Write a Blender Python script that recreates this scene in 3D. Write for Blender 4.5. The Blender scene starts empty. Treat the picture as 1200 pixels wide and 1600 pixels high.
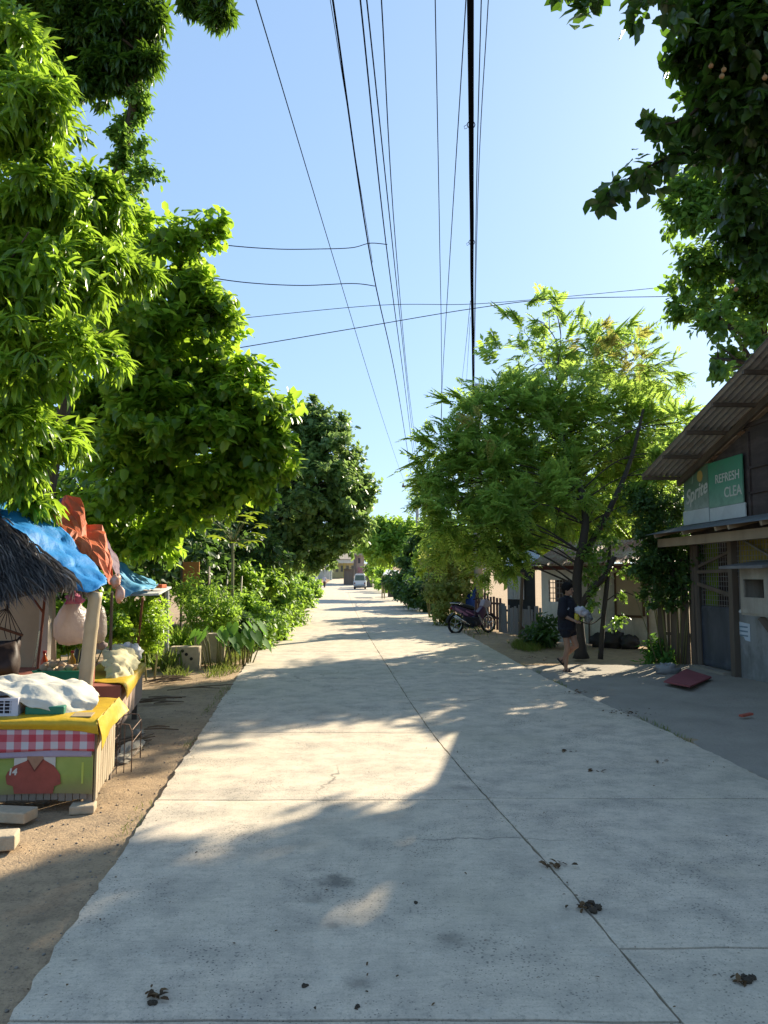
import bpy, math, random
import numpy as np
from mathutils import Vector, Matrix, noise
random.seed(7); rng = np.random.default_rng(11)
PI = math.pi
scene = bpy.context.scene
COL = scene.collection
V = Vector

# ------------------------------------------------------------------ camera geometry
CH, F, HOR = 1.65, 1200.0, 900.0
TH = math.atan((HOR - 800) / F)
cT, sT = math.cos(TH), math.sin(TH)
def ray(px, py):
    u, v = (px - 600) / F, (800 - py) / F
    return V((u, cT - v * sT, sT + v * cT))
def W(px, py, Y):
    d = ray(px, py); t = Y / d.y
    return V((d.x * t, Y, CH + d.z * t))
def G(px, py, z=0.0):
    d = ray(px, py); t = (z - CH) / d.z
    return V((d.x * t, d.y * t, z))
def gz(y):                                   # the road climbs a little far away
    return 0.0002 * max(0.0, y - 70) ** 2 if y < 250 else 6.48
SUN = V((1.11, 1.47, 1.0)).normalized()
SUN_S, SKY_S, EXPO = 2.85, .116, 2.12
SKY_G, SKY_T = .42, (.645, .845, 1.09, 1)

# ------------------------------------------------------------------ materials
def newmat(name):
    m = bpy.data.materials.new(name); m.use_nodes = True
    nt = m.node_tree; nt.nodes.clear()
    out = nt.nodes.new('ShaderNodeOutputMaterial')
    return m, nt, out
def N(nt, typ, **kw):
    n = nt.nodes.new(typ)
    for k, v in kw.items():
        if k in n.inputs.keys() if isinstance(k, str) else False: n.inputs[k].default_value = v
        else: setattr(n, k, v)
    return n
def c4(c): return (c[0], c[1], c[2], 1.0)
def ramp(nt, fac, stops):
    r = nt.nodes.new('ShaderNodeValToRGB')
    e = r.color_ramp.elements
    while len(e) < len(stops): e.new(0.5)
    for i, (p, c) in enumerate(stops):
        e[i].position = p; e[i].color = c4(c)
    if fac is not None: nt.links.new(fac, r.inputs[0])
    return r
def coords(nt, scale=(1, 1, 1), src='Object'):
    tc = nt.nodes.new('ShaderNodeTexCoord'); mp = nt.nodes.new('ShaderNodeMapping')
    mp.inputs['Scale'].default_value = scale
    nt.links.new(tc.outputs[src], mp.inputs[0]); return mp.outputs[0]
def noise_tex(nt, vec, scale, detail=5, rough=.6):
    n = nt.nodes.new('ShaderNodeTexNoise')
    n.inputs['Scale'].default_value = scale; n.inputs['Detail'].default_value = detail; n.inputs['Roughness'].default_value = rough
    nt.links.new(vec, n.inputs['Vector']); return n.outputs[0]
def mixc(nt, fac, a, b, blend='MIX'):
    m = nt.nodes.new('ShaderNodeMix'); m.data_type = 'RGBA'; m.blend_type = blend
    for sock, v in ((m.inputs[0], fac), (m.inputs[6], a), (m.inputs[7], b)):
        if hasattr(v, 'links'): nt.links.new(v, sock)
        elif isinstance(v, (int, float)): sock.default_value = v
        else: sock.default_value = c4(v)
    return m.outputs[2]
def mathn(nt, op, a, b=None, c=None):
    m = nt.nodes.new('ShaderNodeMath'); m.operation = op
    for i, v in enumerate((a, b, c)):
        if v is None: continue
        if hasattr(v, 'links'): nt.links.new(v, m.inputs[i])
        else: m.inputs[i].default_value = v
    return m.outputs[0]
def bumpn(nt, h, strength=.3, dist=.02):
    b = nt.nodes.new('ShaderNodeBump'); b.inputs['Strength'].default_value = strength; b.inputs['Distance'].default_value = dist
    nt.links.new(h, b.inputs['Height']); return b.outputs[0]
def principled(nt, out, color, rough=.8, metal=0, spec=.3, normal=None):
    p = nt.nodes.new('ShaderNodeBsdfPrincipled')
    if hasattr(color, 'links'): nt.links.new(color, p.inputs['Base Color'])
    else: p.inputs['Base Color'].default_value = c4(color)
    if hasattr(rough, 'links'): nt.links.new(rough, p.inputs['Roughness'])
    else: p.inputs['Roughness'].default_value = rough
    p.inputs['Metallic'].default_value = metal
    p.inputs['Specular IOR Level'].default_value = spec
    if normal is not None: nt.links.new(normal, p.inputs['Normal'])
    if out is not None: nt.links.new(p.outputs[0], out.inputs[0])
    return p
MATS = {}
def mat(name, c1, c2=None, scale=4.0, rough=.8, metal=0, spec=.3, bump=.25, bscale=None, stretch=(1, 1, 1), dist=.01, trans=0.0, grime=0.0):
    if name in MATS: return MATS[name]
    m, nt, out = newmat(name)
    if c2 is None: c2 = tuple(x * .7 for x in c1)
    v = coords(nt, stretch)
    n1 = noise_tex(nt, v, scale); n2 = noise_tex(nt, v, bscale or scale * 6, 4)
    r = ramp(nt, n1, [(.32, c1), (.68, c2)])
    col = mixc(nt, mathn(nt, 'MULTIPLY', n2, .35), r.outputs[0], tuple(x * .55 for x in c1))
    if grime:
        gs = coords(nt, (3.5, 3.5, .5)); gn = noise_tex(nt, gs, 1.2, 6, .7); gb = noise_tex(nt, v, 1.1, 5, .7)
        col = mixc(nt, mathn(nt, 'MULTIPLY', ramp(nt, gn, [(.42, (0, 0, 0)), (.68, (1, 1, 1))]).outputs[0], grime), col, tuple(x * .35 for x in c1))
        col = mixc(nt, mathn(nt, 'MULTIPLY', ramp(nt, gb, [(.5, (0, 0, 0)), (.62, (1, 1, 1))]).outputs[0], grime * .7), col, tuple(min(.85, x * 1.35 + .02) for x in c1))
    nrm = bumpn(nt, n2, bump, dist) if bump else None
    p = principled(nt, out if not trans else None, col, rough, metal, spec, nrm)
    if trans:
        t = nt.nodes.new('ShaderNodeBsdfTranslucent'); nt.links.new(col, t.inputs[0])
        mx = nt.nodes.new('ShaderNodeMixShader'); mx.inputs[0].default_value = trans
        nt.links.new(p.outputs[0], mx.inputs[1]); nt.links.new(t.outputs[0], mx.inputs[2]); nt.links.new(mx.outputs[0], out.inputs[0])
    MATS[name] = m; return m
def leafmat(name, cols, tcol, trans=.38, rough=.42, spec=.45):
    m, nt, out = newmat(name)
    g = nt.nodes.new('ShaderNodeNewGeometry')
    stops = [(i / max(1, len(cols) - 1), c) for i, c in enumerate(cols)]
    r = ramp(nt, g.outputs['Random Per Island'], stops)
    p = principled(nt, None, r.outputs[0], rough, 0, spec)
    t = nt.nodes.new('ShaderNodeBsdfTranslucent')
    tc = mixc(nt, .35, tcol, r.outputs[0]); nt.links.new(tc, t.inputs[0])
    mx = nt.nodes.new('ShaderNodeMixShader'); mx.inputs[0].default_value = trans
    nt.links.new(p.outputs[0], mx.inputs[1]); nt.links.new(t.outputs[0], mx.inputs[2]); nt.links.new(mx.outputs[0], out.inputs[0])
    MATS[name] = m; return m

# ------------------------------------------------------------------ mesh builder
class MB:
    def __init__(s): s.v = []; s.f = []
    def add(s, vs, fs):
        b = len(s.v); s.v.extend(V(p) for p in vs); s.f.extend(tuple(b + i for i in f) for f in fs); return s
    def obox(s, c, ax, ay, az, tw=1.0):
        c, ax, ay, az = V(c), V(ax), V(ay), V(az); vs = []
        for k in (-1, 1):
            for i, j in ((-1, -1), (1, -1), (1, 1), (-1, 1)):
                q = tw if k > 0 else 1
                vs.append(c + ax * i * q + ay * j * q + az * k)
        return s.add(vs, [(3, 2, 1, 0), (4, 5, 6, 7), (0, 1, 5, 4), (1, 2, 6, 5), (2, 3, 7, 6), (3, 0, 4, 7)])
    def box(s, x0, x1, y0, y1, z0, z1):
        return s.obox(((x0 + x1) / 2, (y0 + y1) / 2, (z0 + z1) / 2), ((x1 - x0) / 2, 0, 0), (0, (y1 - y0) / 2, 0), (0, 0, (z1 - z0) / 2))
    def bar(s, p, q, w, h, up=(0, 0, 1)):
        p, q = V(p), V(q); d = (q - p); L = d.length; d.normalize(); u = V(up)
        sx = d.cross(u)
        if sx.length < 1e-4: sx = d.cross(V((1, 0, 0)))
        sx.normalize(); u = sx.cross(d)
        return s.obox((p + q) / 2, sx * w / 2, u * h / 2, d * L / 2)
    def tube(s, path, rad, n=8, cap=True, closed=False):
        path = [V(p) for p in path]; m = len(path)
        if not hasattr(rad, '__len__'): rad = [rad] * m
        prev = None; b = len(s.v); vs = []; fs = []
        for i, p in enumerate(path):
            if closed: t = path[(i + 1) % m] - path[i - 1]
            else: t = path[min(i + 1, m - 1)] - path[max(i - 1, 0)]
            if t.length < 1e-9: t = V((0, 0, 1))
            t.normalize()
            if prev is None:
                a = V((0, 0, 1)) if abs(t.z) < .9 else V((1, 0, 0))
                x = t.cross(a).normalized()
            else:
                x = prev - t * prev.dot(t)
                x = x.normalized() if x.length > 1e-6 else t.cross(V((1, 0, 0))).normalized()
            prev = x; y = t.cross(x)
            for k in range(n):
                an = 2 * PI * k / n; vs.append(p + (x * math.cos(an) + y * math.sin(an)) * rad[i])
        for i in range(m if closed else m - 1):
            for k in range(n):
                i2 = (i + 1) % m
                fs.append((i * n + k, i * n + (k + 1) % n, i2 * n + (k + 1) % n, i2 * n + k))
        if cap and not closed:
            fs.append(tuple(reversed(range(n)))); fs.append(tuple((m - 1) * n + k for k in range(n)))
        return s.add(vs, fs)
    def lathe(s, c, prof, n=16, axis=(0, 0, 1)):
        ax = V(axis).normalized(); a = V((0, 0, 1)) if abs(ax.z) < .9 else V((1, 0, 0))
        x = ax.cross(a).normalized(); y = ax.cross(x); c = V(c); vs = []; fs = []
        for r, h in prof:
            for k in range(n):
                an = 2 * PI * k / n; vs.append(c + ax * h + (x * math.cos(an) + y * math.sin(an)) * r)
        m = len(prof)
        for i in range(m - 1):
            for k in range(n): fs.append((i * n + k, i * n + (k + 1) % n, (i + 1) * n + (k + 1) % n, (i + 1) * n + k))
        fs.append(tuple(reversed(range(n)))); fs.append(tuple((m - 1) * n + k for k in range(n)))
        return s.add(vs, fs)
    def blob(s, c, r, seed=0, amp=.15, n=10, m=7, fr=2.0):
        c = V(c); r = V(r) if hasattr(r, '__len__') else V((r, r, r)); vs = []; fs = []
        for i in range(m + 1):
            th = PI * i / m
            for k in range(n):
                ph = 2 * PI * k / n; d = V((math.sin(th) * math.cos(ph), math.sin(th) * math.sin(ph), math.cos(th)))
                q = 1 + amp * noise.noise(d * fr + V((seed * 3.1, seed * 1.7, 0))) * 2
                vs.append(c + V((d.x * r.x, d.y * r.y, d.z * r.z)) * q)
        for i in range(m):
            for k in range(n): fs.append((i * n + k, (i + 1) * n + k, (i + 1) * n + (k + 1) % n, i * n + (k + 1) % n))
        return s.add(vs, fs)
    def prism(s, pts, ext):                      # pts: planar polygon, ext: extrusion vector
        n = len(pts); e = V(ext); vs = [V(p) for p in pts] + [V(p) + e for p in pts]
        return s.add(vs, [tuple(range(n - 1, -1, -1)), tuple(range(n, 2 * n))] + [(i, (i + 1) % n, n + (i + 1) % n, n + i) for i in range(n)])
    def grid(s, fn, nu, nv):
        vs = [fn(i / nu, j / nv) for j in range(nv + 1) for i in range(nu + 1)]
        fs = [(j * (nu + 1) + i, j * (nu + 1) + i + 1, (j + 1) * (nu + 1) + i + 1, (j + 1) * (nu + 1) + i) for j in range(nv) for i in range(nu)]
        return s.add(vs, fs)
    def build(s, name, m, parent=None, org=None, smooth=False, solid=0, bevel=0):
        if org is None: org = parent['_o'] if parent is not None and '_o' in parent else (0, 0, 0)
        org = V(org)
        me = bpy.data.meshes.new(name); me.from_pydata([p - org for p in s.v], [], s.f); me.update()
        if smooth: me.polygons.foreach_set('use_smooth', [True] * len(me.polygons))
        return link(name, me, m, parent, org, solid, bevel)
def link(name, me, m, parent=None, org=(0, 0, 0), solid=0, bevel=0):
    for mm in (m if isinstance(m, (list, tuple)) else [m]): me.materials.append(mm)
    o = bpy.data.objects.new(name, me); COL.objects.link(o); org = V(org)
    if parent is not None:
        o.parent = parent
        po = V(parent['_o']) if '_o' in parent else V((0, 0, 0))
        o.location = org - po; 
    else: o.location = org
    o['_o'] = tuple(org)
    if bevel:
        b = o.modifiers.new('bevel', 'BEVEL'); b.width = bevel; b.segments = 2; b.limit_method = 'ANGLE'
    if solid:
        b = o.modifiers.new('solid', 'SOLIDIFY'); b.thickness = solid; b.offset = 0
    return o
def thing(name, label, cat, loc=(0, 0, 0), group=None):
    o = bpy.data.objects.new(name, None); COL.objects.link(o); o.location = loc; o['_o'] = tuple(loc); o.empty_display_size = .2
    o['label'] = label; o['category'] = cat
    if group: o['group'] = group
    return o
def tag(o, label, cat, group=None):
    o['label'] = label; o['category'] = cat
    if group: o['group'] = group
    return o
def struct(o, kind='structure'): o['kind'] = kind; return o
def catmull(pts, k=6):
    pts = [V(p) for p in pts]; out = []
    for i in range(len(pts) - 1):
        p0, p1, p2, p3 = pts[max(i - 1, 0)], pts[i], pts[i + 1], pts[min(i + 2, len(pts) - 1)]
        for j in range(k):
            t = j / k
            out.append(.5 * (2 * p1 + (p2 - p0) * t + (2 * p0 - 5 * p1 + 4 * p2 - p3) * t * t + (3 * p1 - p0 - 3 * p2 + p3) * t ** 3))
    out.append(pts[-1]); return out
def net(rows, nu, nv, amp=0, fr=3, seed=0):     # surface through a net of control points
    R = [catmull(r, nu) for r in rows]; cols = []
    for i in range(len(R[0])): cols.append(catmull([r[i] for r in R], nv))
    m = MB(); U, Vn = len(cols), len(cols[0]); vs = []
    for j in range(Vn):
        for i in range(U):
            p = cols[i][j]
            if amp:
                q = p * fr + V((seed, seed * 2, 0)); p = p + noise.noise_vector(q) * amp + noise.noise_vector(q * 2.7) * amp * .4
            vs.append(p)
    fs = [(j * U + i, j * U + i + 1, (j + 1) * U + i + 1, (j + 1) * U + i) for j in range(Vn - 1) for i in range(U - 1)]
    return m.add(vs, fs)
def text_mesh(body, size, shear=0, extr=.002, bold=0):
    cu = bpy.data.curves.new('t', 'FONT'); cu.body = body; cu.size = size; cu.shear = shear; cu.extrude = extr; cu.offset = bold
    cu.align_x = 'CENTER'; cu.align_y = 'CENTER'
    o = bpy.data.objects.new('t', cu); COL.objects.link(o)
    dg = bpy.context.evaluated_depsgraph_get(); me = bpy.data.meshes.new_from_object(o.evaluated_get(dg))
    bpy.data.objects.remove(o); bpy.data.curves.remove(cu); return me
def lettering(name, body, size, c, right, up, m, parent, shear=0, bold=0, extr=.002):
    me = text_mesh(body, size, shear, extr, bold); r, u = V(right).normalized(), V(up).normalized(); nn = r.cross(u)
    M = Matrix((r, u, nn)).transposed().to_4x4(); me.transform(M); po = V(parent['_o']); me.transform(Matrix.Translation(V(c) - po))
    return link(name, me, m, parent, po)

# ------------------------------------------------------------------ leaves
T_LONG = (np.array([[0, 0, 0], [.3, 0, -.02], [.68, 0, -.06], [1, 0, -.22], [.26, .42, .06], [.66, .40, -.01], [.26, -.42, .06], [.66, -.40, -.01]]),
          [(0, 1, 4), (1, 2, 5, 4), (2, 3, 5), (0, 6, 1), (1, 6, 7, 2), (2, 7, 3)])
T_OVAL = (np.array([[0, 0, 0], [.33, 0, -.04], [.7, 0, -.04], [1, 0, -.10], [.25, .46, .07], [.68, .43, .05], [.25, -.46, .07], [.68, -.43, .05]]), T_LONG[1])
T_RHOMB = (np.array([[0, 0, 0], [.45, .5, .08], [1, 0, -.05], [.45, -.5, .08]]), [(0, 2, 1), (0, 3, 2)])
def norm(a): return a / np.maximum(np.linalg.norm(a, axis=1, keepdims=True), 1e-9)
def leaf_arrays(pos, d, n0, L, wr, tpl):
    tv, tf = tpl; d = norm(d); s = norm(np.cross(d, n0)); nn = np.cross(s, d)
    k = len(tv); n = len(pos); L = np.asarray(L).reshape(n, 1)
    out = np.empty((n, k, 3))
    for i in range(k):
        out[:, i] = pos + L * (tv[i, 0] * d + tv[i, 1] * wr * s + tv[i, 2] * nn)
    return out.reshape(-1, 3), k, tf
def np_mesh(name, parts):
    vs = []; loops = []; starts = []; tot = []; vb = 0; lb = 0
    for v, k, tf in parts:
        n = len(v) // k
        base = (vb + np.arange(n) * k)[:, None]
        for f in tf:
            fi = base + np.array(f)[None]
            loops.append(fi.reshape(-1)); starts.append(lb + np.arange(n) * len(f)); tot.append(np.full(n, len(f))); lb += n * len(f)
        vs.append(v); vb += len(v)
    v = np.concatenate(vs).astype(np.float32); lo = np.concatenate(loops).astype(np.int32)
    st = np.concatenate(starts).astype(np.int32); to = np.concatenate(tot).astype(np.int32)
    me = bpy.data.meshes.new(name); me.vertices.add(len(v)); me.vertices.foreach_set('co', v.reshape(-1))
    me.loops.add(len(lo)); me.loops.foreach_set('vertex_index', lo)
    me.polygons.add(len(st)); me.polygons.foreach_set('loop_start', st)
    try: me.polygons.foreach_set('loop_total', to)
    except Exception: pass
    me.update(calc_edges=True); me.validate(); return me
def rdir(n): return norm(rng.normal(size=(n, 3)))
def twigs(lobes, ntw, clump=.42, inner=.45):
    """twig points + outward directions: each lobe is broken into clumps so that gaps open between them"""
    P = []; O = []
    areas = np.array([r ** 2 * a for (c, r, a) in lobes]); areas = areas / areas.sum()
    for (c, R, a), sh in zip(lobes, areas):
        n = max(3, int(ntw * sh)); nc = max(3, min(60, int(n / 7)))
        cd = rdir(nc); cc = cd * R * (inner + (1.02 - inner) * rng.random((nc, 1)) ** .7)
        idx = rng.integers(0, nc, n)
        cs = (.55 + .9 * rng.random((nc, 1)))[idx]; off = rdir(n) * R * clump * cs * rng.random((n, 1)) ** .5
        p = cc[idx] + off; p *= np.array([1, 1, .88])
        P.append(p + np.array(c)[None]); O.append(norm(p + rdir(n) * R * .25))
    return np.concatenate(P), np.concatenate(O)
UP = np.array([0, 0, 1.0])
def spray(P, O, kind, L, parts):
    n = len(P)
    if kind == 'long':                                  # drooping rosettes
        k = 9; ax = norm(O * .7 + UP * .1 + rdir(n) * .4)
        a = np.repeat(ax, k, 0); p = np.repeat(P, k, 0); m = n * k
        rad = rdir(m); rad -= a * (rad * a).sum(1, keepdims=True); rad = norm(rad)
        d = norm(rad * .8 + a * (.1 + .7 * rng.random((m, 1))) - UP * (.35 + .45 * rng.random((m, 1))))
        nn = norm(UP * 1 + a * .5 + rdir(m) * .35)
        parts.append(leaf_arrays(p + rad * L * .08 - a * L * .5 * rng.random((m, 1)), d, nn, L * (.6 + .5 * rng.random(m)), .27, T_LONG))
    elif kind in ('oval', 'rhomb', 'narrow'):
        k = 7; ax = norm(O * .8 + UP * .1 + rdir(n) * .5); a = np.repeat(ax, k, 0); p = np.repeat(P, k, 0); m = n * k
        t = rng.random((m, 1)); rad = rdir(m); rad -= a * (rad * a).sum(1, keepdims=True); rad = norm(rad)
        dr = .35 if kind != 'oval' else .5
        d = norm(rad * .75 + a * .45 - UP * (dr * (.3 + rng.random((m, 1)))))
        nn = norm(UP + a * .7 + rdir(m) * .45)
        parts.append(leaf_arrays(p + a * L * (t - .5) * 2.2, d, nn, L * (.55 + .6 * rng.random(m)), .34 if kind == 'narrow' else .62, T_OVAL if kind == 'oval' else T_RHOMB))
    elif kind == 'pinnate':                             # fronds of paired leaflets
        pr = 8; ax = norm(O * .8 + rdir(n) * .65 + UP * .1)
        nn = norm(UP + rdir(n) * .5); s = norm(np.cross(ax, nn)); nn = np.cross(s, ax)
        Lf = L * (.65 + .6 * rng.random((n, 1)))
        for j in range(pr):
            t = (j + .7) / pr
            c = P + ax * Lf * (t - .3) - UP * Lf * .28 * t * t
            for sg in (-1, 1):
                d = norm(s * sg * .85 + ax * .5 - UP * .22 + rdir(n) * .12)
                ll = (Lf[:, 0]) * .27 * (1.0 - .45 * abs(t - .45)) * (.85 + .3 * rng.random(n))
                parts.append(leaf_arrays(c, d, nn, ll, .42, T_RHOMB))
        parts.append(leaf_arrays(P + ax * Lf * .7 - UP * Lf * .28, ax - UP * .3, nn, Lf[:, 0] * .22, .42, T_RHOMB))
        parts.append(leaf_arrays(P - ax * Lf * .3, ax - UP * .12, nn, Lf[:, 0] * 1.0, .018, T_RHOMB))
def foliage(name, lobes, ntw, kind, L, m, parent=None, clump=.42, inner=.45, floor=None, org=None, gaps=()):
    P, O = twigs(lobes, ntw, clump, inner)
    for g, r in gaps:                                    # openings in the crown that let the sun through to the road
        q = P - np.array(g); t = q @ np.array(SUN); k = np.linalg.norm(q - t[:, None] * np.array(SUN)[None], axis=1) > r; P, O = P[k], O[k]
    if floor is not None:
        k = P[:, 2] > floor; P, O = P[k], O[k]
    parts = []; spray(P, O, kind, L, parts)
    org = V(parent['_o']) if parent is not None else V(org or (0, 0, 0))
    parts = [(v - np.array(org)[None], k, tf) for v, k, tf in parts]
    me = np_mesh(name, parts)
    return link(name, me, m, parent, org)
def plobes(lst, zs=1.0):
    out = []
    for px, py, Y, r in lst:
        p = W(px, py, Y); out.append((tuple(p), r / F * Y, 1.0))
    return out
def limbs(mb, trunk, r0, lobes, r1=.35, sub=3, seg=8, seed=0, thin=.012, lr=1.0):
    rnd = random.Random(seed)
    tp = catmull(trunk, 5); m = len(tp); rads = [r0 * (1 - (1 - r1) * i / (m - 1)) for i in range(m)]
    tp2 = [p + noise.noise_vector(p * 1.3) * r0 * .25 for p in tp]
    rads[0] *= 1.35
    mb.tube(tp2, rads, seg)
    for c, R, a in lobes:
        c = V(c)
        cand = [(abs((c - tp2[i]).length - .0) + max(0, tp2[i].z - c.z + .3) * 2.0, i) for i in range(m // 3, m)]
        i = min(cand)[1]; p = tp2[i]; L = (c - p).length
        if L < .05: continue
        mid = (p + c) / 2 + V((rnd.uniform(-.1, .1), rnd.uniform(-.1, .1), .12)) * L
        ra = lr * min(rads[i] * .45, .02 + .018 * L)
        path = catmull([p, mid, c], 5); mb.tube(path, [max(thin, ra * (1 - .75 * k / (len(path) - 1))) for k in range(len(path))], 6)
        for _ in range(sub):
            e = c + V((rnd.gauss(0, 1), rnd.gauss(0, 1), rnd.gauss(.2, 1))).normalized() * R * .8
            st = path[rnd.randrange(len(path) // 2, len(path))]
            mb.tube([st, (st + e) / 2 + V((0, 0, .08 * R)), e], [max(thin, ra * .35), max(thin * .8, ra * .22), thin * .6], 5)
def tree(name, label, trunk, r0, lobes, ntw, kind, L, lm, bm, group=None, cat='tree', sub=3, clump=.42, inner=.45, seed=0, thin=.012, floor=None, gaps=()):
    t = thing(name, label, cat, tuple(trunk[0]), group)
    mb = MB(); limbs(mb, trunk, r0, lobes, sub=sub, seed=seed, thin=thin); mb.build('trunk', bm, t, smooth=True)
    foliage('crown', lobes, ntw, kind, L, lm, t, clump, inner, floor, gaps=gaps)
    return t
# ------------------------------------------------------------------ setting: ground, road, aprons
def concrete_mat():
    m, nt, out = newmat('concrete_road'); v = coords(nt)
    big = noise_tex(nt, v, .7, 5, .6); mid = noise_tex(nt, v, 3.2, 6, .65)
    vs = coords(nt, (5, 55, 1)); strk = noise_tex(nt, vs, 1.0, 3)
    fine = noise_tex(nt, v, 90, 3, .7)
    base = ramp(nt, big, [(.3, (.63, .52, .385)), (.52, (.67, .56, .425)), (.72, (.57, .47, .345))]).outputs[0]
    c = mixc(nt, ramp(nt, mid, [(.42, (0, 0, 0)), (.75, (1, 1, 1))]).outputs[0], base, (.36, .31, .25))
    c = mixc(nt, mathn(nt, 'MULTIPLY', ramp(nt, strk, [(.45, (0, 0, 0)), (.7, (1, 1, 1))]).outputs[0], .22), c, (.3, .26, .21))
    vo = nt.nodes.new('ShaderNodeTexVoronoi'); vo.inputs['Scale'].default_value = 48; nt.links.new(v, vo.inputs['Vector'])
    big2 = noise_tex(nt, v, 1.6, 3)
    pit = mathn(nt, 'LESS_THAN', vo.outputs['Distance'], mathn(nt, 'MULTIPLY', mathn(nt, 'SUBTRACT', big2, .30), .8))
    c = mixc(nt, mathn(nt, 'MULTIPLY', pit, .8), c, (.12, .11, .095))
    c = mixc(nt, mathn(nt, 'MULTIPLY', ramp(nt, fine, [(.5, (0, 0, 0)), (.72, (1, 1, 1))]).outputs[0], .5), c, (.21, .2, .175))
    # old oil drips: dark spots with ragged edges
    geo = nt.nodes.new('ShaderNodeNewGeometry')
    jit = noise_tex(nt, v, 14, 5, .7)
    for (px, py, r, s) in ((525, 1376, .13, .75), (705, 1468, .09, .5), (490, 1405, .08, .4), (560, 1535, .07, .5), (720, 1230, .10, .3), (520, 1445, .05, .35)):
        g = G(px, py)
        d = nt.nodes.new('ShaderNodeVectorMath'); d.operation = 'DISTANCE'; d.inputs[1].default_value = (g.x, g.y, 0); nt.links.new(geo.outputs['Position'], d.inputs[0])
        dd = mathn(nt, 'ADD', mathn(nt, 'DIVIDE', d.outputs['Value'], r), mathn(nt, 'MULTIPLY', mathn(nt, 'SUBTRACT', jit, .5), 2.2))
        f = ramp(nt, dd, [(.25, (1, 1, 1)), (1.0, (0, 0, 0))]).outputs[0]
        c = mixc(nt, mathn(nt, 'MULTIPLY', f, s), c, (.05, .047, .045))
    sp1 = noise_tex(nt, v, 26, 5, .8); sp2 = noise_tex(nt, v, 7, 6, .75); sp3 = noise_tex(nt, v, .35, 3, .5)
    c = mixc(nt, mathn(nt, 'MULTIPLY', ramp(nt, sp1, [(.54, (0, 0, 0)), (.68, (1, 1, 1))]).outputs[0], .55), c, (.17, .155, .13))
    c = mixc(nt, mathn(nt, 'MULTIPLY', ramp(nt, sp2, [(.5, (0, 0, 0)), (.75, (1, 1, 1))]).outputs[0], .5), c, (.3, .265, .215))
    c = mixc(nt, mathn(nt, 'MULTIPLY', ramp(nt, sp2, [(.28, (1, 1, 1)), (.42, (0, 0, 0))]).outputs[0], .4), c, (.72, .66, .54))
    c = mixc(nt, mathn(nt, 'MULTIPLY', ramp(nt, sp3, [(.42, (0, 0, 0)), (.62, (1, 1, 1))]).outputs[0], .3), c, (.42, .38, .27))
    # hairline cracks, only where a slow mask lets them open, and two faint wheel tracks
    wob = nt.nodes.new('ShaderNodeVectorMath'); wob.operation = 'MULTIPLY_ADD'
    nz = nt.nodes.new('ShaderNodeTexNoise'); nz.inputs['Scale'].default_value = 2.2; nz.inputs['Detail'].default_value = 6; nt.links.new(v, nz.inputs['Vector'])
    nt.links.new(nz.outputs['Color'], wob.inputs[0]); wob.inputs[1].default_value = (.5, .5, 0); nt.links.new(v, wob.inputs[2])
    vc = nt.nodes.new('ShaderNodeTexVoronoi'); vc.feature = 'DISTANCE_TO_EDGE'; vc.inputs['Scale'].default_value = .33; nt.links.new(wob.outputs[0], vc.inputs['Vector'])
    cm = ramp(nt, noise_tex(nt, v, .28, 2), [(.52, (0, 0, 0)), (.6, (1, 1, 1))]).outputs[0]
    ck = mathn(nt, 'MULTIPLY', ramp(nt, vc.outputs['Distance'], [(.0, (1, 1, 1)), (.0035, (0, 0, 0))]).outputs[0], cm)
    c = mixc(nt, mathn(nt, 'MULTIPLY', ck, .75), c, (.1, .09, .075))
    h = mathn(nt, 'ADD', mathn(nt, 'MULTIPLY', fine, .6), mathn(nt, 'SUBTRACT', mid, mathn(nt, 'MULTIPLY', pit, .8)))
    principled(nt, out, c, .82, 0, .25, bumpn(nt, h, .55, .006)); return m
def dirt_mat():
    m, nt, out = newmat('bare_dirt'); v = coords(nt)
    a = noise_tex(nt, v, .9, 6, .65); b = noise_tex(nt, v, 7, 6, .7); f = noise_tex(nt, v, 60, 4, .7)
    c = ramp(nt, a, [(.3, (.37, .26, .155)), (.55, (.44, .315, .195)), (.75, (.30, .21, .13))]).outputs[0]
    c = mixc(nt, ramp(nt, b, [(.45, (0, 0, 0)), (.8, (.8, .8, .8))]).outputs[0], c, (.16, .12, .085))
    c = mixc(nt, mathn(nt, 'MULTIPLY', ramp(nt, f, [(.5, (0, 0, 0)), (.7, (1, 1, 1))]).outputs[0], .6), c, (.13, .10, .075))
    principled(nt, out, c, .95, 0, .1, bumpn(nt, mathn(nt, 'ADD', b, mathn(nt, 'MULTIPLY', f, .5)), .8, .03)); return m
M_CON = concrete_mat(); M_DIRT = dirt_mat()
def axis(dense0, dense1, step, far0, far1):
    a = list(np.arange(dense0, dense1 + 1e-6, step)); s = step; x = dense1
    while x < far1: s *= 1.35; x += s; a.append(min(x, far1))
    s = step; x = dense0
    while x > far0: s *= 1.35; x -= s; a.insert(0, max(x, far0))
    return np.array(a)
xs = axis(-7, 9, .11, -420, 420); ys = axis(1.5, 24, .13, -40, 700)
def ground_z(x, y):
    z = gz(y) - .055
    if 1 < y < 60 and abs(x) < 12:
        z += .022 * noise.noise(V((x * .9, y * .9, 0))) + .012 * noise.noise(V((x * 3.5, y * 3.5, 4)))
    return z
vs = [V((x, y, ground_z(x, y))) for y in ys for x in xs]; U = len(xs)
mb = MB(); mb.v = vs; mb.f = [(j * U + i, j * U + i + 1, (j + 1) * U + i + 1, (j + 1) * U + i) for j in range(len(ys) - 1) for i in range(U - 1)]
struct(mb.build('ground', M_DIRT, smooth=True))

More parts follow.
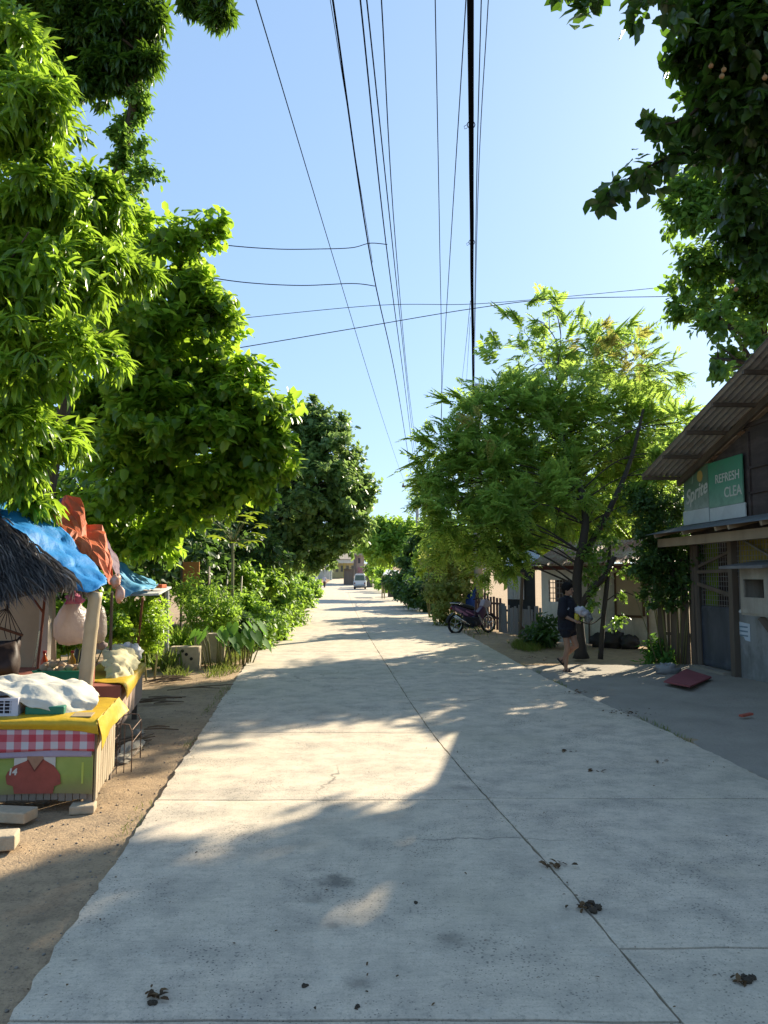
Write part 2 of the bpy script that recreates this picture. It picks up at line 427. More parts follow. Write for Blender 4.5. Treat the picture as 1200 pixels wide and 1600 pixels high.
LPX = [(10, 1600), (122, 1430), (245, 1250), (310, 1150), (365, 1065), (400, 1015), (430, 978), (452, 955), (468, 941), (484, 930), (494, 921)]
CPX = [(1070, 1600), (870, 1365), (765, 1250), (690, 1165), (640, 1095), (605, 1040), (580, 1000), (563, 970), (553, 950), (547, 935), (543, 925)]
RPX = [(1270, 1250), (1190, 1213), (1000, 1122), (870, 1068), (800, 1030), (745, 1000), (705, 978), (668, 957), (640, 943), (612, 930), (598, 922)]
def edge(px):
    p = [G(*q) for q in px]; a = p[0] - p[1]; p.insert(0, p[0] + a.normalized() * 9); e = p[-1]; p.append(V((e.x + (e.x - p[-2].x) * 1.2, 180, 0)))
    Y = [q.y for q in p]; X = [q.x for q in p]
    return lambda y: float(np.interp(y, Y, X))
eL, eC, eR = edge(LPX), edge(CPX), edge(RPX)
def smooth_edge(e): return lambda y: (e(y - .06 * abs(y) - .3) + 2 * e(y) + e(y + .06 * abs(y) + .3)) / 4
eL, eC, eR = smooth_edge(eL), smooth_edge(eC), smooth_edge(eR)
def jag(x, y, s, a=.02): return a * (.35 * noise.noise(V((s, y * 1.2, 0))) + .6 * noise.noise(V((s, y * 6, 3))) + .6 * noise.noise(V((s, y * 17, 3))))
JL = [-5.5, -1.3, 3.02, 5.86, 8.3, 12.6, 17.1, 21.6, 26, 31, 36, 42, 50, 60, 72, 86, 105, 130, 178]
JR = [-5.5, -1.0, 3.58, 5.9, 10.4, 14.9, 19.4, 24, 29, 34, 40, 48, 58, 70, 86, 105, 130, 178]
road = MB()
def slab(ea, eb, y0, y1, ga, gb, ja, jb):
    g = .009; y0 += g; y1 -= g
    st = .07 if y0 < 14 else (.25 if y0 < 40 else 2.0); ny = max(2, int((y1 - y0) / st)); nx = 10
    def P(i, j, drop=0):
        t = j / ny; y = y0 + (y1 - y0) * t
        xa = ea(y) + ga + jag(0, y, 1.3 + ga, ja); xb = eb(y) - gb + jag(0, y, 7.3 + gb, jb)
        u = i / nx
        yy = y
        if j == 0: yy += .5 * jag(0, xa + (xb - xa) * u, round(y0 * 3.1 , 1), .035)
        if j == ny: yy += .5 * jag(0, xa + (xb - xa) * u, round(y1 * 3.1, 1), .035)
        x = xa + (xb - xa) * u
        e = .006 if (i in (0, nx) or j in (0, ny)) else 0
        return V((x, yy, gz(yy) - e - drop + .006 * noise.noise(V((x * .6, yy * .6, 9)))))
    b = len(road.v); U = nx + 1
    road.v += [P(i, j) for j in range(ny + 1) for i in range(U)]
    road.f += [(b + j * U + i, b + j * U + i + 1, b + (j + 1) * U + i + 1, b + (j + 1) * U + i) for j in range(ny) for i in range(nx)]
    ring = [(i, 0) for i in range(nx)] + [(nx, j) for j in range(ny)] + [(i, ny) for i in range(nx, 0, -1)] + [(0, j) for j in range(ny, 0, -1)]
    b2 = len(road.v); road.v += [P(i, j, .12) for i, j in ring]; n = len(ring)
    for k in range(n):
        a = b + ring[k][1] * U + ring[k][0]; c = b + ring[(k + 1) % n][1] * U + ring[(k + 1) % n][0]
        road.f.append((a, b2 + k, b2 + (k + 1) % n, c))
for a, b in zip(JL[:-1], JL[1:]): slab(eL, eC, a, b, 0, .006, .035, .012)
for a, b in zip(JR[:-1], JR[1:]): slab(eC, eR, a, b, .006, 0, .012, .035)
ro = struct(road.build('road', M_CON))

# worn concrete apron in front of the shop house, and the sunlit dust strip by it
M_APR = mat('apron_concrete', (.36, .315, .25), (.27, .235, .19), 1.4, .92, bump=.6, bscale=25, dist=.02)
ap = MB(); ny, nx = 150, 40
def AP(i, j):
    y = -3 + 17.6 * j / ny; xa = eR(y) + .03 + jag(0, y, 5, .05); xb = 6.6 - .06 * (y - 13.9)
    x = xa + (xb - xa) * i / nx
    z = -.03 + .05 * (i / nx) + .022 * noise.noise(V((x * 1.4, y * 1.4, 2))) + .012 * noise.noise(V((x * 5, y * 5, 2))) - (.03 if i == 0 else 0)
    return V((x, y, z))
ap.v = [AP(i, j) for j in range(ny + 1) for i in range(nx + 1)]
ap.f = [(j * (nx + 1) + i, j * (nx + 1) + i + 1, (j + 1) * (nx + 1) + i + 1, (j + 1) * (nx + 1) + i) for j in range(ny) for i in range(nx)]
struct(ap.build('concrete_apron', M_APR, smooth=True))

# ------------------------------------------------------------------ shop house on the right
HO = V((5.75, 13.9, 0)); HD = V((-.06, 1, 0)).normalized(); HN = V((-HD.y, HD.x, 0))     # HN points to the road
def Hp(s, o, z): return HO + HD * s + HN * o + V((0, 0, z))
def Fs(px, py, o=0):
    r = ray(px, py); q = HO + HN * o
    t = (q.dot(HN)) / (r.x * HN.x + r.y * HN.y); p = V((r.x * t, r.y * t, 0))
    return (p - q).dot(HD), CH + r.z * t
def hbox(mb, s0, s1, o0, o1, z0, z1):
    return mb.obox(Hp((s0 + s1) / 2, (o0 + o1) / 2, (z0 + z1) / 2), HD * (s1 - s0) / 2, HN * (o1 - o0) / 2, V((0, 0, (z1 - z0) / 2)))
M_GREYW = mat('grey_wall', (.27, .275, .265), (.2, .205, .195), 2.5, .9, bump=.4, grime=.6)
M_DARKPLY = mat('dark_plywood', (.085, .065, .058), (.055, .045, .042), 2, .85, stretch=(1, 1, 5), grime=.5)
M_WOOD = mat('old_wood', (.15, .12, .09), (.09, .07, .055), 3, .85, stretch=(1, 1, .2), bump=.4)
M_PALEWOOD = mat('pale_wood', (.34, .26, .17), (.24, .18, .115), 3, .8, stretch=(1, 1, .25), bump=.4)
M_STEEL = mat('grey_steel_door', (.10, .115, .14), (.07, .08, .10), 2, .55, .3, bump=.1, grime=.55)
def corr_mat(name, c1, c2, rust, metal=.3, amt=.55):
    m, nt, out = newmat(name); v = coords(nt); n1 = noise_tex(nt, v, 1.4, 6, .7); n2 = noise_tex(nt, v, 9, 4)
    c = ramp(nt, n2, [(.3, c1), (.7, c2)]).outputs[0]
    c = mixc(nt, ramp(nt, n1, [(amt - .08, (0, 0, 0)), (amt + .12, (1, 1, 1))]).outputs[0], c, rust)
    principled(nt, out, c, .6, metal, .4, bumpn(nt, n2, .2, .005)); MATS[name] = m; return m
M_ROOFU = corr_mat('weathered_roof_iron', (.34, .33, .31), (.26, .25, .24), (.2, .15, .11), .1, .6)
M_RUST = corr_mat('rusty_roof_iron', (.42, .36, .31), (.34, .27, .22), (.23, .10, .06), .1, .45)
M_ZINC = corr_mat('zinc_sheet', (.5, .52, .54), (.4, .42, .44), (.3, .25, .2), .5, .72)
def corrugated(mb, p0, along, across, amp=.012, pitch=.076, th=.0015, segl=6):
    """sheet from corner p0; ridges run along 'along'; waves repeat over 'across'"""
    al, ac = V(along), V(across); n = al.cross(ac).normalized(); w = ac.length; k = max(8, int(w / pitch * 6))
    top = []
    for i in range(segl + 1):
        for j in range(k + 1):
            u = j / k; top.append(V(p0) + al * (i / segl) + ac * u + n * amp * math.sin(2 * PI * u * w / pitch))
    U = k + 1; nt_ = len(top); vs = top + [p - n * th for p in top]
    fs = [(i * U + j, i * U + j + 1, (i + 1) * U + j + 1, (i + 1) * U + j) for i in range(segl) for j in range(k)]
    fs += [tuple(nt_ + q for q in reversed(f)) for f in fs]
    return mb.add(vs, fs)

house = thing('shop_house', 'dark two level shop house with overhanging corrugated roof and grey steel door', 'house', tuple(Hp(-3, 0, 0)))
s_far = .42
# roof: two slopes, ridge square to the road
eA = Fs(1000, 745, .85); eB = Fs(1200, 530, .85); slope = (eB[1] - eA[1]) / (eA[0] - eB[0]); ridge_s = -5.3; ridge_z = eA[1] + slope * (eA[0] - ridge_s)
roof = MB(); DEP = 5.6
def rz(s): return eA[1] + slope * (eA[0] - s) if s > ridge_s else ridge_z - slope * 1.05 * (ridge_s - s)
seg = [(eA[0], -1.35, .0), (-1.2, -3.35, .012), (-3.2, ridge_s, .024)]
for a, b, dz in seg:
    corrugated(roof, Hp(a, .85, rz(a) + dz), Hp(b, .85, rz(b) + dz) - Hp(a, .85, rz(a) + dz), -HN * DEP, amp=.024, pitch=.11)
corrugated(roof, Hp(ridge_s, .85, ridge_z + .02), Hp(-10.8, .85, rz(-10.8)) - Hp(ridge_s, .85, ridge_z), -HN * DEP)
roof.build('roof', M_ROOFU, house)
rf = MB(); zoff = -.05
for k in range(9):                                   # purlins under the sheets, square to the slope
    s = eA[0] - .08 - k * .92
    if s > ridge_s: rf.bar(Hp(s, .83, rz(s) - .06), Hp(s, -4.6, rz(s) - .06), .06, .06)
rf.build('purlins', M_WOOD, house)
ra = MB()
ra.bar(Hp(eA[0] - .02, .12, rz(eA[0]) - .13), Hp(ridge_s, .12, ridge_z - .13), .06, .11)
ra.bar(Hp(ridge_s, .12, ridge_z - .13), Hp(-10.6, .12, rz(-10.6) - .13), .06, .11)
ra.build('rafters', M_WOOD, house)
# upper wall, dark sheets, following the slope
uw = MB()
pts = [Hp(s_far, 0, 2.35), Hp(s_far, 0, rz(s_far) - .2), Hp(ridge_s, 0, ridge_z - .2), Hp(-10.4, 0, rz(-10.4) - .2), Hp(-10.4, 0, 2.35)]
uw.prism(pts, -HN * .06)
for s in (-1.72, -2.9, -4.1): hbox(uw, s - .03, s + .03, .003, .03, 2.5, rz(s) - .25)
hbox(uw, -10, s_far, .004, .035, 4.02, 4.09); hbox(uw, -10, -1.7, .004, .03, 3.35, 3.39); hbox(uw, -10, -1.7, .004, .03, 2.95, 2.985)
hbox(uw, s_far - .06, s_far, -4.5, -.06, 0, rz(s_far) - .22)
uw.build('upper_wall', M_DARKPLY, house)
us = MB(); hbox(us, -.34, -.27, .01, .07, 3.6, 4.0 - .12); us.build('wall_stud', M_PALEWOOD, house)
lw = MB(); hbox(lw, -10.4, -1.1, -.12, 0, 0, 1.09); hbox(lw, -10.4, -2.9, -.12, 0, 1.09, 2.35); hbox(lw, .28, s_far, -.12, 0, 0, 2.35)
lw.build('lower_wall', M_GREYW, house)
st = MB(); hbox(st, -.95, .28, -.02, .18, -.05, .05); st.build('door_step', M_APR, house)
dr = MB(); hbox(dr, -1.04, .22, -.08, -.03, .06, 1.12)
for z in (.12, 1.06): hbox(dr, -1.02, .2, -.03, -.018, z - .03, z + .03)
for s in (-.98, .16): hbox(dr, s - .03, s + .03, -.03, -.018, .15, 1.03)
door = dr.build('door', M_STEEL, house)
gr = MB()                                               # wire grille above the door panel
for k in range(15): hbox(gr, -1.0 + k * .085, -.992 + k * .085, -.05, -.042, 1.12, 2.3)
for k in range(15): hbox(gr, -1.02, .2, -.042, -.034, 1.14 + k * .083, 1.148 + k * .083)
gr.build('grille', mat('galvanised_wire', (.3, .3, .29), (.22, .22, .21), 5, .5, .5), door)
br = MB(); br.bar(Hp(.18, .03, 1.52), Hp(-1.02, .03, 1.33), .03, .07); br.bar(Hp(.15, .03, 1.72), Hp(-1.0, .03, 1.74), .03, .06); br.bar(Hp(.1, .03, 1.82), Hp(-1.0, .03, 2.05), .025, .05)
br.build('door_brace', M_WOOD, door)
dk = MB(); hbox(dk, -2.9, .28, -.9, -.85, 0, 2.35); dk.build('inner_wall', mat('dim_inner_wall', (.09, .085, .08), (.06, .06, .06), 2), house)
for q0, q1, q2 in ((-1.22, -1.08, .1), (.2, .3, .09)):
    po = MB(); hbox(po, q0, q1, .002, q2, 0, 2.3); po.build('door_post', M_WOOD, house)
bm = MB(); hbox(bm, -10, .7, .42, .52, 2.19, 2.34); bm.build('beam', M_PALEWOOD, house)
aw = MB()
corrugated(aw, Hp(.8, .72, 2.42), Hp(-10, .72, 2.42) - Hp(.8, .72, 2.42), Hp(0, .02, 2.6) - Hp(0, .72, 2.42), segl=30, amp=.008)
aw.build('awning', mat('grey_awning_sheet', (.17, .18, .18), (.12, .125, .125), 2, .6, .2), house)
for s in (.4, -.75, -1.9, -2.3, -3.2, -4.3):
    aj = MB(); aj.bar(Hp(s, .7, 2.385), Hp(s, .01, 2.55), .05, .07); aj.build('awning_joist', M_PALEWOOD, house)
yl = MB(); hbox(yl, -2.9, -1.25, -.06, -.02, 1.62, 2.3); yl.build('yellow_panel', mat('yellow_sheet', (.38, .31, .05), (.3, .24, .04), 3, .6), house)
yg = MB()
for k in range(20): hbox(yg, -2.88 + k * .085, -2.868 + k * .085, .0, .008, 1.1, 2.3)
for k in range(9): hbox(yg, -2.9, -1.24, .008, .016, 1.64 + k * .083, 1.65 + k * .083)
yg.bar(Hp(-1.3, .04, 2.3), Hp(-2.8, .04, 1.75), .02, .03)
yg.build('window_grille', MATS['galvanised_wire'], house)
# pale serving box built out from the wall
sb = thing('serving_box', 'pale wooden box window with dark opening jutting from shop wall', 'box', tuple(Hp(-2.4, 0, 1.05)))
M_CREAMB = mat('cream_board', (.4, .36, .29), (.32, .28, .22), 3, .7, grime=.5)
b = MB(); s0, s1 = -2.9, -2.04
hbox(b, s0, s1, .02, .4, 1.06, 1.09); hbox(b, s0, s1, .38, .41, 1.09, 1.33); hbox(b, s0, s1, .38, .41, 1.6, 1.78)
hbox(b, s1 - .1, s1, .38, .41, 1.33, 1.6); hbox(b, s0, s0 + .2, .38, .41, 1.33, 1.6)
hbox(b, s1 - .012, s1, .02, .38, 1.09, 1.78); hbox(b, s0, s0 + .012, .02, .38, 1.09, 1.78)
b.build('body', M_CREAMB, sb)
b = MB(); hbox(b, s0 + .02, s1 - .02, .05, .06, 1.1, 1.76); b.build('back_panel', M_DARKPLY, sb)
b = MB(); b.obox(Hp(-2.4, .27, 1.83), HD * .62, HN * .33 + V((0, 0, -.05)), V((0, 0, .02))); b.build('lid_roof', mat('lid_grey', (.2, .19, .18)), sb)
b = MB(); b.bar(Hp(-2.5, .36, 1.05), Hp(-2.75, .02, .42), .03, .1); b.build('strut', M_WOOD, sb)
# wire rack of small white things under the box and a torn notice
b = MB()
for k in range(9): b.blob(Hp(-1.32 - k * .075, .035, 1.08 + .012 * (k % 3)), (.02, .028, .03), k, .2, 7, 5)
tag(b.build('wall_trim', mat('white_shells', (.7, .7, .68)), org=Hp(-1.6, .03, 1.06)), 'row of small white pieces on top of the grey shop wall', 'trim')
b = MB(); s0, z0 = Fs(1155, 994); s1, z1 = Fs(1172, 975)
pts = [Hp(s0, .004, z0 + .03), Hp(s0 - .16, .004, z0), Hp(s0 - .2, .004, z0 - .05), Hp(s1, .004, z0 - .06), Hp(s1, .004, z1), Hp(s0, .004, z1 + .02)]
b.prism(pts, HN * .003); nt_ = thing('paper_notice', 'torn pale blue paper notice stuck on grey shop wall', 'notice', tuple(Hp(s0, .002, z0)))
b.build('sheet', mat('blue_white_paper', (.5, .6, .68), (.62, .66, .7), 9, .8, bump=0), nt_)
b = MB()
for k in range(3): hbox(b, s1 + .06, s0 - .04, .008, .0095, z1 - .07 - k * .07, z1 - .045 - k * .07)
b.build('print_lines', mat('faded_print', (.2, .3, .38), bump=0), nt_)
# green cloth hung inside the grille
b = MB(); b.grid(lambda u, v: Hp(.17 - .5 * u, -.12 - .02 * math.sin(u * 14 + v * 3), 2.28 - 1.2 * v), 16, 14)
tag(b.build('hanging_cloth', mat('lime_cloth', (.22, .33, .02), (.16, .26, .015), 4, .9, trans=.4), org=Hp(0, -.12, 1.1), smooth=True, solid=.003), 'lime green cloth hanging behind the wire grille of the shop door', 'cloth')

# painted drink signs on the upper wall
def board_mat(name, c1, c2, c3):
    m, nt, out = newmat(name); v = coords(nt, src='Generated'); sp = nt.nodes.new('ShaderNodeSeparateXYZ'); nt.links.new(v, sp.inputs[0])
    n = noise_tex(nt, v, 4, 6, .65)
    c = ramp(nt, sp.outputs[2], [(0, c3), (.5, c2), (1, c1)]).outputs[0]
    c = mixc(nt, ramp(nt, n, [(.45, (0, 0, 0)), (.75, (.7, .7, .7))]).outputs[0], c, tuple(x * .55 + .03 for x in c2))
    principled(nt, out, c, .55, 0, .35); MATS[name] = m; return m
g1 = thing('drink_sign', 'faded green soft drink sign with white slanted script and orange fruit', 'sign', tuple(Hp(.1, .06, 2.8)))
zt = lambda s: 3.64 + (.0 if s > -.4 else -.02)
b = MB(); hbox(b, -.46, .5, .05, .07, 2.86, 3.63); b.build('board', board_mat('sign_green_grey', (.10, .17, .09), (.12, .2, .13), (.33, .38, .33)), g1)
b = MB(); hbox(b, -.45, .56, .05, .068, 2.60, 2.855); b.build('bottom_strip', mat('white_strip', (.6, .64, .62), (.5, .53, .52), 3, .6), g1)
M_LET = mat('cream_lettering', (.62, .62, .54), (.5, .5, .44), 6, .6, bump=0)
lettering('lettering', 'Sprite', .36, Hp(-.01, .074, 3.16), -HD + V((0, 0, .19)), V((0, 0, 1)), M_LET, g1, shear=.22, bold=.007)
b = MB(); b.lathe(Hp(-.16, .068, 3.44), [(.001, 0), (.105, 0), (.1, .008), (.001, .01)], 18, HN); b.build('fruit', mat('fruit_orange', (.5, .3, .08), (.42, .36, .1), 5, .6), g1)
b = MB(); b.prism([Hp(.16, .071, 3.32), Hp(.13, .071, 3.34), Hp(.05, .071, 3.6), Hp(.09, .071, 3.6)], HN * .004); b.build('leaf_mark', mat('leaf_mark_pale', (.3, .4, .3)), g1)
g2 = thing('slogan_sign', 'bright green slogan sign beside the faded soft drink sign', 'sign', tuple(Hp(-1.0, .06, 2.8)))
b = MB(); hbox(b, -1.61, -.475, .05, .072, 2.83, 3.62); b.build('board', board_mat('sign_green', (.05, .24, .12), (.09, .27, .17), (.22, .36, .27)), g2)
b = MB(); hbox(b, -1.66, -.485, .05, .07, 2.6, 2.825); b.build('bottom_strip', MATS['white_strip'], g2)
lettering('lettering', 'REFRESH', .21, Hp(-1.13, .077, 3.30), -HD, V((0, 0, 1)), M_LET, g2, bold=.002)
lettering('lettering', 'CLEA', .24, Hp(-1.3, .077, 3.04), -HD, V((0, 0, 1)), M_LET, g2, bold=.002)

# red board, stone and rubbish on the apron
b = MB(); c = G(1078, 1063, .03)
b.prism([V((q.x, q.y, .035 + .02 * (k % 2))) for k, q in enumerate((G(1037, 1067, .03), G(1078, 1077, .03), G(1112, 1060, .03), G(1072, 1049, .03)))], (0, 0, .022)); tag(b.build('red_board', mat('faded_red_board', (.30, .085, .09), (.22, .06, .065), 3, .8), org=(c.x, c.y, .03)), 'flat faded red board lying in front of the shop door', 'board')
b = MB(); c = G(1043, 1052); b.blob((c.x, c.y, .05), (.19, .15, .12), 5, .3, 18, 12, 2.6); tag(b.build('stone', mat('pale_stone', (.3, .3, .29)), org=(c.x, c.y, 0), smooth=True), 'grey rounded stone beside the red board', 'stone')
b = MB(); c = G(1166, 1121); b.obox((c.x, c.y, .03), (.075, .02, .01), (-.01, .03, 0), (0, 0, .012)); tag(b.build('brick_piece', mat('brick_red', (.42, .1, .06)), org=(c.x, c.y, 0), bevel=.004), 'small broken red brick on the shaded apron', 'brick')

# old board-and-post fence left of the door, overgrown
fn = thing('plank_fence', 'dark fence of upright old boards overgrown beside the shop', 'fence', tuple(V((5.35, 14.6, 0))))
b = MB(); r2 = random.Random(3)
fa, fb = W(1032, 1040, 15.1), W(1094, 1040, 14.2)
for k in range(13):
    p = fa.lerp(fb, k / 12); p.z = 0; h = r2.uniform(1.7, 2.15) if k > 2 else r2.uniform(1.2, 1.7)
    p2 = p + V((r2.uniform(-.05, .05), r2.uniform(-.05, .05), h)); b.bar(p, p2, r2.uniform(.05, .085), .02, (fb - fa).cross(V((0, 0, 1))))
b.build('boards', M_WOOD, fn)
b = MB(); b.bar(fa + V((0, .05, .55 - fa.z)), fb + V((0, .05, .55 - fb.z)), .04, .06); b.bar(fa + V((0, .05, 1.4 - fa.z)), fb + V((0, .05, 1.4 - fb.z)), .04, .06)
b.tube([V((fb.x - .03, fb.y - .12, 0)), V((fb.x - .05, fb.y - .1, 2.2))], .06, 8); b.build('rails_and_post', M_WOOD, fn)

# ------------------------------------------------------------------ low pale house with a rusty roof
lh = thing('low_house', 'low pale house with rusty iron roof behind the roadside tree', 'house', (5, 18, 0))
A, B = V((4.02, 19.7, 0)), V((6.6, 18.0, 0)); D = (B - A) / 4.04; NN = V((D.y, -D.x, 0)).normalized(); NN = NN if NN.dot(V((-1, -1, 0))) > 0 else -NN
def Q(s, o, z): return A + D * s + NN * o + V((0, 0, z))
def qbox(mb, s0, s1, o0, o1, z0, z1): return mb.obox(Q((s0 + s1) / 2, (o0 + o1) / 2, (z0 + z1) / 2), D * (s1 - s0) / 2, NN * (o1 - o0) / 2, V((0, 0, (z1 - z0) / 2)))
M_CREAM = mat('cream_plaster', (.58, .55, .44), (.46, .43, .34), 2, .9, bump=.3, grime=.6)
M_WHITEP = mat('white_plaster', (.74, .75, .72), (.64, .65, .62), 1.5, .9, grime=.4)
b = MB(); qbox(b, 0, 1.2, -.1, 0, 0, 1.0); qbox(b, 0, .25, -.1, 0, 1.0, 1.95); qbox(b, .25, 1.2, -.1, 0, 1.55, 1.95); qbox(b, .95, 1.2, -.1, 0, 1.0, 1.55); b.build('white_wall', M_WHITEP, lh)
b = MB(); qbox(b, 1.203, 4.6, -.1, .0, 0, 1.95); qbox(b, 1.2, 4.6, .002, .012, .68, .70); b.build('cream_wall', M_CREAM, lh)
for x in (1.6, 3.85, 3.45):
    b = MB(); b.bar(Q(x, .02, 0), Q(x, .02, 1.9), .04, .03); b.build('wall_batten', M_WOOD, lh)
b = MB(); qbox(b, 2.5, 3.3, .003, .02, .72, 1.68); b.build('window_shutter', mat('tan_shutter', (.38, .31, .2), (.3, .24, .15), 2, .8), lh)
b = MB(); 
for (s0, s1, z0, z1) in ((2.44, 2.5, .7, 1.72), (3.3, 3.37, .7, 1.72), (2.5, 3.3, 1.68, 1.74), (2.5, 3.3, .66, .72)): qbox(b, s0, s1, .003, .04, z0, z1)
b.build('window_frame', mat('brown_frame', (.10, .06, .03)), lh)
b = MB(); 
for k in range(7): qbox(b, .27 + k * .11, .285 + k * .11, -.05, -.03, 1.0, 1.55)
for k in range(4): qbox(b, .25, .95, -.03, -.015, 1.08 + k * .13, 1.1 + k * .13)
wg = b.build('window_grille', mat('window_iron', (.24, .25, .25)), lh)
b = MB(); qbox(b, .2, 1.0, -.6, -.55, .8, 1.7); b.build('room_shade_sheet', M_DARKPLY, lh)  # dark sheet behind the window, shade of the unlit interior put into its colour
b = MB()
corrugated(b, Q(-.25, .45, 1.93), Q(-.25, -2.3, 2.62) - Q(-.25, .45, 1.93), D * 2.6, amp=.02, pitch=.09)
corrugated(b, Q(2.2, .42, 1.97), Q(2.2, -2.3, 2.66) - Q(2.2, .42, 1.97), D * 2.7, amp=.02, pitch=.09)
b.build('roof', M_RUST, lh)
b = MB(); qbox(b, -.2, 4.8, .3, .34, 1.8, 1.9); b.build('fascia_board', mat('dark_red_fascia', (.1, .035, .03)), lh)
b = MB(); 
for s, r in ((2.1, .17), (2.5, .2), (3.0, .16)): b.blob(Q(s, .35, r * .6), (r * 1.5, r * .8, r * 1.1), s * 2, .22, 18, 12, 3.2)
tag(b.build('rubbish_sacks', mat('black_sacks', (.03, .028, .026), (.05, .045, .04), 3, .5), org=Q(2.5, .35, 0), smooth=True), 'dark heap of sacks against the cream house wall', 'sack heap')

# ------------------------------------------------------------------ grey fence and zinc shed, then red-brown fence
sh = thing('zinc_shed', 'lean-to shed of zinc sheet with dark screened opening', 'shed', (4.0, 22.6, 0))
b = MB(); pa, pb = W(793, 900, 22.8), W(836, 900, 22.2)
corrugated(b, V((pa.x, pa.y, 1.72)), V((0, 0, -.75)), V((pb.x - pa.x - .02, pb.y - pa.y, 0)) * .62, amp=.015); b.build('zinc_sheet', M_ZINC, sh)
b = MB(); b.prism([V((pa.x, pa.y + .05, .3)), V((pb.x, pb.y + .05, .3)), V((pb.x, pb.y + .05, 2.0)), V((pa.x, pa.y + .05, 2.0))], V((.02, .04, 0))); b.build('dark_screen', mat('black_netting', (.035, .04, .042)), sh)
b = MB(); corrugated(b, V((pa.x - .3, pa.y - .3, 1.95)), V((.1, 2.0, .5)), V((1.3, -.4, 0)), amp=.015); b.build('roof', M_ZINC, sh)
gf = thing('board_fence', 'low fence of weathered grey boards in front of zinc shed', 'fence', (3.7, 22, 0))
b = MB(); fa, fb = V((3.42, 22.9, 0)), V((4.12, 20.4, 0)); r2 = random.Random(5)
for k in range(18):
    p = fa.lerp(fb, k / 17); b.bar(p, p + V((r2.uniform(-.02, .02), 0, r2.uniform(.72, .86))), .115, .018, (fb - fa).cross(V((0, 0, 1))))
b.build('boards', mat('grey_boards', (.24, .225, .21), (.17, .16, .15), 3, .9, stretch=(1, 1, .2)), gf)
b = MB(); b.bar(fa + V((.05, 0, .3)), fb + V((.05, 0, .3)), .04, .06); b.bar(fa + V((.05, 0, .65)), fb + V((.05, 0, .65)), .04, .06); b.build('rails', M_WOOD, gf)
b = MB(); p = W(812, 990, 20.6); b.tube([V((p.x, 20.6, 0)), V((p.x + .1, 20.6, 1.75))], .045, 8); b.bar(V((p.x + .06, 20.6, .3)), V((p.x + .35, 20.7, 0)), .05, .05)
tag(b.build('fence_post', M_WOOD, org=(p.x, 20.6, 0)), 'dark round post with brace standing before the grey board fence', 'post')
rfn = thing('red_fence', 'red-brown board fence behind the motorcycle', 'fence', (3.4, 24.6, 0))
b = MB(); fa, fb = V((3.0, 25.2, 0)), V((3.55, 23.6, 0))
for k in range(9):
    p = fa.lerp(fb, k / 8); b.bar(p, p + V((0, 0, r2.uniform(.95, 1.12))), .12, .02, (fb - fa).cross(V((0, 0, 1))))
b.build('boards', mat('red_brown_boards', (.14, .07, .06), (.09, .05, .045), 3, .9, stretch=(1, 1, .2)), rfn)
b = MB(); b.bar(fa + V((.05, 0, .35)), fb + V((.05, 0, .35)), .04, .06); b.bar(fa + V((.05, 0, .8)), fb + V((.05, 0, .8)), .04, .06); b.build('rails', M_WOOD, rfn)
# blue tarpaulin and a pale signboard behind the pole
b = net([[W(729, 930, 25.9), W(737, 924, 25.9), W(744, 918, 25.8)], [W(727, 950, 25.8), W(736, 950, 25.6), W(744, 950, 25.7)], [W(727, 978, 25.8), W(736, 980, 25.5), W(744, 978, 25.6)]], 6, 6, .06, 2.5)
tag(b.build('blue_tarpaulin', mat('deep_blue_tarp', (.012, .04, .17), (.01, .03, .12), 3, .5), org=W(742, 975, 27), smooth=True, solid=.004), 'deep blue tarpaulin hanging behind the concrete pole', 'tarpaulin')
sg = thing('leaning_sign', 'pale signboard leaning left of the concrete pole', 'sign', tuple(W(733, 910, 28)))
b = MB(); b.prism([W(722, 900, 28), W(744, 906, 28), W(744, 893, 28), W(722, 884, 28)], (0, .03, 0)); b.build('board', mat('sign_cream', (.5, .48, .4)), sg)
b = MB(); b.tube([V((W(727, 900, 28.06).x, 28.08, 0)), W(727, 888, 28.06)], .025, 6); b.tube([V((W(740, 900, 28.06).x, 28.08, 0)), W(740, 896, 28.06)], .025, 6); b.build('posts', M_WOOD, sg)
b = MB(); b.bar(W(728, 897, 27.985), W(741, 901, 27.985), .004, .09); b.build('dark_band', mat('sign_band', (.12, .11, .1)), sg)
# ------------------------------------------------------------------ vegetation
M_BARK = mat('bark_grey', (.13, .105, .08), (.075, .06, .048), 5, .95, bump=.8, stretch=(1, 1, .25), dist=.02)
M_BARKD = mat('bark_dark', (.07, .058, .045), (.045, .037, .03), 5, .95, bump=.8, stretch=(1, 1, .25), dist=.02)
M_STEM = mat('green_stem', (.2, .2, .08), (.15, .14, .06), 6, .8)
L_MANGO = leafmat('mango_leaf', [(.06, .14, .014), (.10, .21, .016), (.18, .29, .022), (.075, .17, .016), (.2, .31, .03)], (.52, .76, .06), .52, .33, .55)
L_TALL = leafmat('dark_mango_leaf', [(.025, .06, .015), (.04, .095, .018), (.07, .14, .02)], (.26, .46, .03), .38, .36, .5)
L_BROAD = leafmat('broad_leaf', [(.06, .14, .018), (.10, .21, .02), (.16, .28, .026), (.07, .16, .018), (.26, .32, .03)], (.60, .86, .07), .56, .38, .5)
L_FAR = leafmat('far_leaf', [(.07, .14, .045), (.11, .2, .055), (.16, .26, .065)], (.42, .60, .15), .46, .42, .5)
L_PIN = leafmat('feather_leaf', [(.09, .18, .04), (.14, .26, .045), (.20, .32, .055), (.25, .29, .06)], (.62, .86, .14), .56, .5, .35)
L_PINY = leafmat('feather_leaf_dry', [(.24, .24, .05), (.30, .26, .07), (.17, .26, .05)], (.66, .64, .14), .5, .6, .3)
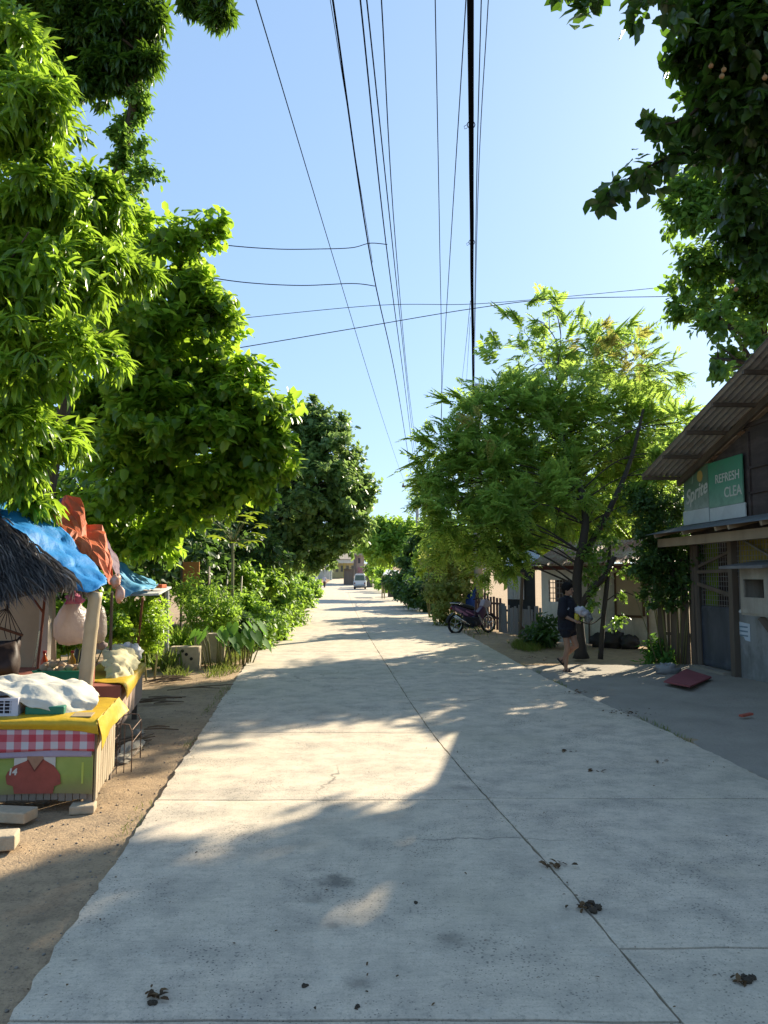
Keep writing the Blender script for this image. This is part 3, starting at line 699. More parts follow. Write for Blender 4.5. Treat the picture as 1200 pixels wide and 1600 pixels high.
L_APPLE = leafmat('star_apple_leaf', [(.018, .038, .014), (.03, .06, .018), (.045, .09, .02)], (.22, .46, .03), .32, .3, .5)
L_BACK = leafmat('back_leaf', [(.05, .11, .03), (.08, .17, .035), (.13, .23, .045)], (.42, .68, .08), .46, .42, .45)
L_HEDGE = leafmat('hedge_leaf', [(.08, .18, .025), (.13, .26, .03), (.19, .33, .04), (.10, .2, .025)], (.55, .80, .09), .48, .5, .35)
L_DARK = leafmat('dark_bush_leaf', [(.028, .065, .02), (.045, .095, .025), (.07, .14, .032)], (.22, .40, .06), .36, .5, .35)
L_TARO = leafmat('taro_leaf', [(.04, .12, .035), (.06, .16, .035), (.09, .2, .04)], (.28, .56, .06), .4, .7, .15)
L_YEL = leafmat('yellow_bush_leaf', [(.18, .25, .05), (.25, .28, .07), (.12, .2, .04), (.28, .25, .08)], (.62, .68, .15), .46, .5, .35)

# near mango tree on the left
tree('mango_tree', 'bright mango tree with long drooping leaves filling the left edge above the stalls',
     [V((-5.6, 9.6, 0)), V((-5.4, 9.2, 1.6)), V((-5.0, 8.6, 3.2)), V((-4.7, 8.2, 5.2))], .2,
     plobes([(10, 60, 7.2, 75), (25, 170, 7, 85), (95, 205, 7.6, 45), (60, 310, 7.3, 90), (150, 310, 7.9, 55), (25, 430, 7, 100), (120, 430, 7.6, 75), (205, 430, 8.2, 50),
             (70, 560, 7, 85), (140, 545, 7.6, 50), (25, 680, 7.2, 85), (95, 680, 7.6, 45), (50, 775, 7.8, 40), (-90, 420, 7.8, 150), (-70, 120, 7.8, 140), (-90, 660, 7.8, 140), (120, 350, 8.6, 70)]),
     4000, 'long', .215, L_MANGO, M_BARK, clump=.38, inner=.4, seed=1)
# tall dark mango above, its bare stem wrapped in a creeper
t = thing('tall_mango_tree', 'tall dark mango tree whose leaning stem is wrapped in creeper against the sky', 'tree', (-4.9, 10.6, 0))
stem = [V((-4.9, 10.6, 0)), V((-4.5, 10.3, 3)), W(150, 420, 9.7), W(172, 330, 9.5), W(187, 260, 9.4), W(203, 190, 9.3), W(212, 140, 9.2), W(215, 60, 9.2), W(190, -60, 9.2)]
lob0 = plobes([(125, 40, 9.2, 62), (195, 60, 9.3, 58), (230, 25, 9.2, 40), (175, 110, 9.2, 38), (150, 130, 9.3, 30), (238, 92, 9.1, 22), (90, 90, 9.4, 50), (150, -40, 9.3, 80), (60, -40, 9.3, 80), (215, 110, 9.2, 26), (100, 20, 9.2, 40)])
lob1 = plobes([(305, 0, 8.7, 30), (345, 5, 8.6, 30), (330, 30, 8.6, 18), (290, -60, 8.8, 50)]); lob = lob0 + lob1
mb = MB(); limbs(mb, stem, .10, lob0, r1=.4, seed=4, sub=2); mb.tube(catmull([W(190, -60, 9.2), W(270, -75, 8.9), W(320, -10, 8.7), W(350, 20, 8.6)], 4), [.04 - .0025 * k for k in range(13)], 6); mb.build('trunk', M_BARK, t, smooth=True)
foliage('crown', lob, 2900, 'long', .18, L_TALL, t, .4, .4)
vl = []
sp = catmull(stem[2:7], 6)
for i, p in enumerate(sp): vl.append((tuple(p + V((.03 * math.sin(i), 0, 0))), .10 + .035 * math.sin(i * 1.7), 1.0))
vl += plobes([(222, 228, 9.2, 14), (228, 272, 9.1, 16), (243, 270, 9.1, 11), (205, 300, 9.3, 18)])
foliage('creeper', vl, 620, 'oval', .085, L_BACK, t, .6, .6)
# broad-leaved tree in the middle left
tree('broadleaf_tree', 'dense broad leaved tree leaning over the verge behind the tarpaulin stalls',
     [V((-5.4, 14.0, 0)), V((-5.2, 13.8, 1.5)), V((-4.7, 13.3, 3.2)), V((-4.0, 12.8, 5.0))], .2,
     plobes([(232, 385, 12, 50), (318, 362, 12, 18), (345, 360, 12, 16), (292, 368, 12, 24), (262, 440, 12, 66), (325, 480, 12, 42), (350, 500, 12, 26), (205, 520, 11.6, 70), (285, 555, 12.2, 75), (345, 590, 12, 55), (395, 625, 12, 52),
             (432, 660, 12, 32), (250, 650, 11.6, 80), (330, 690, 12, 75), (410, 705, 12, 45), (445, 700, 12.2, 24), (200, 730, 11.8, 70), (270, 780, 12.2, 65), (370, 762, 12.2, 38), (160, 640, 12.5, 70), (150, 470, 12.5, 80), (150, 800, 12.6, 60),
             (230, 840, 12.6, 45), (270, 600, 13.5, 90), (180, 380, 12.6, 60), (430, 745, 12.3, 25)]),
     4300, 'oval', .205, L_BROAD, M_BARKD, clump=.3, inner=.4, seed=2, thin=.01)
tree('round_tree', 'dark rounded tree farther along the left verge beyond the broad leaved tree',
     [V((-4.6, 29, 0)), V((-4.2, 28.6, 2.5)), V((-3.6, 28.2, 5))], .28,
     plobes([(482, 655, 28, 30), (515, 668, 28, 30), (455, 690, 28, 50), (505, 710, 27.5, 45), (540, 725, 28, 30), (490, 760, 27, 60), (556, 770, 28, 26), (545, 805, 27.5, 36), (450, 800, 28, 55), (510, 835, 27.5, 34), (575, 780, 28, 12), (440, 860, 28, 36), (420, 740, 29, 60), (400, 830, 29, 50), (540, 760, 28, 34), (480, 868, 27.5, 22), (515, 865, 28, 14)]),
     5200, 'rhomb', .26, L_FAR, M_BARKD, clump=.3, inner=.62, seed=3, thin=.02)
# feathery tree on the right
r1l = [(840, 560, 20.2, 62), (850, 505, 20.2, 26), (862, 475, 20.2, 14), (905, 560, 20.7, 60), (930, 540, 20.9, 45), (985, 575, 20.5, 60), (1040, 580, 20.3, 40), (775, 640, 17.7, 62), (740, 640, 17.5, 30), (700, 700, 17.1, 46), (690, 760, 16.9, 42), (755, 745, 16.7, 70),
       (850, 680, 17.9, 85), (940, 680, 18.5, 85), (1010, 670, 18.3, 55), (860, 790, 16.2, 62), (775, 830, 15.8, 48), (715, 815, 16.0, 45), (672, 790, 16.1, 22), (950, 775, 18.5, 55), (1020, 745, 18.5, 45), (815, 850, 16, 26), (745, 860, 16.2, 26), (800, 790, 15.6, 45), (665, 745, 17.1, 16), (890, 620, 18.0, 60), (800, 880, 16.2, 22), (680, 830, 17.0, 34), (705, 862, 16.8, 30), (665, 770, 17.0, 26), (760, 885, 16.6, 26), (790, 720, 17.4, 50), (730, 700, 17.3, 40), (880, 750, 17.0, 50), (820, 640, 18.0, 50), (940, 815, 19.3, 30), (848, 775, 20, 42), (890, 795, 19.3, 32), (800, 775, 19.5, 30), (1050, 705, 15.8, 34), (1025, 740, 15.6, 34), (1060, 660, 16.2, 30), (1005, 790, 15.9, 26)]
t = thing('feathery_tree', 'airy feathery leaved tree over the right roadside behind the walking person', 'tree', (3.95, 15.6, 0))
trunk = [V((3.95, 15.6, 0)), W(903, 960, 15.6), W(902, 900, 15.6), W(915, 800, 15.8), W(890, 720, 17.2), W(860, 640, 18.2)]
lob = [(c, R, .42 if q[1] < 600 else (.75 if q[1] < 660 else 1.0)) for (c, R, a), q in zip(plobes(r1l), r1l)]; mb = MB(); limbs(mb, trunk, .13, lob, seed=6, sub=3, lr=.55)
mb.tube(catmull([W(906, 950, 15.6), W(925, 920, 15.4), W(945, 900, 15.3), W(960, 870, 15.3)], 4), [.07] * 8 + [.05] * 5, 7)
mb.tube(catmull([W(905, 880, 15.7), W(950, 800, 16.2), W(985, 720, 16.8), W(1005, 640, 17.4)], 4), [.08 - .004 * k for k in range(13)], 7)
mb.build('trunk', M_BARKD, t, smooth=True)
foliage('crown', lob, 7800, 'pinnate', .40, L_PIN, t, .34, .45)
ends = [((850, 463.4), 20.2), ((880, 501.4), 18.9), ((810, 501.4), 18.9), ((775, 536.4), 18.0), ((790, 491.4), 18.8), ((985, 506.4), 19.2), ((830, 471.4), 18.9), ((905, 491.4), 19.0), ((700, 626.4), 17.4), ((672, 691.4), 17.0), ((720, 621.4), 17.4), ((870, 471.4), 18.9), ((655, 721.4), 17.0), ((765, 556.4), 18.0), ((890, 521.4), 19.0), ((1005, 521.4), 19.2), ((960, 521.4), 19.4)]
P = np.array([tuple(W(a[0], a[1], y)) for a, y in ends for _ in range(3)]); O = norm(np.array([[(a[0] - 850) / 220, rng.normal() * .4, .55] for a, y in ends for _ in range(3)]))
parts = []; spray(P, O, 'pinnate', .72, parts); parts = [(v - np.array(t['_o'])[None], k, f) for v, k, f in parts]
link('long_fronds', np_mesh('long_fronds', parts), L_PIN, t, t['_o'])
foliage('dry_sprays', plobes([(930, 522, 18, 32), (985, 535, 17.9, 30), (745, 655, 15.9, 24), (955, 545, 17.8, 25), (1000, 560, 17.5, 30), (770, 690, 15.6, 20)]), 120, 'pinnate', .3, L_PINY, t, .5, .5)
# second, thin leaning trunk with a small leafy crown
t = thing('sapling', 'thin leaning sapling to the right of the walking person', 'tree', tuple(G(938, 1030)))
mb = MB(); g = G(938, 1030); mb.tube(catmull([g, W(943, 960, g.y), W(950, 890, g.y + .1), W(953, 850, g.y + .2)], 4), [.055 - .002 * k for k in range(13)], 7)
mb.tube(catmull([W(942, 975, g.y), W(948, 930, g.y - .1), W(952, 880, g.y - .15)], 3), [.03] * 7, 6)
mb.tube(catmull([W(944, 960, g.y), W(925, 975, g.y - .3), W(905, 970, g.y - .4)], 3), [.012] * 7, 5); mb.tube(catmull([W(946, 940, g.y), W(970, 925, g.y - .3), W(990, 930, g.y - .4)], 3), [.012] * 7, 5)
mb.build('trunk', M_BARKD, t, smooth=True)
foliage('crown', plobes([(950, 835, g.y + .1, 20), (930, 870, g.y, 24), (975, 890, g.y, 12), (925, 935, g.y - .3, 15), (915, 955, g.y - .3, 10), (975, 930, g.y - .3, 10), (960, 965, g.y - .3, 12), (930, 905, g.y, 18)]), 230, 'rhomb', .10, L_BACK, t, .6, .4)
# star apple reaching in from the right, dark, with a few fruits
t = thing('star_apple_tree', 'dark star apple tree with round fruits overhanging the top right corner', 'tree', (4.35, 4.6, 0))
lob = plobes([(1185, 40, 6, 105), (1125, 90, 6.2, 60), (1165, 205, 6.5, 70), (1075, 195, 6.3, 30), (1030, 195, 6.2, 18), (1095, 240, 6.3, 26), (1040, 245, 6.2, 22), (1000, 270, 6, 20), (960, 285, 6, 16), (938, 312, 6, 10), (1095, 140, 6.4, 34), (1195, 330, 6.5, 60), (1150, 290, 6.4, 26), (1190, 400, 6.6, 30),
              (1110, 30, 6, 50), (1190, 130, 6, 80), (1000, -6, 5.5, 18), (930, -15, 5.3, 18), (1050, -2, 5.5, 26), (885, -14, 5.3, 10), (985, 30, 5.5, 7), (908, 22, 5.3, 6), (1320, 120, 6.3, 180), (1300, -150, 6.2, 190), (1000, -120, 5.6, 90)])
mb = MB(); limbs(mb, [V((4.35, 4.6, 0)), V((4.4, 4.8, 1.8)), V((4.2, 5.1, 3.4)), V((4.6, 5.8, 5.6))], .15, [q for q in lob if q[1] > .5], seed=8, sub=2, thin=.007, lr=.5)
for br in ([W(1260, 170, 6.5), W(1160, 215, 6.5), W(1080, 235, 6.3), W(1010, 262, 6.1), W(945, 305, 6)], [W(1290, -60, 5.9), W(1130, -30, 5.7), W(1010, -8, 5.5), W(900, -8, 5.3)], [W(1220, 120, 6.3), W(1130, 140, 6.3), W(1070, 185, 6.3), W(1030, 195, 6.2)]):
    c = catmull(br, 5); mb.tube(c, [.022 - .017 * k / len(c) for k in range(len(c))], 6); mb.build('trunk', M_BARKD, t, smooth=True)
foliage('crown', lob, 2700, 'oval', .135, L_APPLE, t, .42, .35)
mf = mat('star_apple_skin', (.3, .15, .07), (.22, .16, .06), 4, .45, bump=0)
for (px, py, Y) in ((1131, 109, 5.7), (1128, 119, 5.65), (1111, 103, 5.8), (1144, 440, 6.2), (1195, 121, 5.5), (1150, 452, 6.2)):
    b = MB(); p = W(px, py, Y); b.lathe(p, [(.002, -.02), (.012, -.017), (.019, -.006), (.02, .004), (.013, .016), (.003, .02), (.002, .04)], 12); b.build('fruit', mf, t, smooth=True)
# tall tree behind the shop house
tree('tall_back_tree', 'tall leafy tree rising behind the corrugated shop roof', [V((8.2, 16.0, 0)), V((8.0, 15.6, 3)), V((7.6, 15.0, 6)), V((7.2, 14.8, 9))], .26,
     plobes([(1065, 290, 14.2, 32), (1050, 330, 14.2, 20), (1100, 280, 14, 36), (1110, 340, 14.0, 50), (1075, 345, 14.2, 30), (1100, 420, 14.7, 52), (1088, 490, 14.5, 34), (1125, 500, 12.9, 40), (1112, 560, 12.4, 26), (1160, 440, 14.7, 80), (1170, 300, 14.0, 80), (1185, 540, 13.2, 56), (1240, 470, 14.4, 80), (1260, 380, 14.0, 100), (1250, 230, 14.0, 100), (1330, 420, 14.9, 110)]),
     3400, 'oval', .165, L_BACK, M_BARKD, clump=.34, inner=.4, seed=9, gaps=[(tuple(G(*q)), r) for q, r in (((566, 1428), .15), ((640, 1375), .14), ((620, 1318), .16), ((470, 1345), .14), ((400, 1412), .14), ((255, 1558), .14), ((320, 1338), .14))])
# palm behind, thin upright fronds
def palm(name, label, base, h, nf, L, m, seed, upr=.6):
    t = thing(name, label, 'palm', tuple(base)); r = random.Random(seed); base = V(base)
    b = MB(); top = base + V((.3, 0, h)); b.tube(catmull([base, base + V((.1, 0, h * .5)), top], 5), [.16 - .006 * k for k in range(11)], 8); b.build('trunk', M_BARK, t, smooth=True)
    parts = []
    for i in range(nf):
        a = 2 * PI * i / nf + r.uniform(-.2, .2); el = r.uniform(.2, 1.3) * upr + .15
        d = np.array([math.cos(a) * math.cos(el), math.sin(a) * math.cos(el), math.sin(el)]); n = 26
        tt = np.linspace(.08, 1, n)[:, None]; p = np.array(top)[None] + d * L * tt - UP * L * .55 * tt ** 2.2
        tang = norm(np.gradient(p, axis=0)); s = norm(np.cross(tang, np.tile(UP, (n, 1)))); nn = np.cross(s, tang)
        for sg in (-1, 1): parts.append(leaf_arrays(p, norm(s * sg + tang * .7 - UP * .35), nn, L * .33 * (1.05 - .75 * tt[:, 0]), .07, T_RHOMB))
        parts.append(leaf_arrays(p[:-1], tang[:-1], nn[:-1], np.full(n - 1, L / n * 1.15), .3, T_RHOMB))
    parts = [(v - np.array(base)[None], k, f) for v, k, f in parts]
    link('crown', np_mesh('crown', parts), m, t, base)
palm('palm_tree', 'slender palm whose fronds rise just behind the feathery tree', (8.3, 26.5, 0), 8.3, 15, 1.9, L_FAR, 2)
palm('palm_tree', 'short palm in the far right gap above the small bushes', (3.55, 34, 0), 2.6, 13, 1.6, L_YEL, 5)
# background trees
BT = [('pale_green_tree', 'light green bushy tree standing beyond the concrete pole on the right', (1.7, 57, 0), [(600, 835, 57, 24), (630, 840, 56, 26), (655, 845, 55, 24), (580, 850, 58, 14), (610, 862, 55, 22), (645, 868, 54, 22), (590, 868, 57, 14), (620, 818, 57, 12)], 900, .42, L_HEDGE),
      ('conical_tree', 'dark conical evergreen on the right verge before the light green tree', (2.3, 44, 0), [(655, 850, 44, 16), (645, 880, 44, 24), (668, 885, 43, 24), (655, 915, 43, 30), (670, 850, 43, 14), (680, 905, 42, 24), (662, 835, 44, 9)], 800, .3, L_DARK),
      ('dark_hedge_tree', 'low dark bushy tree hugging the road edge on the right', (2.15, 37, 0), [(650, 925, 37, 22), (672, 932, 35.5, 22), (630, 915, 41, 18), (685, 915, 36, 26), (610, 908, 50, 13), (662, 905, 39, 24)], 800, .24, L_DARK),
      ('far_left_tree', 'pale far tree at the left of the road end', (-13, 140, 0), [(470, 862, 140, 22), (495, 850, 145, 16), (450, 850, 140, 24), (430, 870, 140, 26)], 450, .8, L_FAR),
      ('far_middle_tree', 'hazy far tree rising behind the yellow building', (-6, 168, 1), [(525, 858, 168, 18), (545, 862, 170, 16), (508, 864, 172, 14), (565, 860, 168, 15), (535, 848, 172, 12)], 500, .9, L_FAR),
      ('far_right_tree', 'far tree above the brown fence right of the yellow building', (1, 125, 1), [(575, 850, 125, 18), (590, 862, 122, 18), (605, 850, 120, 18), (585, 835, 126, 12)], 450, .75, L_BROAD),
      ('behind_mango_tree', 'shaded tree behind the thatched hut at far left', (-9, 16, 0), [(60, 850, 15, 110), (150, 900, 14.5, 70), (-40, 820, 15, 140), (100, 740, 16, 110), (20, 960, 14.5, 60), (200, 860, 16, 60)], 900, .24, L_DARK),
      ('behind_broadleaf_tree', 'shaded tree behind the papaya and bamboo stakes', (-7, 23, 0), [(330, 850, 22, 60), (390, 870, 24, 50), (280, 880, 20, 60), (350, 800, 24, 70), (250, 800, 22, 80), (420, 880, 30, 40)], 1100, .25, L_DARK),
      ('yard_tree', 'leafy tree in the yard behind the low pale house', (8.5, 24, 0), [(1010, 830, 23, 50), (960, 800, 24, 55), (1050, 780, 23, 50), (1060, 840, 21, 40), (900, 830, 25, 50), (1000, 740, 24, 60), (860, 840, 26, 45)], 900, .26, L_BROAD),
      ('shed_tree', 'leafy tree behind the zinc shed', (5.5, 30, 0), [(790, 790, 28, 34), (835, 770, 29, 40), (755, 800, 27, 28), (870, 790, 29, 36), (780, 850, 30, 45), (820, 830, 31, 45), (740, 840, 32, 40), (790, 890, 29, 26), (700, 850, 34, 34)], 800, .28, L_BACK)]
for nm, lab, base, lo, n, L, m in BT:
    lb = plobes(lo); c = V(lb[0][0]); top = V((base[0], base[1], c.z))
    tree(nm, lab, [V(base), V(base).lerp(top, .5) + V((.1, 0, 0)), top], .12 + base[1] * .002, lb, n * 2, 'rhomb', L, m, M_BARKD, 'trees in the background', sub=2, inner=.55, clump=.36, thin=.02)
# vine-grown bush over the plank fence
def bush(name, label, lo, n, kind, L, m, clump=.5, inner=.4, floor=.02, group=None, stems=6, seed=0, cat='shrub'):
    lb = plobes(lo) if len(lo[0]) == 4 else lo
    c = V(lb[0][0]); base = V((c.x, c.y, gz(c.y) - .05)); t = thing(name, label, cat, tuple(base), group); r = random.Random(seed)
    b = MB()
    for q, R, a in lb:
        for _ in range(max(1, stems // len(lb))):
            e = V(q) + V((r.gauss(0, 1), r.gauss(0, 1), r.gauss(.3, .6))) * R * .5; s = base + V((r.uniform(-.012, .012), r.uniform(-.012, .012), 0)) + V((e.x - base.x, e.y - base.y, 0)) * (.45 if len(lb) > 4 else .1)
            b.tube([s, (s + e) / 2 + V((0, 0, .06)), e], [.014, .01, .005], 5)
    b.build('stems', M_STEM, t, smooth=True)
    foliage('leaves', lb, int(n * 1.7), kind, L, m, t, clump, inner, floor + base.z)
    return t
bush('creeper_bush', 'dark creeper spilling over the plank fence beside the shop', [(1050, 880, 14.6, 32), (1020, 870, 15, 30), (1070, 900, 14.4, 22), (1030, 910, 14.7, 24), (1010, 895, 15, 22), (1050, 840, 14.8, 24), (1085, 860, 14.2, 18), (1040, 945, 14.6, 16), (1015, 830, 15, 20), (1060, 930, 14.4, 14), (1005, 930, 14.7, 10), (1012, 800, 15.4, 34), (1045, 790, 15.2, 30), (1035, 850, 15.2, 34), (1000, 770, 15.8, 24)], 1100, 'rhomb', .10, L_DARK, .6, .4, stems=8, seed=2)
bush('low_weed', 'small dark green weed at the foot of the plank fence', [(1025, 1024, 15.0, 14), (1048, 1035, 14.4, 8)], 70, 'narrow', .16, L_TARO, seed=4)
bush('spiky_plant', 'dark green plant at the corner of the white house wall', [(850, 988, 18.6, 11), (860, 1000, 18.3, 10), (844, 1000, 18.6, 10)], 60, 'narrow', .26, L_DARK, seed=5)
bush('yellowing_shrub', 'tall yellowing shrub beside the parked motorcycle', [(700, 890, 27, 32), (725, 880, 27.5, 28), (690, 925, 26.5, 26), (715, 920, 26.5, 30), (705, 955, 26, 24), (680, 875, 27.5, 18), (712, 850, 28, 18)], 620, 'rhomb', .17, L_YEL, .5, .4, seed=6, stems=9)
bush('tall_sprig_bush', 'bright green sprig bush leaning from the right verge', [(672, 872, 31, 18), (690, 862, 31, 14), (660, 885, 32, 12)], 170, 'rhomb', .18, L_HEDGE, seed=7)
HB = [('leafy bright shrub nearest the camera at the road edge behind the taro', [(400, 975, 18.5, 34), (425, 985, 20, 26), (380, 960, 18.5, 34), (408, 1000, 18, 22), (392, 1012, 17.4, 14)], 620, .14),
      ('bright shrub whose crown touches the road just past the taro', [(440, 950, 25, 30), (428, 968, 24, 24), (455, 965, 26, 20), (418, 935, 25, 26)], 520, .17),
      ('tall airy shrub behind the middle of the left hedge', [(400, 915, 23, 34), (370, 915, 22, 30), (430, 905, 27, 24), (385, 890, 24, 22)], 520, .18),
      ('yellow green shrub midway along the left road edge', [(465, 935, 36, 22), (452, 925, 36, 20), (478, 940, 40, 14), (445, 905, 38, 18)], 420, .22),
      ('last bright shrub before the scooter on the left road edge', [(484, 922, 58, 14), (472, 912, 58, 16), (492, 925, 62, 8), (460, 900, 62, 16)], 330, .34),
      ('wispy shrub around the bamboo stakes', [(335, 945, 16.5, 30), (312, 960, 16, 26), (350, 970, 16.5, 22), (300, 930, 17, 26)], 420, .12),
      ('dark leafed shrub in the middle of the hedge', [(388, 985, 17.6, 20), (375, 1000, 17.2, 14), (372, 975, 17.4, 18)], 240, .12),
      ('tangled shrub behind the white post of the tarpaulin stall', [(238, 962, 13, 24), (225, 965, 12.5, 28), (243, 985, 13, 22), (236, 1000, 12.6, 18), (205, 950, 12.5, 28)], 460, .10),
      ('shaded shrub between the bamboo post and the hut', [(105, 960, 12.2, 26), (85, 985, 11.8, 26), (130, 945, 12.5, 26), (95, 1010, 11.5, 18), (165, 965, 12, 26), (185, 985, 11.5, 20)], 480, .11)]
for i, (lab, lo, n, L) in enumerate(HB):
    bush('roadside_shrub', lab, lo, n, 'rhomb' if i not in (5, 7) else 'narrow', L, L_DARK if i == 6 else (L_BROAD if i in (7, 8) else L_HEDGE), .5, .45, group='shrubs along the left verge', stems=5, seed=20 + i)
bush('verge_bush', 'light green bush on the right verge just past the white minivan', [(592, 906, 84, 10), (600, 898, 80, 12), (588, 893, 92, 10), (606, 910, 76, 10), (598, 915, 74, 8), (580, 888, 100, 9)], 300, 'rhomb', .4, L_HEDGE, seed=41)
# taro clump with big heart-shaped leaves
def taro(label, c, n, R, Lmax, seed):
    c = V(c); t = thing('taro_plant', label, 'plant', (c.x, c.y, -.05), 'taro plants'); r = random.Random(seed); b = MB(); lv = MB()
    for i in range(n):
        a = r.uniform(0, 2 * PI); q = R * math.sqrt(r.random()); s = V((c.x + q * .5 * math.cos(a), c.y + q * .5 * math.sin(a), -.05)); h = r.uniform(.35, .75)
        e = V((c.x + q * math.cos(a), c.y + q * math.sin(a), h)); b.tube([s, (s + e) / 2 + V((0, 0, .08)), e], [.014, .011, .008], 6)
        d = V((math.cos(a) + .5, math.sin(a) - .6, 0)).normalized(); d = (d * .62 - V((0, 0, .78))).normalized(); nrm = V((d.x, d.y, 1.2)).normalized(); sd = d.cross(nrm).normalized(); nrm = sd.cross(d)
        L = Lmax * r.uniform(.65, 1)
        o = [(-.28, .16), (-.2, .34), (.05, .42), (.35, .36), (.7, .17), (1, 0)]
        mid = [(-.02, -.0), (.25, -.03), (.55, -.04), (1, -.02)]
        vs = [e + d * L * x + nrm * L * z for x, z in mid]
        for sg in (1, -1): vs += [e + d * L * x + sd * sg * L * y + nrm * L * .06 for x, y in o[:-1]]
        lv.add(vs, [(0, 5, 4), (0, 1, 6, 5), (1, 2, 7, 6), (2, 3, 8, 7), (0, 9, 10), (0, 10, 11, 1), (1, 11, 12, 2), (2, 12, 13, 3)])
    b.build('stalks', M_STEM, t, smooth=True); lv.build('leaves', L_TARO, t, smooth=True)
taro('taro clump with big upright leaves closest to the road', G(375, 1035), 16, .5, .36, 1)
taro('taro clump farther left with broad leaves beside the hollow block', G(338, 1040), 9, .38, .34, 2)
# papaya with bright palmate leaves
t = thing('papaya_plant', 'slender papaya with flat bright leaves above the bamboo stakes', 'plant', tuple(G(362, 1010)))
b = MB(); g = G(362, 1010); top = W(364, 848, g.y); b.tube(catmull([g, W(363, 930, g.y), top], 5), [.045 - .0015 * k for k in range(11)], 8); b.build('trunk', mat('papaya_stem', (.3, .29, .17), (.22, .22, .13), 6), t, smooth=True)
lv = MB(); st = MB(); r = random.Random(9)
def palmate(c, d, nrm, R):
    d = d.normalized(); sd = d.cross(nrm).normalized(); nrm = sd.cross(d)
    for k in range(7):
        a = (k - 3) * .72; dd = (d * math.cos(a) + sd * math.sin(a)); ss = (sd * math.cos(a) - d * math.sin(a)); L = R * (1 - .08 * abs(k - 3))
        pts = [(0, 0), (.3, .09), (.5, .2), (.6, .1), (.8, .15), (1, 0), (.8, -.15), (.6, -.1), (.5, -.2), (.3, -.09)]
        cz = c + nrm * .01 * k * .3
        vs = [cz + dd * L * x + ss * L * y - nrm * L * .18 * x * x for x, y in pts]; lv.add(vs, [tuple(range(10))])
lvp = [((325, 808), .3), ((345, 805), .0), ((385, 808), -.2), ((405, 820), .1), ((400, 835), -.3), ((350, 828), -.35), ((375, 815), .3), ((340, 838), .1), ((392, 845), .2), ((372, 850), -.25), ((355, 800), .2), ((395, 800), .25)]
for (px, py), dy in lvp:
    e = W(px, py, g.y + dy); st.tube([top, (top + e) / 2 + V((0, 0, .06)), e], [.012, .009, .007], 5)
    d = V((e.x - top.x, e.y - top.y, .02)); palmate(e, d if d.length > .05 else V((1, -.3, 0)), V((.25, .2, 1)), .30)
lv.build('leaves', leafmat('papaya_leaf', [(.13, .23, .02), (.19, .29, .02), (.24, .28, .025)], (.5, .62, .04), .42, .5, .4), t); st.build('stalks', M_STEM, t, smooth=True)

# bamboo stakes
MBAM = mat('bamboo', (.42, .34, .21), (.33, .26, .15), 4, .55, spec=.4, bump=.15, stretch=(1, 1, .3))
for lab, (x0, y0), (x1, y1) in (('bamboo stake left of the papaya stem', (350, 985), (355, 905)), ('bamboo stake leaning right of the papaya stem', (371, 985), (378, 900)), ('short pale stake with twine beyond the tarpaulin stall', (296, 985), (298, 914)), ('thin stake nearest the orange panel', (326, 930), (327, 885))):
    g = G(x0, 1010 if x0 > 320 else 1012); b = MB(); b.tube([V((g.x, g.y, -.05)), W(x1, y1, g.y)], [.026, .02], 7); tag(b.build('garden_stake', MBAM, org=(g.x, g.y, -.05), smooth=True), lab, 'stake', 'garden stakes')
b = MB(); p = W(299, 898, 18); b.box(p.x - .2, p.x + .18, 18, 18.04, 1.25, 1.98); pt = thing('hanging_board', 'orange brown board hung on a pole in the left shade', 'board', (p.x, 18, 0)); b.build('board', mat('orange_board', (.5, .22, .06), (.38, .16, .05), 3, .7), pt)
b = MB(); b.box(p.x - .25, p.x - .2, 18.0, 18.05, -.05, 2.05); b.build('pole', M_WOOD, pt)
# grass
def grass(name, pts, hs, m, w=.05):
    pts = np.array(pts); n = len(pts); d = norm(np.concatenate([rng.normal(size=(n, 2)) * .45, np.ones((n, 1))], 1)); nn = norm(rdir(n) + np.array([0, -.6, .2]))
    me = np_mesh(name, [leaf_arrays(pts, d, nn, np.array(hs), w, T_LONG)]); return struct(link(name, me, m), 'stuff')
pp = []; hh = []
def patch(n, fn, h0, h1):
    k = 0
    while k < n:
        p = fn()
        if p is None: continue
        pp.append((p[0], p[1], gz(p[1]) - .06)); hh.append(random.uniform(h0, h1)); k += 1
def between(pxs):
    g = [G(*q) for q in pxs]
    def f():
        w = [random.random() ** 1.0 + 1e-3 for _ in g]; s = sum(w); return (sum(a * p.x for a, p in zip(w, g)) / s, sum(a * p.y for a, p in zip(w, g)) / s)
    return f
def strip(e, off0, off1, y0, y1, thr=.0):
    def f():
        y = y0 + (y1 - y0) * random.random(); o = random.uniform(off0, off1)
        if noise.noise(V((y * .8, o * 2, 5))) < thr: return None
        return (e(y) + o, y)
    return f
patch(5200, between([(770, 1003), (800, 1022), (850, 1020), (880, 1010), (840, 1000), (810, 995)]), .06, .2)
patch(1200, strip(eL, -1.3, -.05, 13.0, 17.5, -.05), .06, .22); patch(1500, strip(eL, -1.3, .05, 17.5, 45, -.1), .1, .35)
patch(900, strip(eR, .05, .9, 21, 60, -.1), .08, .3); patch(350, strip(eL, -.16, .03, 2, 12, .12), .02, .07)
patch(900, between([(240, 1010), (330, 1010), (300, 985), (260, 990), (225, 1000)]), .15, .5); patch(260, strip(eR, .0, .12, 8, 15, .1), .03, .1)
grass('grass', pp, hh, leafmat('grass_blade', [(.09, .16, .025), (.15, .22, .035), (.2, .22, .05), (.26, .23, .09)], (.4, .5, .08), .35, .6, .3))
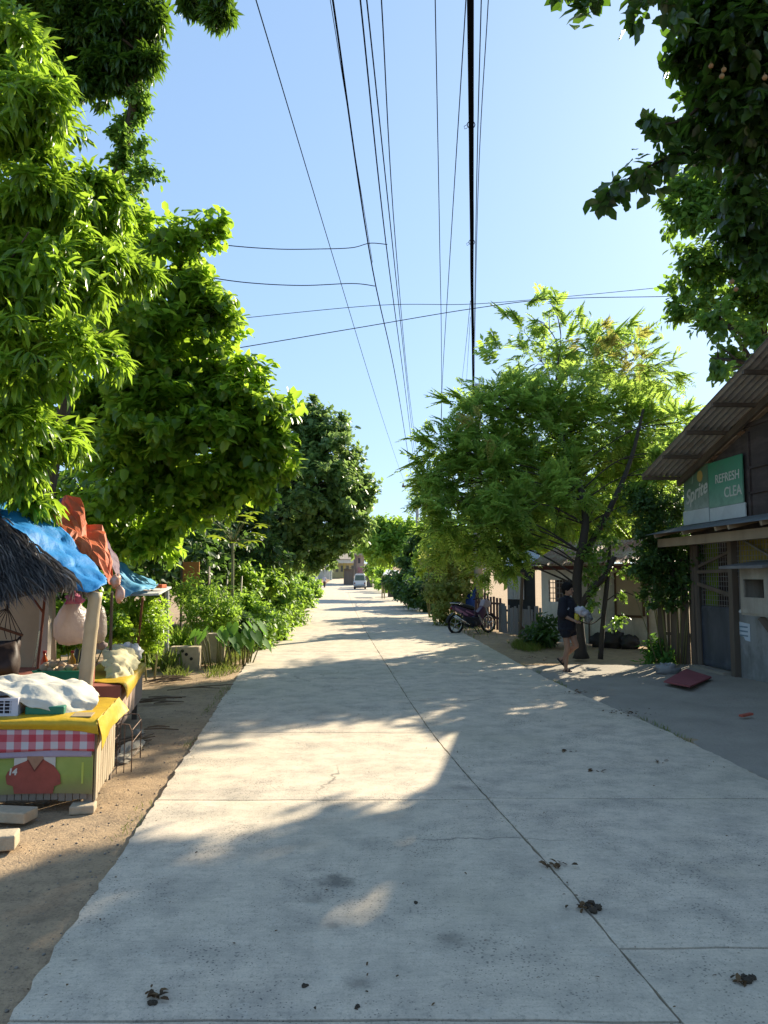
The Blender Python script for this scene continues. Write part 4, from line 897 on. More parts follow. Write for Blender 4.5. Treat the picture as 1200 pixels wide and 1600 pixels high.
# long-bladed grass clumps
for lab, g, n, h in (('long grass clump behind the hollow blocks', G(283, 1022), 60, .75), ('wispy grass clump left of the taro', G(318, 1030), 45, .6), ('bright long leaved clump behind the yellow cloth counter', G(222, 1040), 40, .85), ('dry grass clump at the corner of the second counter', G(262, 1045), 45, .45)):
    pts = np.array([[g.x + random.gauss(0, .1), g.y + random.gauss(0, .1), -.05] for _ in range(n * 2)]); nn = norm(rdir(n * 2) + np.array([0, -.4, .4])); d = norm(np.concatenate([rng.normal(size=(n * 2, 2)) * .42, np.ones((n * 2, 1))], 1))
    me = np_mesh('leaves', [leaf_arrays(pts - np.array([g.x, g.y, -.05]), d, nn, h * (.5 + .6 * rng.random(n * 2)), .06, T_LONG)])
    tag(link('grass_clump', me, MATS['grass_blade'] if 'dry' in lab else L_HEDGE, org=(g.x, g.y, -.05)), lab, 'grass clump', 'long grass clumps')

# ------------------------------------------------------------------ poles and wires
M_POLE = mat('pole_concrete', (.44, .43, .40), (.36, .35, .32), 2, .9, bump=.3)
M_WIRE = mat('black_cable', (.012, .012, .016), (.009, .009, .012), 3, .9, spec=0.0, bump=0)
PY = 26.3; pb = W(748, 975, PY); t = thing('utility_pole', 'concrete utility pole rising through the feathery tree behind the motorcycle', 'utility pole', (pb.x, PY, 0))
ptop = W(746, 600, PY); b = MB(); b.tube([V((pb.x, PY, -.1)), ptop], [.165, .10], 14); b.build('shaft', M_POLE, t, smooth=True)
b = MB(); b.tube([V((pb.x + .24, PY, 0)), V((pb.x + .2, PY, 2.6))], .035, 8); b.build('conduit', mat('grey_conduit', (.5, .5, .48)), t, smooth=True)
b = MB(); b.bar(ptop + V((-.35, -.1, -.6)), ptop + V((.35, -.1, -.6)), .09, .1); b.build('crossarm', M_WOOD, t)
for k in (-1, 1):
    b = MB(); b.lathe(ptop + V((.3 * k, -.1, -.55)), [(.03, 0), (.045, .03), (.03, .06), (.045, .09), (.02, .13)], 10); b.build('insulator', mat('brown_glaze', (.14, .07, .04), rough=.3), t, smooth=True)
PX2 = W(652, 800, 55); t = thing('utility_pole', 'distant utility pole with a crossarm showing left of the feathery tree', 'utility pole', (PX2.x, 55, 0))
b = MB(); b.tube([V((PX2.x, 55, -.1)), V((PX2.x, 55, W(652, 735, 55).z))], [.16, .1], 10); b.build('shaft', M_POLE, t, smooth=True)
b = MB(); a, c = W(628, 760, 55), W(676, 760, 55); b.bar(a, c, .12, .14); b.build('crossarm', M_WOOD, t)
for q in (.04, .28, .72, .96):
    b = MB(); b.lathe(a.lerp(c, q) + V((0, 0, .06)), [(.04, 0), (.06, .05), (.04, .1), (.06, .14), (.02, .2)], 8); b.build('insulator', MATS['brown_glaze'], t, smooth=True)
WG = 'overhead wires along the road'
WIRES = [
 ('thin wire farthest left, slanting from the top edge to the road end', .007, [(355, -150, 7.6), (400, 0, 9), (520, 400, 17), (590, 630, 32), (625, 735, 60), (640, 775, 90)]),
 ('black wire running down to the distant crossarm, bearing the lower left service drop', .011, [(496, -150, 7.2), (520, 0, 8.5), (582, 420, 15.5), (620, 600, 28), (643, 745, 54.5)]),
 ('hair thin wire hugging the left of the black wire with the service drop', .004, [(490, -150, 7.1), (516, 0, 8.3), (548, 200, 11), (582, 410, 15.2)]),
 ('black wire bearing the upper left service drop', .009, [(546, -150, 7.2), (563, 0, 8.4), (603, 380, 14.5), (632, 600, 28), (650, 748, 54.5)]),
 ('wire just right of the one with the upper service drop', .008, [(555, -150, 7.3), (573, 0, 8.5), (613, 380, 15), (636, 600, 29), (652, 748, 54.6)]),
 ('wire fourth of the left bundle, starting straight above the distant crossarm', .007, [(585, -150, 7.1), (596, 0, 8.3), (618, 380, 15), (640, 620, 31), (657, 748, 54.6)]),
 ('thin straight wire in the middle of the open sky', .006, [(678, -150, 7.5), (680, 0, 9), (687, 380, 14), (690, 600, 22), (690, 800, 54)]),
 ('thin wire leaning left from the thick cable down to the tree', .006, [(735, -150, 7.2), (728, 0, 8.4), (703, 400, 14), (691, 600, 22), (688, 700, 32)]),
 ('thin wire just right of the thick cable', .006, [(757, -150, 7.2), (752, 0, 8.3), (744, 330, 12.6), (740, 600, 26)]),
 ('outermost thin wire right of the thick cable', .005, [(772, -150, 7), (763, 0, 8.2), (746, 330, 12.4), (741, 600, 26)]),
 ('short thin wire fanning left from the concrete pole top', .006, [(735, 470, 18), (728, 540, 26), (721, 600, 40), (715, 640, 50)]),
 ('short thin wire between the fan and the thick cable', .005, [(735, 495, 19), (731, 560, 28), (728, 610, 42)])]
for lab, r, pts in WIRES:
    b = MB(); b.tube(catmull([W(*p) for p in pts], 8), r * 1.15, 6); o = b.build('power_line', M_WIRE, org=W(*pts[0]), smooth=True); tag(o, lab, 'wire', WG)
t = thing('cable_bundle', 'thick black cable bundle hanging straight down the sky to the concrete pole', 'cable', tuple(W(735, 0, 8)), WG)
pts = [W(734, -150, 7), W(735, 0, 8.1), W(736, 160, 9.8), W(737, 330, 12.6), W(738, 480, 18), W(740, 615, 26.2)]
c = catmull(pts, 10); b = MB(); b.tube(c, [.042 - .012 * k / len(c) for k in range(len(c))], 8); b.build('cable', M_WIRE, t, smooth=True)
b = MB()
for k in range(3):
    b.tube([p + V((.022 * math.cos(i * .2 + k * 2.1), 0, .022 * math.sin(i * .2 + k * 2.1))) for i, p in enumerate(c)], .016, 6)
b.build('strands', M_WIRE, t, smooth=True)
for i in (8, 22, 33):
    b = MB(); q = c[i]; b.tube([q + V((.055 * math.cos(a), .01, .055 * math.sin(a))) for a in np.linspace(0, 2 * PI, 10)], .007, 5); b.tube([q + V((-.05, 0, 0)), q + V((-.1, 0, -.03)), q + V((-.09, 0, -.07)), q + V((-.05, 0, -.05))], .004, 5); b.build('tie', M_WIRE, t, smooth=True)
for lab, r, pts in (('upper service drop wire running left into the broad leaved tree', .008, [(300, 370, 12.5), (345, 382, 12.7), (430, 389, 13.2), (500, 389, 13.8), (550, 387, 14.2), (578, 380, 14.3), (605, 382, 14.5)]),
                    ('lower service drop wire running left into the broad leaved tree', .009, [(260, 415, 13), (300, 428, 13.2), (380, 441, 14), (470, 446, 14.8), (550, 443, 15.4), (586, 447, 15.6)]),
                    ('upper of two long wires crossing the whole street', .007, [(330, 503, 17), (370, 498, 17), (590, 477, 17.5), (740, 475, 18), (900, 462, 18.5), (1055, 447, 19), (1150, 438, 19)]),
                    ('lower of two long wires crossing the whole street', .009, [(330, 550, 16), (370, 544, 16), (560, 512, 17), (740, 482, 18), (870, 467, 18.5), (1050, 463, 19), (1150, 458, 19)]),
                    ('slack wire before the dark rounded tree, upper', .012, [(380, 700, 21), (440, 745, 23), (500, 772, 26), (560, 790, 30)]),
                    ('slack wire before the dark rounded tree, lower', .01, [(370, 740, 21), (410, 770, 22), (470, 800, 25), (520, 812, 28)])):
    b = MB(); b.tube(catmull([W(*p) for p in pts], 8), r, 6); tag(b.build('service_wire', M_WIRE, org=W(*pts[0]), smooth=True), lab, 'wire', 'service wires')
# ------------------------------------------------------------------ roadside stalls on the left
SX = V((-.2, 1, 0)).normalized()                    # stalls run along the verge
C0 = V((-2.1, 5.73, 0))                             # front right foot of the first counter
def S1(a, b, z): return C0 + V((-1, -.03, 0)) * a + SX * b + V((0, 0, z))
def sbox(mb, a0, a1, b0, b1, z0, z1):
    ax = V((-1, -.03, 0)); return mb.obox(S1((a0 + a1) / 2, (b0 + b1) / 2, (z0 + z1) / 2), ax * (a1 - a0) / 2, SX * (b1 - b0) / 2, V((0, 0, (z1 - z0) / 2)))
M_SLAT = mat('sunlit_slats', (.45, .37, .26), (.33, .26, .17), 4, .85, stretch=(1, 1, .25), bump=.4)  # paler slat wood for the road side, sunlight put into the colour
M_SLATF = mat('shaded_slats', (.25, .2, .155), (.18, .145, .11), 4, .85, stretch=(1, 1, .25), bump=.4)  # same wood darker for the front, its shade put into the colour
ct = thing('stall_counter', 'slatted wooden stall counter with green poster and checked cloth on its front', 'stall', tuple(S1(.8, .45, -.05)))
b = MB(); r = random.Random(2)
for k in range(34):
    a = .06 + k * .052; sbox(b, a, a + .046, .0, .016, .03 + r.uniform(-.006, .006), .58)
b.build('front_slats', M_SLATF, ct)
b = MB()
for k in range(9):
    q = .03 + k * .105; sbox(b, .0, .016, q, q + .085 + r.uniform(-.01, .01), .03 + r.uniform(-.02, .02), .575)
b.build('side_slats', M_SLAT, ct)
for a, q in ((.03, .035), (.03, .93), (1.8, .035), (1.8, .93)):
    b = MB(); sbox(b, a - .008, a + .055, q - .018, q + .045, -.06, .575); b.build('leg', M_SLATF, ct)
b = MB(); sbox(b, .0, 1.85, 0, .98, .578, .6); b.build('counter_top', M_WOOD, ct)
# poster on the front: generic figure in a red shirt, the number 14
def F1(a, z, o=.0): return S1(a, -.004 - o, z)
pst = thing('poster', 'green poster of a red shirted figure with the number 14 nailed to the counter front', 'poster', tuple(F1(.8, .2)))
b = MB(); b.grid(lambda u, v: F1(.02 + 1.72 * u, .075 + .275 * v + .006 * math.sin(u * 9) * (1 - v), .004 + .006 * noise.noise(V((u * 6, v * 3, 1)))), 30, 8)
def poster_mat():
    m, nt, out = newmat('poster_green'); v = coords(nt); n = noise_tex(nt, v, 3.2, 5, .6)
    g = coords(nt, src='Generated'); sp = nt.nodes.new('ShaderNodeSeparateXYZ'); nt.links.new(g, sp.inputs[0])
    c = ramp(nt, n, [(.35, (.19, .25, .05)), (.65, (.27, .32, .075))]).outputs[0]
    dirt = mathn(nt, 'MULTIPLY', ramp(nt, mathn(nt, 'ADD', sp.outputs[2], mathn(nt, 'MULTIPLY', n, .5)), [(.3, (1, 1, 1)), (.75, (0, 0, 0))]).outputs[0], .75)
    c = mixc(nt, dirt, c, (.19, .14, .07)); principled(nt, out, c, .5, 0, .3); return m
b.build('sheet', poster_mat(), pst, solid=.001)
def flat(nm, pts, o, m): b = MB(); b.prism([F1(a, z, o) for a, z in pts], (0, -.001, 0)); b.build(nm, m, pst)
flat('white_panel', [(.583, .347), (.287, .347), (.287, .262), (.583, .262)], .012, mat('poster_white', (.55, .52, .46), (.45, .42, .37), 9))
flat('red_shirt', [(.64, .205), (.627, .235), (.583, .279), (.49, .317), (.435, .245), (.37, .322), (.297, .28), (.25, .215), (.245, .15), (.29, .135), (.30, .083), (.575, .083), (.585, .135), (.63, .15)], .0135, mat('poster_red', (.34, .08, .055), (.24, .06, .04), 9))
flat('neck', [(.49, .347), (.375, .347), (.37, .322), (.435, .245), (.49, .317)], .015, mat('poster_skin', (.36, .2, .12), (.28, .15, .09), 12))
flat('collar', [(.492, .322), (.48, .322), (.435, .25), (.38, .325), (.366, .325), (.435, .236)], .0165, mat('poster_collar', (.2, .05, .035)))
lettering('lettering', '14', .062, F1(.593, .236, .0165), (1, .03, 0), (0, 0, 1), mat('poster_letter', (.66, .62, .54)), pst, shear=.15, bold=.003, extr=.0006)
b = MB(); sbox(b, .085, .1, -.012, -.01, .15, .3); b.build('yellow_strip', mat('poster_yellow', (.5, .55, .1)), pst)
# checked cloth
def check_mat():
    m, nt, out = newmat('red_check'); v = coords(nt); ck = []
    sp = nt.nodes.new('ShaderNodeSeparateXYZ'); nt.links.new(v, sp.inputs[0])
    for ax, fq in ((0, 1 / .105), (2, 1 / .105)):
        f = mathn(nt, 'FRACT', mathn(nt, 'MULTIPLY', sp.outputs[ax], fq)); ck.append(mathn(nt, 'LESS_THAN', f, .5))
    s = mathn(nt, 'MULTIPLY', mathn(nt, 'ADD', ck[0], ck[1]), .5)
    c = ramp(nt, s, [(.0, (.5, .48, .5)), (.34, (.48, .17, .2)), (.67, (.42, .03, .05))]); c.color_ramp.interpolation = 'CONSTANT'
    n = noise_tex(nt, v, 5, 4); cc = mixc(nt, mathn(nt, 'MULTIPLY', n, .3), c.outputs[0], (.3, .24, .24)); principled(nt, out, cc, .9, 0, .1); MATS['red_check'] = m; return m
b = MB(); b.grid(lambda u, v: F1(.01 + 1.82 * u, .545 - .165 * v + .008 * math.sin(u * 11), .018 + .008 * noise.noise(V((u * 9, v * 2, 3)))), 50, 8)
ck = tag(b.build('checked_cloth', check_mat(), org=F1(.9, .45), smooth=True, solid=.002), 'red and white checked cloth strip over the counter front', 'cloth')
b = MB(); b.grid(lambda u, v: F1(.03 + 1.8 * u, .39 - .055 * v + .006 * math.sin(u * 7 + 1), .014 + .006 * noise.noise(V((u * 7, v, 8)))), 40, 4)
b.build('pale_hem', mat('lilac_hem', (.36, .3, .38), (.3, .25, .32), 5), ck, smooth=True, solid=.002)
# yellow oilcloth over the counter top
M_YEL = mat('yellow_oilcloth', (.64, .42, .02), (.5, .29, .02), 2.5, .5, spec=.4, bump=.5, bscale=9, dist=.02, trans=.12, grime=.35)
rows = []
rows.append([S1(1.85, -.03, .53), S1(1.0, -.032, .545), S1(.45, -.032, .54), S1(.16, -.035, .53), S1(-.02, -.04, .5)])
rows.append([S1(1.85, -.015, .607), S1(1.0, -.015, .607), S1(.45, -.015, .608), S1(.14, -.015, .61), S1(-.01, -.02, .60)])
rows.append([S1(1.85, .5, .608), S1(1.0, .5, .609), S1(.45, .5, .612), S1(.1, .5, .612), S1(-.012, .48, .606)])
rows.append([S1(1.85, .97, .608), S1(1.0, .97, .609), S1(.45, .97, .612), S1(.1, .97, .612), S1(-.012, .97, .606)])
yc = net(rows, 8, 7, .006, 5)
b = net([[S1(-.012, -.035, .612), S1(-.014, .25, .612), S1(-.014, .6, .612), S1(-.012, 1.0, .612)], [S1(-.035, -.03, .5), S1(-.04, .25, .53), S1(-.04, .6, .52), S1(-.06, 1.02, .55)], [S1(-.045, -.02, .385), S1(-.04, .22, .44), S1(-.05, .55, .47), S1(-.10, 1.03, .50)]], 8, 8, .012, 6)
yc.add(b.v, b.f)
b2 = MB(); b2.v, b2.f = yc.v, yc.f
tag(b2.build('yellow_cloth', M_YEL, org=S1(.2, .5, .6), smooth=True, solid=.002), 'yellow oilcloth draped over the near counter and hanging down its right side', 'cloth')
# sack, crate, basin on the counter
sk = net([[W(-25, 1068, 6.35), W(30, 1056, 6.4), W(85, 1060, 6.5), W(130, 1066, 6.6), W(152, 1084, 6.5)],
          [W(-25, 1075, 6.1), W(30, 1066, 6.1), W(80, 1070, 6.15), W(125, 1078, 6.2), W(157, 1092, 6.2)],
          [W(-25, 1080, 5.95), W(25, 1082, 5.9), W(70, 1095, 5.9), W(112, 1112, 5.95), W(140, 1108, 6.05)],
          [W(-25, 1084, 5.88), W(8, 1083, 5.86), W(45, 1102, 5.84), W(100, 1122, 5.88), W(125, 1118, 5.95)]], 12, 12, .04, 5.5, 3)
tag(sk.build('white_sack', mat('white_sackcloth', (.7, .66, .55), (.6, .56, .46), 3, .9, bump=.5, bscale=6, dist=.03, trans=.1, grime=.2), org=W(70, 1110, 6), smooth=True, solid=.008), 'crumpled white sackcloth spread over the near counter', 'sack')
cr = thing('plastic_crate', 'white perforated plastic crate half hidden under the sackcloth', 'crate', tuple(S1(1.22, .12, .612)))
M_CRATE = mat('white_plastic', (.6, .6, .66), (.5, .5, .58), 3, .4, bump=0)
b = MB(); a0, a1, q0, q1, z0, z1 = .6, 1.1, .1, .45, .613, .745
sbox(b, a0, a1, q0, q0 + .01, z0, z0 + .02); sbox(b, a0, a1, q0 - .006, q0 + .012, z1 - .02, z1)
for k in range(14): sbox(b, a0 + .055 + k * .045, a0 + .063 + k * .045, q0, q0 + .01, z0 + .02, z1 - .02)
for k in range(3): sbox(b, a0 + .05, a1, q0 + .001, q0 + .009, z0 + .04 + k * .026, z0 + .045 + k * .026)
sbox(b, a0, a0 + .05, q0 - .004, q0 + .01, z0, z1 - .021); sbox(b, a0, a0 + .01, q0 + .012, q1, z0, z1); sbox(b, a0, a1, q1, q1 + .01, z0, z1)
b.build('walls', M_CRATE, cr)
b = MB(); sbox(b, a0 + .02, a1, q0 + .05, q1 - .02, z0 + .002, z1 - .03); b.build('dark_contents', mat('dark_contents', (.06, .05, .06)), cr)
b = MB(); sbox(b, .27, .56, .14, .5, .613, .675); tag(b.build('green_tray', mat('green_tray', (.03, .2, .12), (.025, .16, .1), 4, .45), org=S1(.6, .4, .613), bevel=.01), 'dark green plastic tray under the white sackcloth', 'tray')
b = MB(); sbox(b, .05, .2, .03, .2, .613, .622); tag(b.build('flat_tin', mat('tan_tin', (.4, .3, .16)), org=S1(.25, .2, .613), bevel=.003), 'flat tan lid on the yellow cloth corner', 'lid')

# second, red-painted counter with yellow cloth, behind the first
D0 = V((-2.52, 7.45, 0))
def S2(a, b, z): return D0 + V((-1, 0, 0)) * a + SX * b + V((0, 0, z))
def s2box(mb, a0, a1, b0, b1, z0, z1): return mb.obox(S2((a0 + a1) / 2, (b0 + b1) / 2, (z0 + z1) / 2), V((-1, 0, 0)) * (a1 - a0) / 2, SX * (b1 - b0) / 2, V((0, 0, (z1 - z0) / 2)))
M_RED = mat('red_brown_paint', (.34, .11, .075), (.27, .09, .06), 3, .6)
c2 = thing('red_counter', 'red-brown painted stall counter behind the bamboo post', 'stall', tuple(S2(.8, .9, -.05)))
b = MB(); s2box(b, 0, 1.7, 0, .03, .32, .6); b.build('front_board', M_RED, c2)
b = MB(); s2box(b, .0, 1.7, .03, 1.95, .575, .6); b.build('counter_top', M_RED, c2)
b = MB()
for k in range(3): s2box(b, 0, .02, .05 + k * .64, .05 + k * .64 + .62, .2, .572)
b.build('side_boards', mat('pinkish_boards', (.5, .36, .28), (.42, .3, .22), 3, .85, stretch=(1, 1, .3)), c2)
for q in (.06, 1.88):
    for a in (.03, 1.64):
        b = MB(); s2box(b, a + .022, a + .08, q, q + .06, -.06, .572); b.build('leg', M_WOOD, c2)
b = net([[S2(.5, .35, .607), S2(.5, 1.0, .607), S2(.5, 1.95, .607)], [S2(.2, .2, .608), S2(.2, 1.0, .609), S2(.2, 1.95, .608)], [S2(-.02, .05, .607), S2(-.025, 1.0, .608), S2(-.025, 1.98, .607)], [S2(-.05, .05, .46), S2(-.045, 1.0, .5), S2(-.04, 1.98, .54)]], 8, 8, .01, 5, 4)
tag(b.build('yellow_cloth', M_YEL, org=S2(.2, 1, .6), smooth=True, solid=.002), 'yellow oilcloth along the far counter edge beside the dirt verge', 'cloth')
b = MB(); s2box(b, .28, .35, .12, .2, .612, .8); tag(b.build('red_block', M_RED, org=S2(.3, .15, .612), bevel=.004), 'short upright red block on the red counter', 'block')
ty = thing('green_basin', 'green plastic basin heaped with pale produce on the red counter', 'basin', tuple(S2(.62, .35, .612)))
b = MB(); s2box(b, .40, .86, .2, .5, .613, .64); s2box(b, .38, .88, .18, .195, .62, .72); s2box(b, .38, .395, .196, .5, .62, .72); s2box(b, .865, .88, .196, .5, .62, .72); s2box(b, .38, .88, .501, .515, .62, .72); s2box(b, .37, .89, .165, .179, .71, .725)
b.build('tub', mat('basin_green', (.03, .32, .16), (.025, .26, .13), 4, .4, bump=0), ty)
b = MB()
for k in range(26): b.blob(S2(r.uniform(.42, .84), r.uniform(.24, .48), r.uniform(.70, .78)), (.045, .04, .035), k, .15, 7, 5)
b.build('produce', mat('pale_tubers', (.5, .38, .25), (.42, .3, .2), 8), ty, smooth=True)
b = net([[W(163, 1020, 8.6), W(180, 1010, 8.8), W(200, 1013, 9.0), W(216, 1024, 9.0)], [W(160, 1035, 8.3), W(178, 1022, 8.4), W(200, 1026, 8.5), W(214, 1040, 8.6)], [W(166, 1055, 8.0), W(180, 1048, 8.0), W(196, 1050, 8.1), W(206, 1052, 8.3)], [W(170, 1067, 7.95), W(182, 1066, 7.9), W(192, 1060, 8.0), W(204, 1055, 8.2)]], 10, 10, .05, 8, 7)
tag(b.build('cloth_bundle', mat('pale_yellow_cloth', (.6, .54, .32), (.52, .46, .28), 4, .95), org=W(185, 1060, 8), smooth=True, solid=.012), 'pale yellow cloth bundle heaped on the far yellow counter', 'cloth')
b = MB(); b.blob(W(210, 1020, 9.0), (.09, .09, .1), 3, .3, 14, 9, 3); b.blob(W(198, 1014, 9.05), (.09, .07, .07), 8, .3, 12, 8, 3)
tag(b.build('plastic_bag', mat('milky_plastic', (.7, .7, .68), (.6, .6, .58), 5, .3, spec=.5, trans=.25), org=W(208, 1026, 9), smooth=True), 'white plastic bag slumped behind the pale yellow bundle', 'bag')
for i, (px, py, col, lab) in enumerate(((113, 1020, (.6, .32, .04), 'orange drink bottle behind the bamboo post'), (68, 1050, (.5, .12, .03), 'small red-orange bottle before the white post'), (137, 1013, (.62, .36, .05), 'amber bottle right of the bamboo post'))):
    p = W(px, py + 12, 8.4); z = .612 if i != 1 else .61; b = MB(); b.lathe((p.x, p.y, z), [(.035, 0), (.038, .02), (.038, .13), (.015, .18), (.014, .21)], 12); bo = thing('bottle', lab, 'bottle', (p.x, p.y, z), 'bottles on the stalls')
    b.build('body', mat('bottle_%d_glaze' % i, col, rough=.2, bump=0, trans=.3), bo, smooth=True); b = MB(); b.lathe((p.x, p.y, z + .21), [(.018, 0), (.018, .025)], 10); b.build('cap', mat('bottle_cap', (.4, .05, .04)), bo)
# timber table and panels behind
tb = thing('timber_table', 'brown timber table in the shade under the thatch', 'table', (-3.9, 8.2, -.05))
b = MB(); b.box(-4.9, -3.05, 7.75, 8.75, .5, .54); b.build('tabletop', mat('brown_table', (.22, .11, .06), (.16, .085, .05), 4, .7, stretch=(.3, 1, 1)), tb)
for x, y in ((-4.85, 7.8), (-3.15, 7.8), (-4.85, 8.65), (-3.15, 8.65)):
    b = MB(); b.box(x, x + .06, y, y + .06, -.06, .5); b.build('leg', M_WOOD, tb)
b = MB(); b.obox(W(25, 1005, 9.0) + V((0, 0, 0)), (.46, 0, .03), (0, .012, 0), (-.03, 0, .62)); tag(b.build('plywood_panel', mat('tan_plywood', (.5, .36, .23), (.42, .3, .18), 2, .8), org=W(25, 1060, 9)), 'tan plywood panel standing behind the hanging hammock', 'panel')
b = MB(); p = W(69, 1040, 8.8); b.box(p.x - .055, p.x + .05, 8.75, 8.85, -.05, 1.75); tag(b.build('white_post', mat('cream_post', (.52, .45, .36), (.44, .38, .3), 3), org=(p.x, 8.8, -.05)), 'square cream post holding up the thatch', 'post')
b = MB(); b.bar(W(53, 1042, 8.6), W(62, 985, 8.6), .05, .008); tag(b.build('mirror_strip', mat('grey_mirror', (.22, .24, .22), rough=.15, metal=.6, bump=0), org=W(56, 1030, 8.6)), 'narrow grey strip leaning on the plywood panel', 'strip')
b = MB(); b.tube(catmull([W(70, 930, 8.3), W(68, 955, 8.3), W(66, 975, 8.3), W(60, 1030, 8.2), W(58, 1060, 8.2)], 4), .014, 6); b.tube([W(45, 925, 8.2), W(68, 958, 8.3)], .012, 6); tag(b.build('red_pole', mat('red_pipe', (.22, .07, .04)), org=W(60, 1050, 8.2)), 'thin red-brown pole and brace beside the cream post', 'pole')
# thatched roof
hut = thing('thatched_roof', 'dark thatched roof corner sticking in from the left edge', 'roof', (-4.6, 7.4, 1.4))
apex = W(-75, 745, 7.9); fr = W(92, 900, 6.75); fl = W(-260, 975, 6.2); bk = W(132, 912, 9.2)
M_TH = mat('thatch', (.075, .07, .07), (.04, .038, .04), 9, .85, stretch=(1, 1, 1), bump=.2)
L_TH = leafmat('thatch_blade', [(.08, .075, .075), (.15, .142, .14), (.24, .225, .215), (.36, .335, .31)], (.1, .09, .08), .1, .75, .3)
b = MB(); nrm = (fr - apex).cross(fl - apex).normalized(); dn = V((0, 0, -.05))
b.add([apex, fl, fr, bk, apex + dn * 2, fl + dn, fr + dn, bk + dn], [(0, 1, 2), (0, 2, 3), (4, 6, 5), (4, 7, 6), (1, 5, 6, 2), (2, 6, 7, 3)]); b.build('thatch_core', M_TH, hut)
pos = []; dr = []; nn = []; LL = []
for (e0, e1, n) in ((fl, fr, 6500), (fr, bk, 2000)):
    nf = (e0 - apex).cross(e1 - apex); nf = nf.normalized(); nf = nf if nf.z > 0 else -nf
    for k in range(n):
        u = random.random(); v = 1 - random.random() ** 1.6 * .95; e = e0.lerp(e1, u); p = apex.lerp(e, v); d = (e - apex).normalized()
        pos.append(p + nf * random.uniform(.0, .06)); dr.append(tuple(d + V((random.gauss(0, .12), random.gauss(0, .12), random.gauss(-.06, .1))))); nn.append(tuple(nf + V((random.gauss(0, .5), random.gauss(0, .5), 0)))); LL.append(random.uniform(.14, .34))
me = np_mesh('thatch_blades', [leaf_arrays(np.array([tuple(p) for p in pos]) - np.array(hut['_o'])[None], np.array(dr), np.array(nn), np.array(LL), .022, T_LONG)])
link('thatch_blades', me, L_TH, hut, hut['_o'])
b = MB(); b.bar(fl + V((0, .15, -.09)), fr + V((-.1, .15, -.09)), .05, .06); b.bar(fr + V((-.1, .1, -.1)), bk + V((-.1, 0, -.1)), .05, .06); b.build('eave_pole', M_WOOD, hut)
# bamboo post
bp = thing('bamboo_post', 'stout leaning bamboo post at the front corner of the tarpaulin stall', 'post', (-2.79, 7.05, -.05))
p0, p1 = V((-2.79, 7.05, -.06)), W(152, 925, 7.1); n = 26
rad = [.067 * (1 - .12 * i / n) * (1.0 + (.08 if i % 6 == 3 else 0)) for i in range(n + 1)]
b = MB(); b.tube([p0.lerp(p1, i / n) + V((.012 * math.sin(i * .2), 0, 0)) for i in range(n + 1)], rad, 14); b.build('culm', mat('bamboo_pale', (.5, .40, .26), (.42, .33, .2), 3, .5, spec=.4, bump=.1), bp, smooth=True)
# hammock hanging from the eave, with its dark bundle
hm = thing('hanging_hammock', 'bundled dark hammock with fan of cords and spreader bar at far left', 'hammock', tuple(W(12, 948, 7.0)))
kn = W(12, 950, 7.0); bl, br_ = W(-40, 968, 6.9), W(36, 993, 7.05)
b = MB(); b.tube([kn + V((0, 0, .14)), kn], .014, 6); 
for k in range(9): b.tube([kn, bl.lerp(br_, k / 8)], .004, 5)
for k in range(7): b.tube([bl.lerp(br_, .1 + k / 8), bl.lerp(br_, .1 + k / 8) + V((random.uniform(-.03, .03), 0, -.09))], .0035, 5)
b.build('cords', mat('dark_cord', (.05, .03, .025)), hm)
b = MB(); b.tube([bl, br_], .013, 8); b.build('spreader_bar', mat('brown_bar', (.14, .06, .035)), hm)
b = net([[W(-40, 1000, 7), W(-10, 1003, 6.95), W(18, 1003, 6.95), W(33, 994, 7.05)], [W(-40, 1020, 6.85), W(-10, 1018, 6.8), W(20, 1015, 6.85), W(31, 1015, 7)], [W(-40, 1050, 6.75), W(-8, 1048, 6.72), W(22, 1045, 6.8), W(29, 1040, 7)], [W(-40, 1078, 6.9), W(-8, 1074, 6.9), W(15, 1068, 6.95), W(27, 1055, 7.05)]], 7, 7, .02, 6, 2)
b.build('sling', mat('dark_brown_cloth', (.035, .02, .016), (.05, .028, .02), 4, .6), hm, smooth=True, solid=.02)
# tarpaulins
def tarp_mat(name, c1, c2, tr=.25):
    return mat(name, c1, c2, 2.2, .6, spec=.25, bump=.5, bscale=18, dist=.02, trans=tr, grime=.25)
M_BLUE = tarp_mat('blue_tarpaulin', (.02, .24, .62), (.03, .30, .68)); M_LBLUE = tarp_mat('light_blue_tarpaulin', (.10, .40, .66), (.16, .46, .68)); M_ORG = tarp_mat('orange_tarpaulin', (.78, .17, .06), (.72, .24, .11), .35); M_PUR = tarp_mat('purple_tarpaulin', (.07, .05, .28), (.10, .06, .22), .15)
b = net([[W(-60, 762, 8.6), W(-5, 772, 8.3), W(35, 785, 8.2), W(68, 803, 8.1), W(98, 828, 8.0), W(132, 868, 7.8), W(166, 905, 7.6)],
         [W(-60, 778, 8.2), W(-5, 782, 8.0), W(35, 802, 7.8), W(68, 828, 7.7), W(98, 858, 7.6), W(130, 892, 7.4), W(163, 914, 7.3)],
         [W(-60, 800, 7.8), W(-5, 796, 7.6), W(32, 815, 7.4), W(62, 850, 7.3), W(90, 884, 7.2), W(120, 908, 7.1), W(150, 920, 7.05)],
         [W(-60, 815, 7.6), W(-5, 806, 7.4), W(30, 826, 7.25), W(60, 866, 7.15), W(88, 900, 7.1), W(115, 918, 7.05), W(138, 923, 7.0)]], 7, 9, .055, 4.2, 2)
tag(b.build('blue_tarpaulin', M_BLUE, org=W(90, 860, 7.5), smooth=True, solid=.004), 'bright blue tarpaulin draped over the stall roof above the thatch', 'tarpaulin')
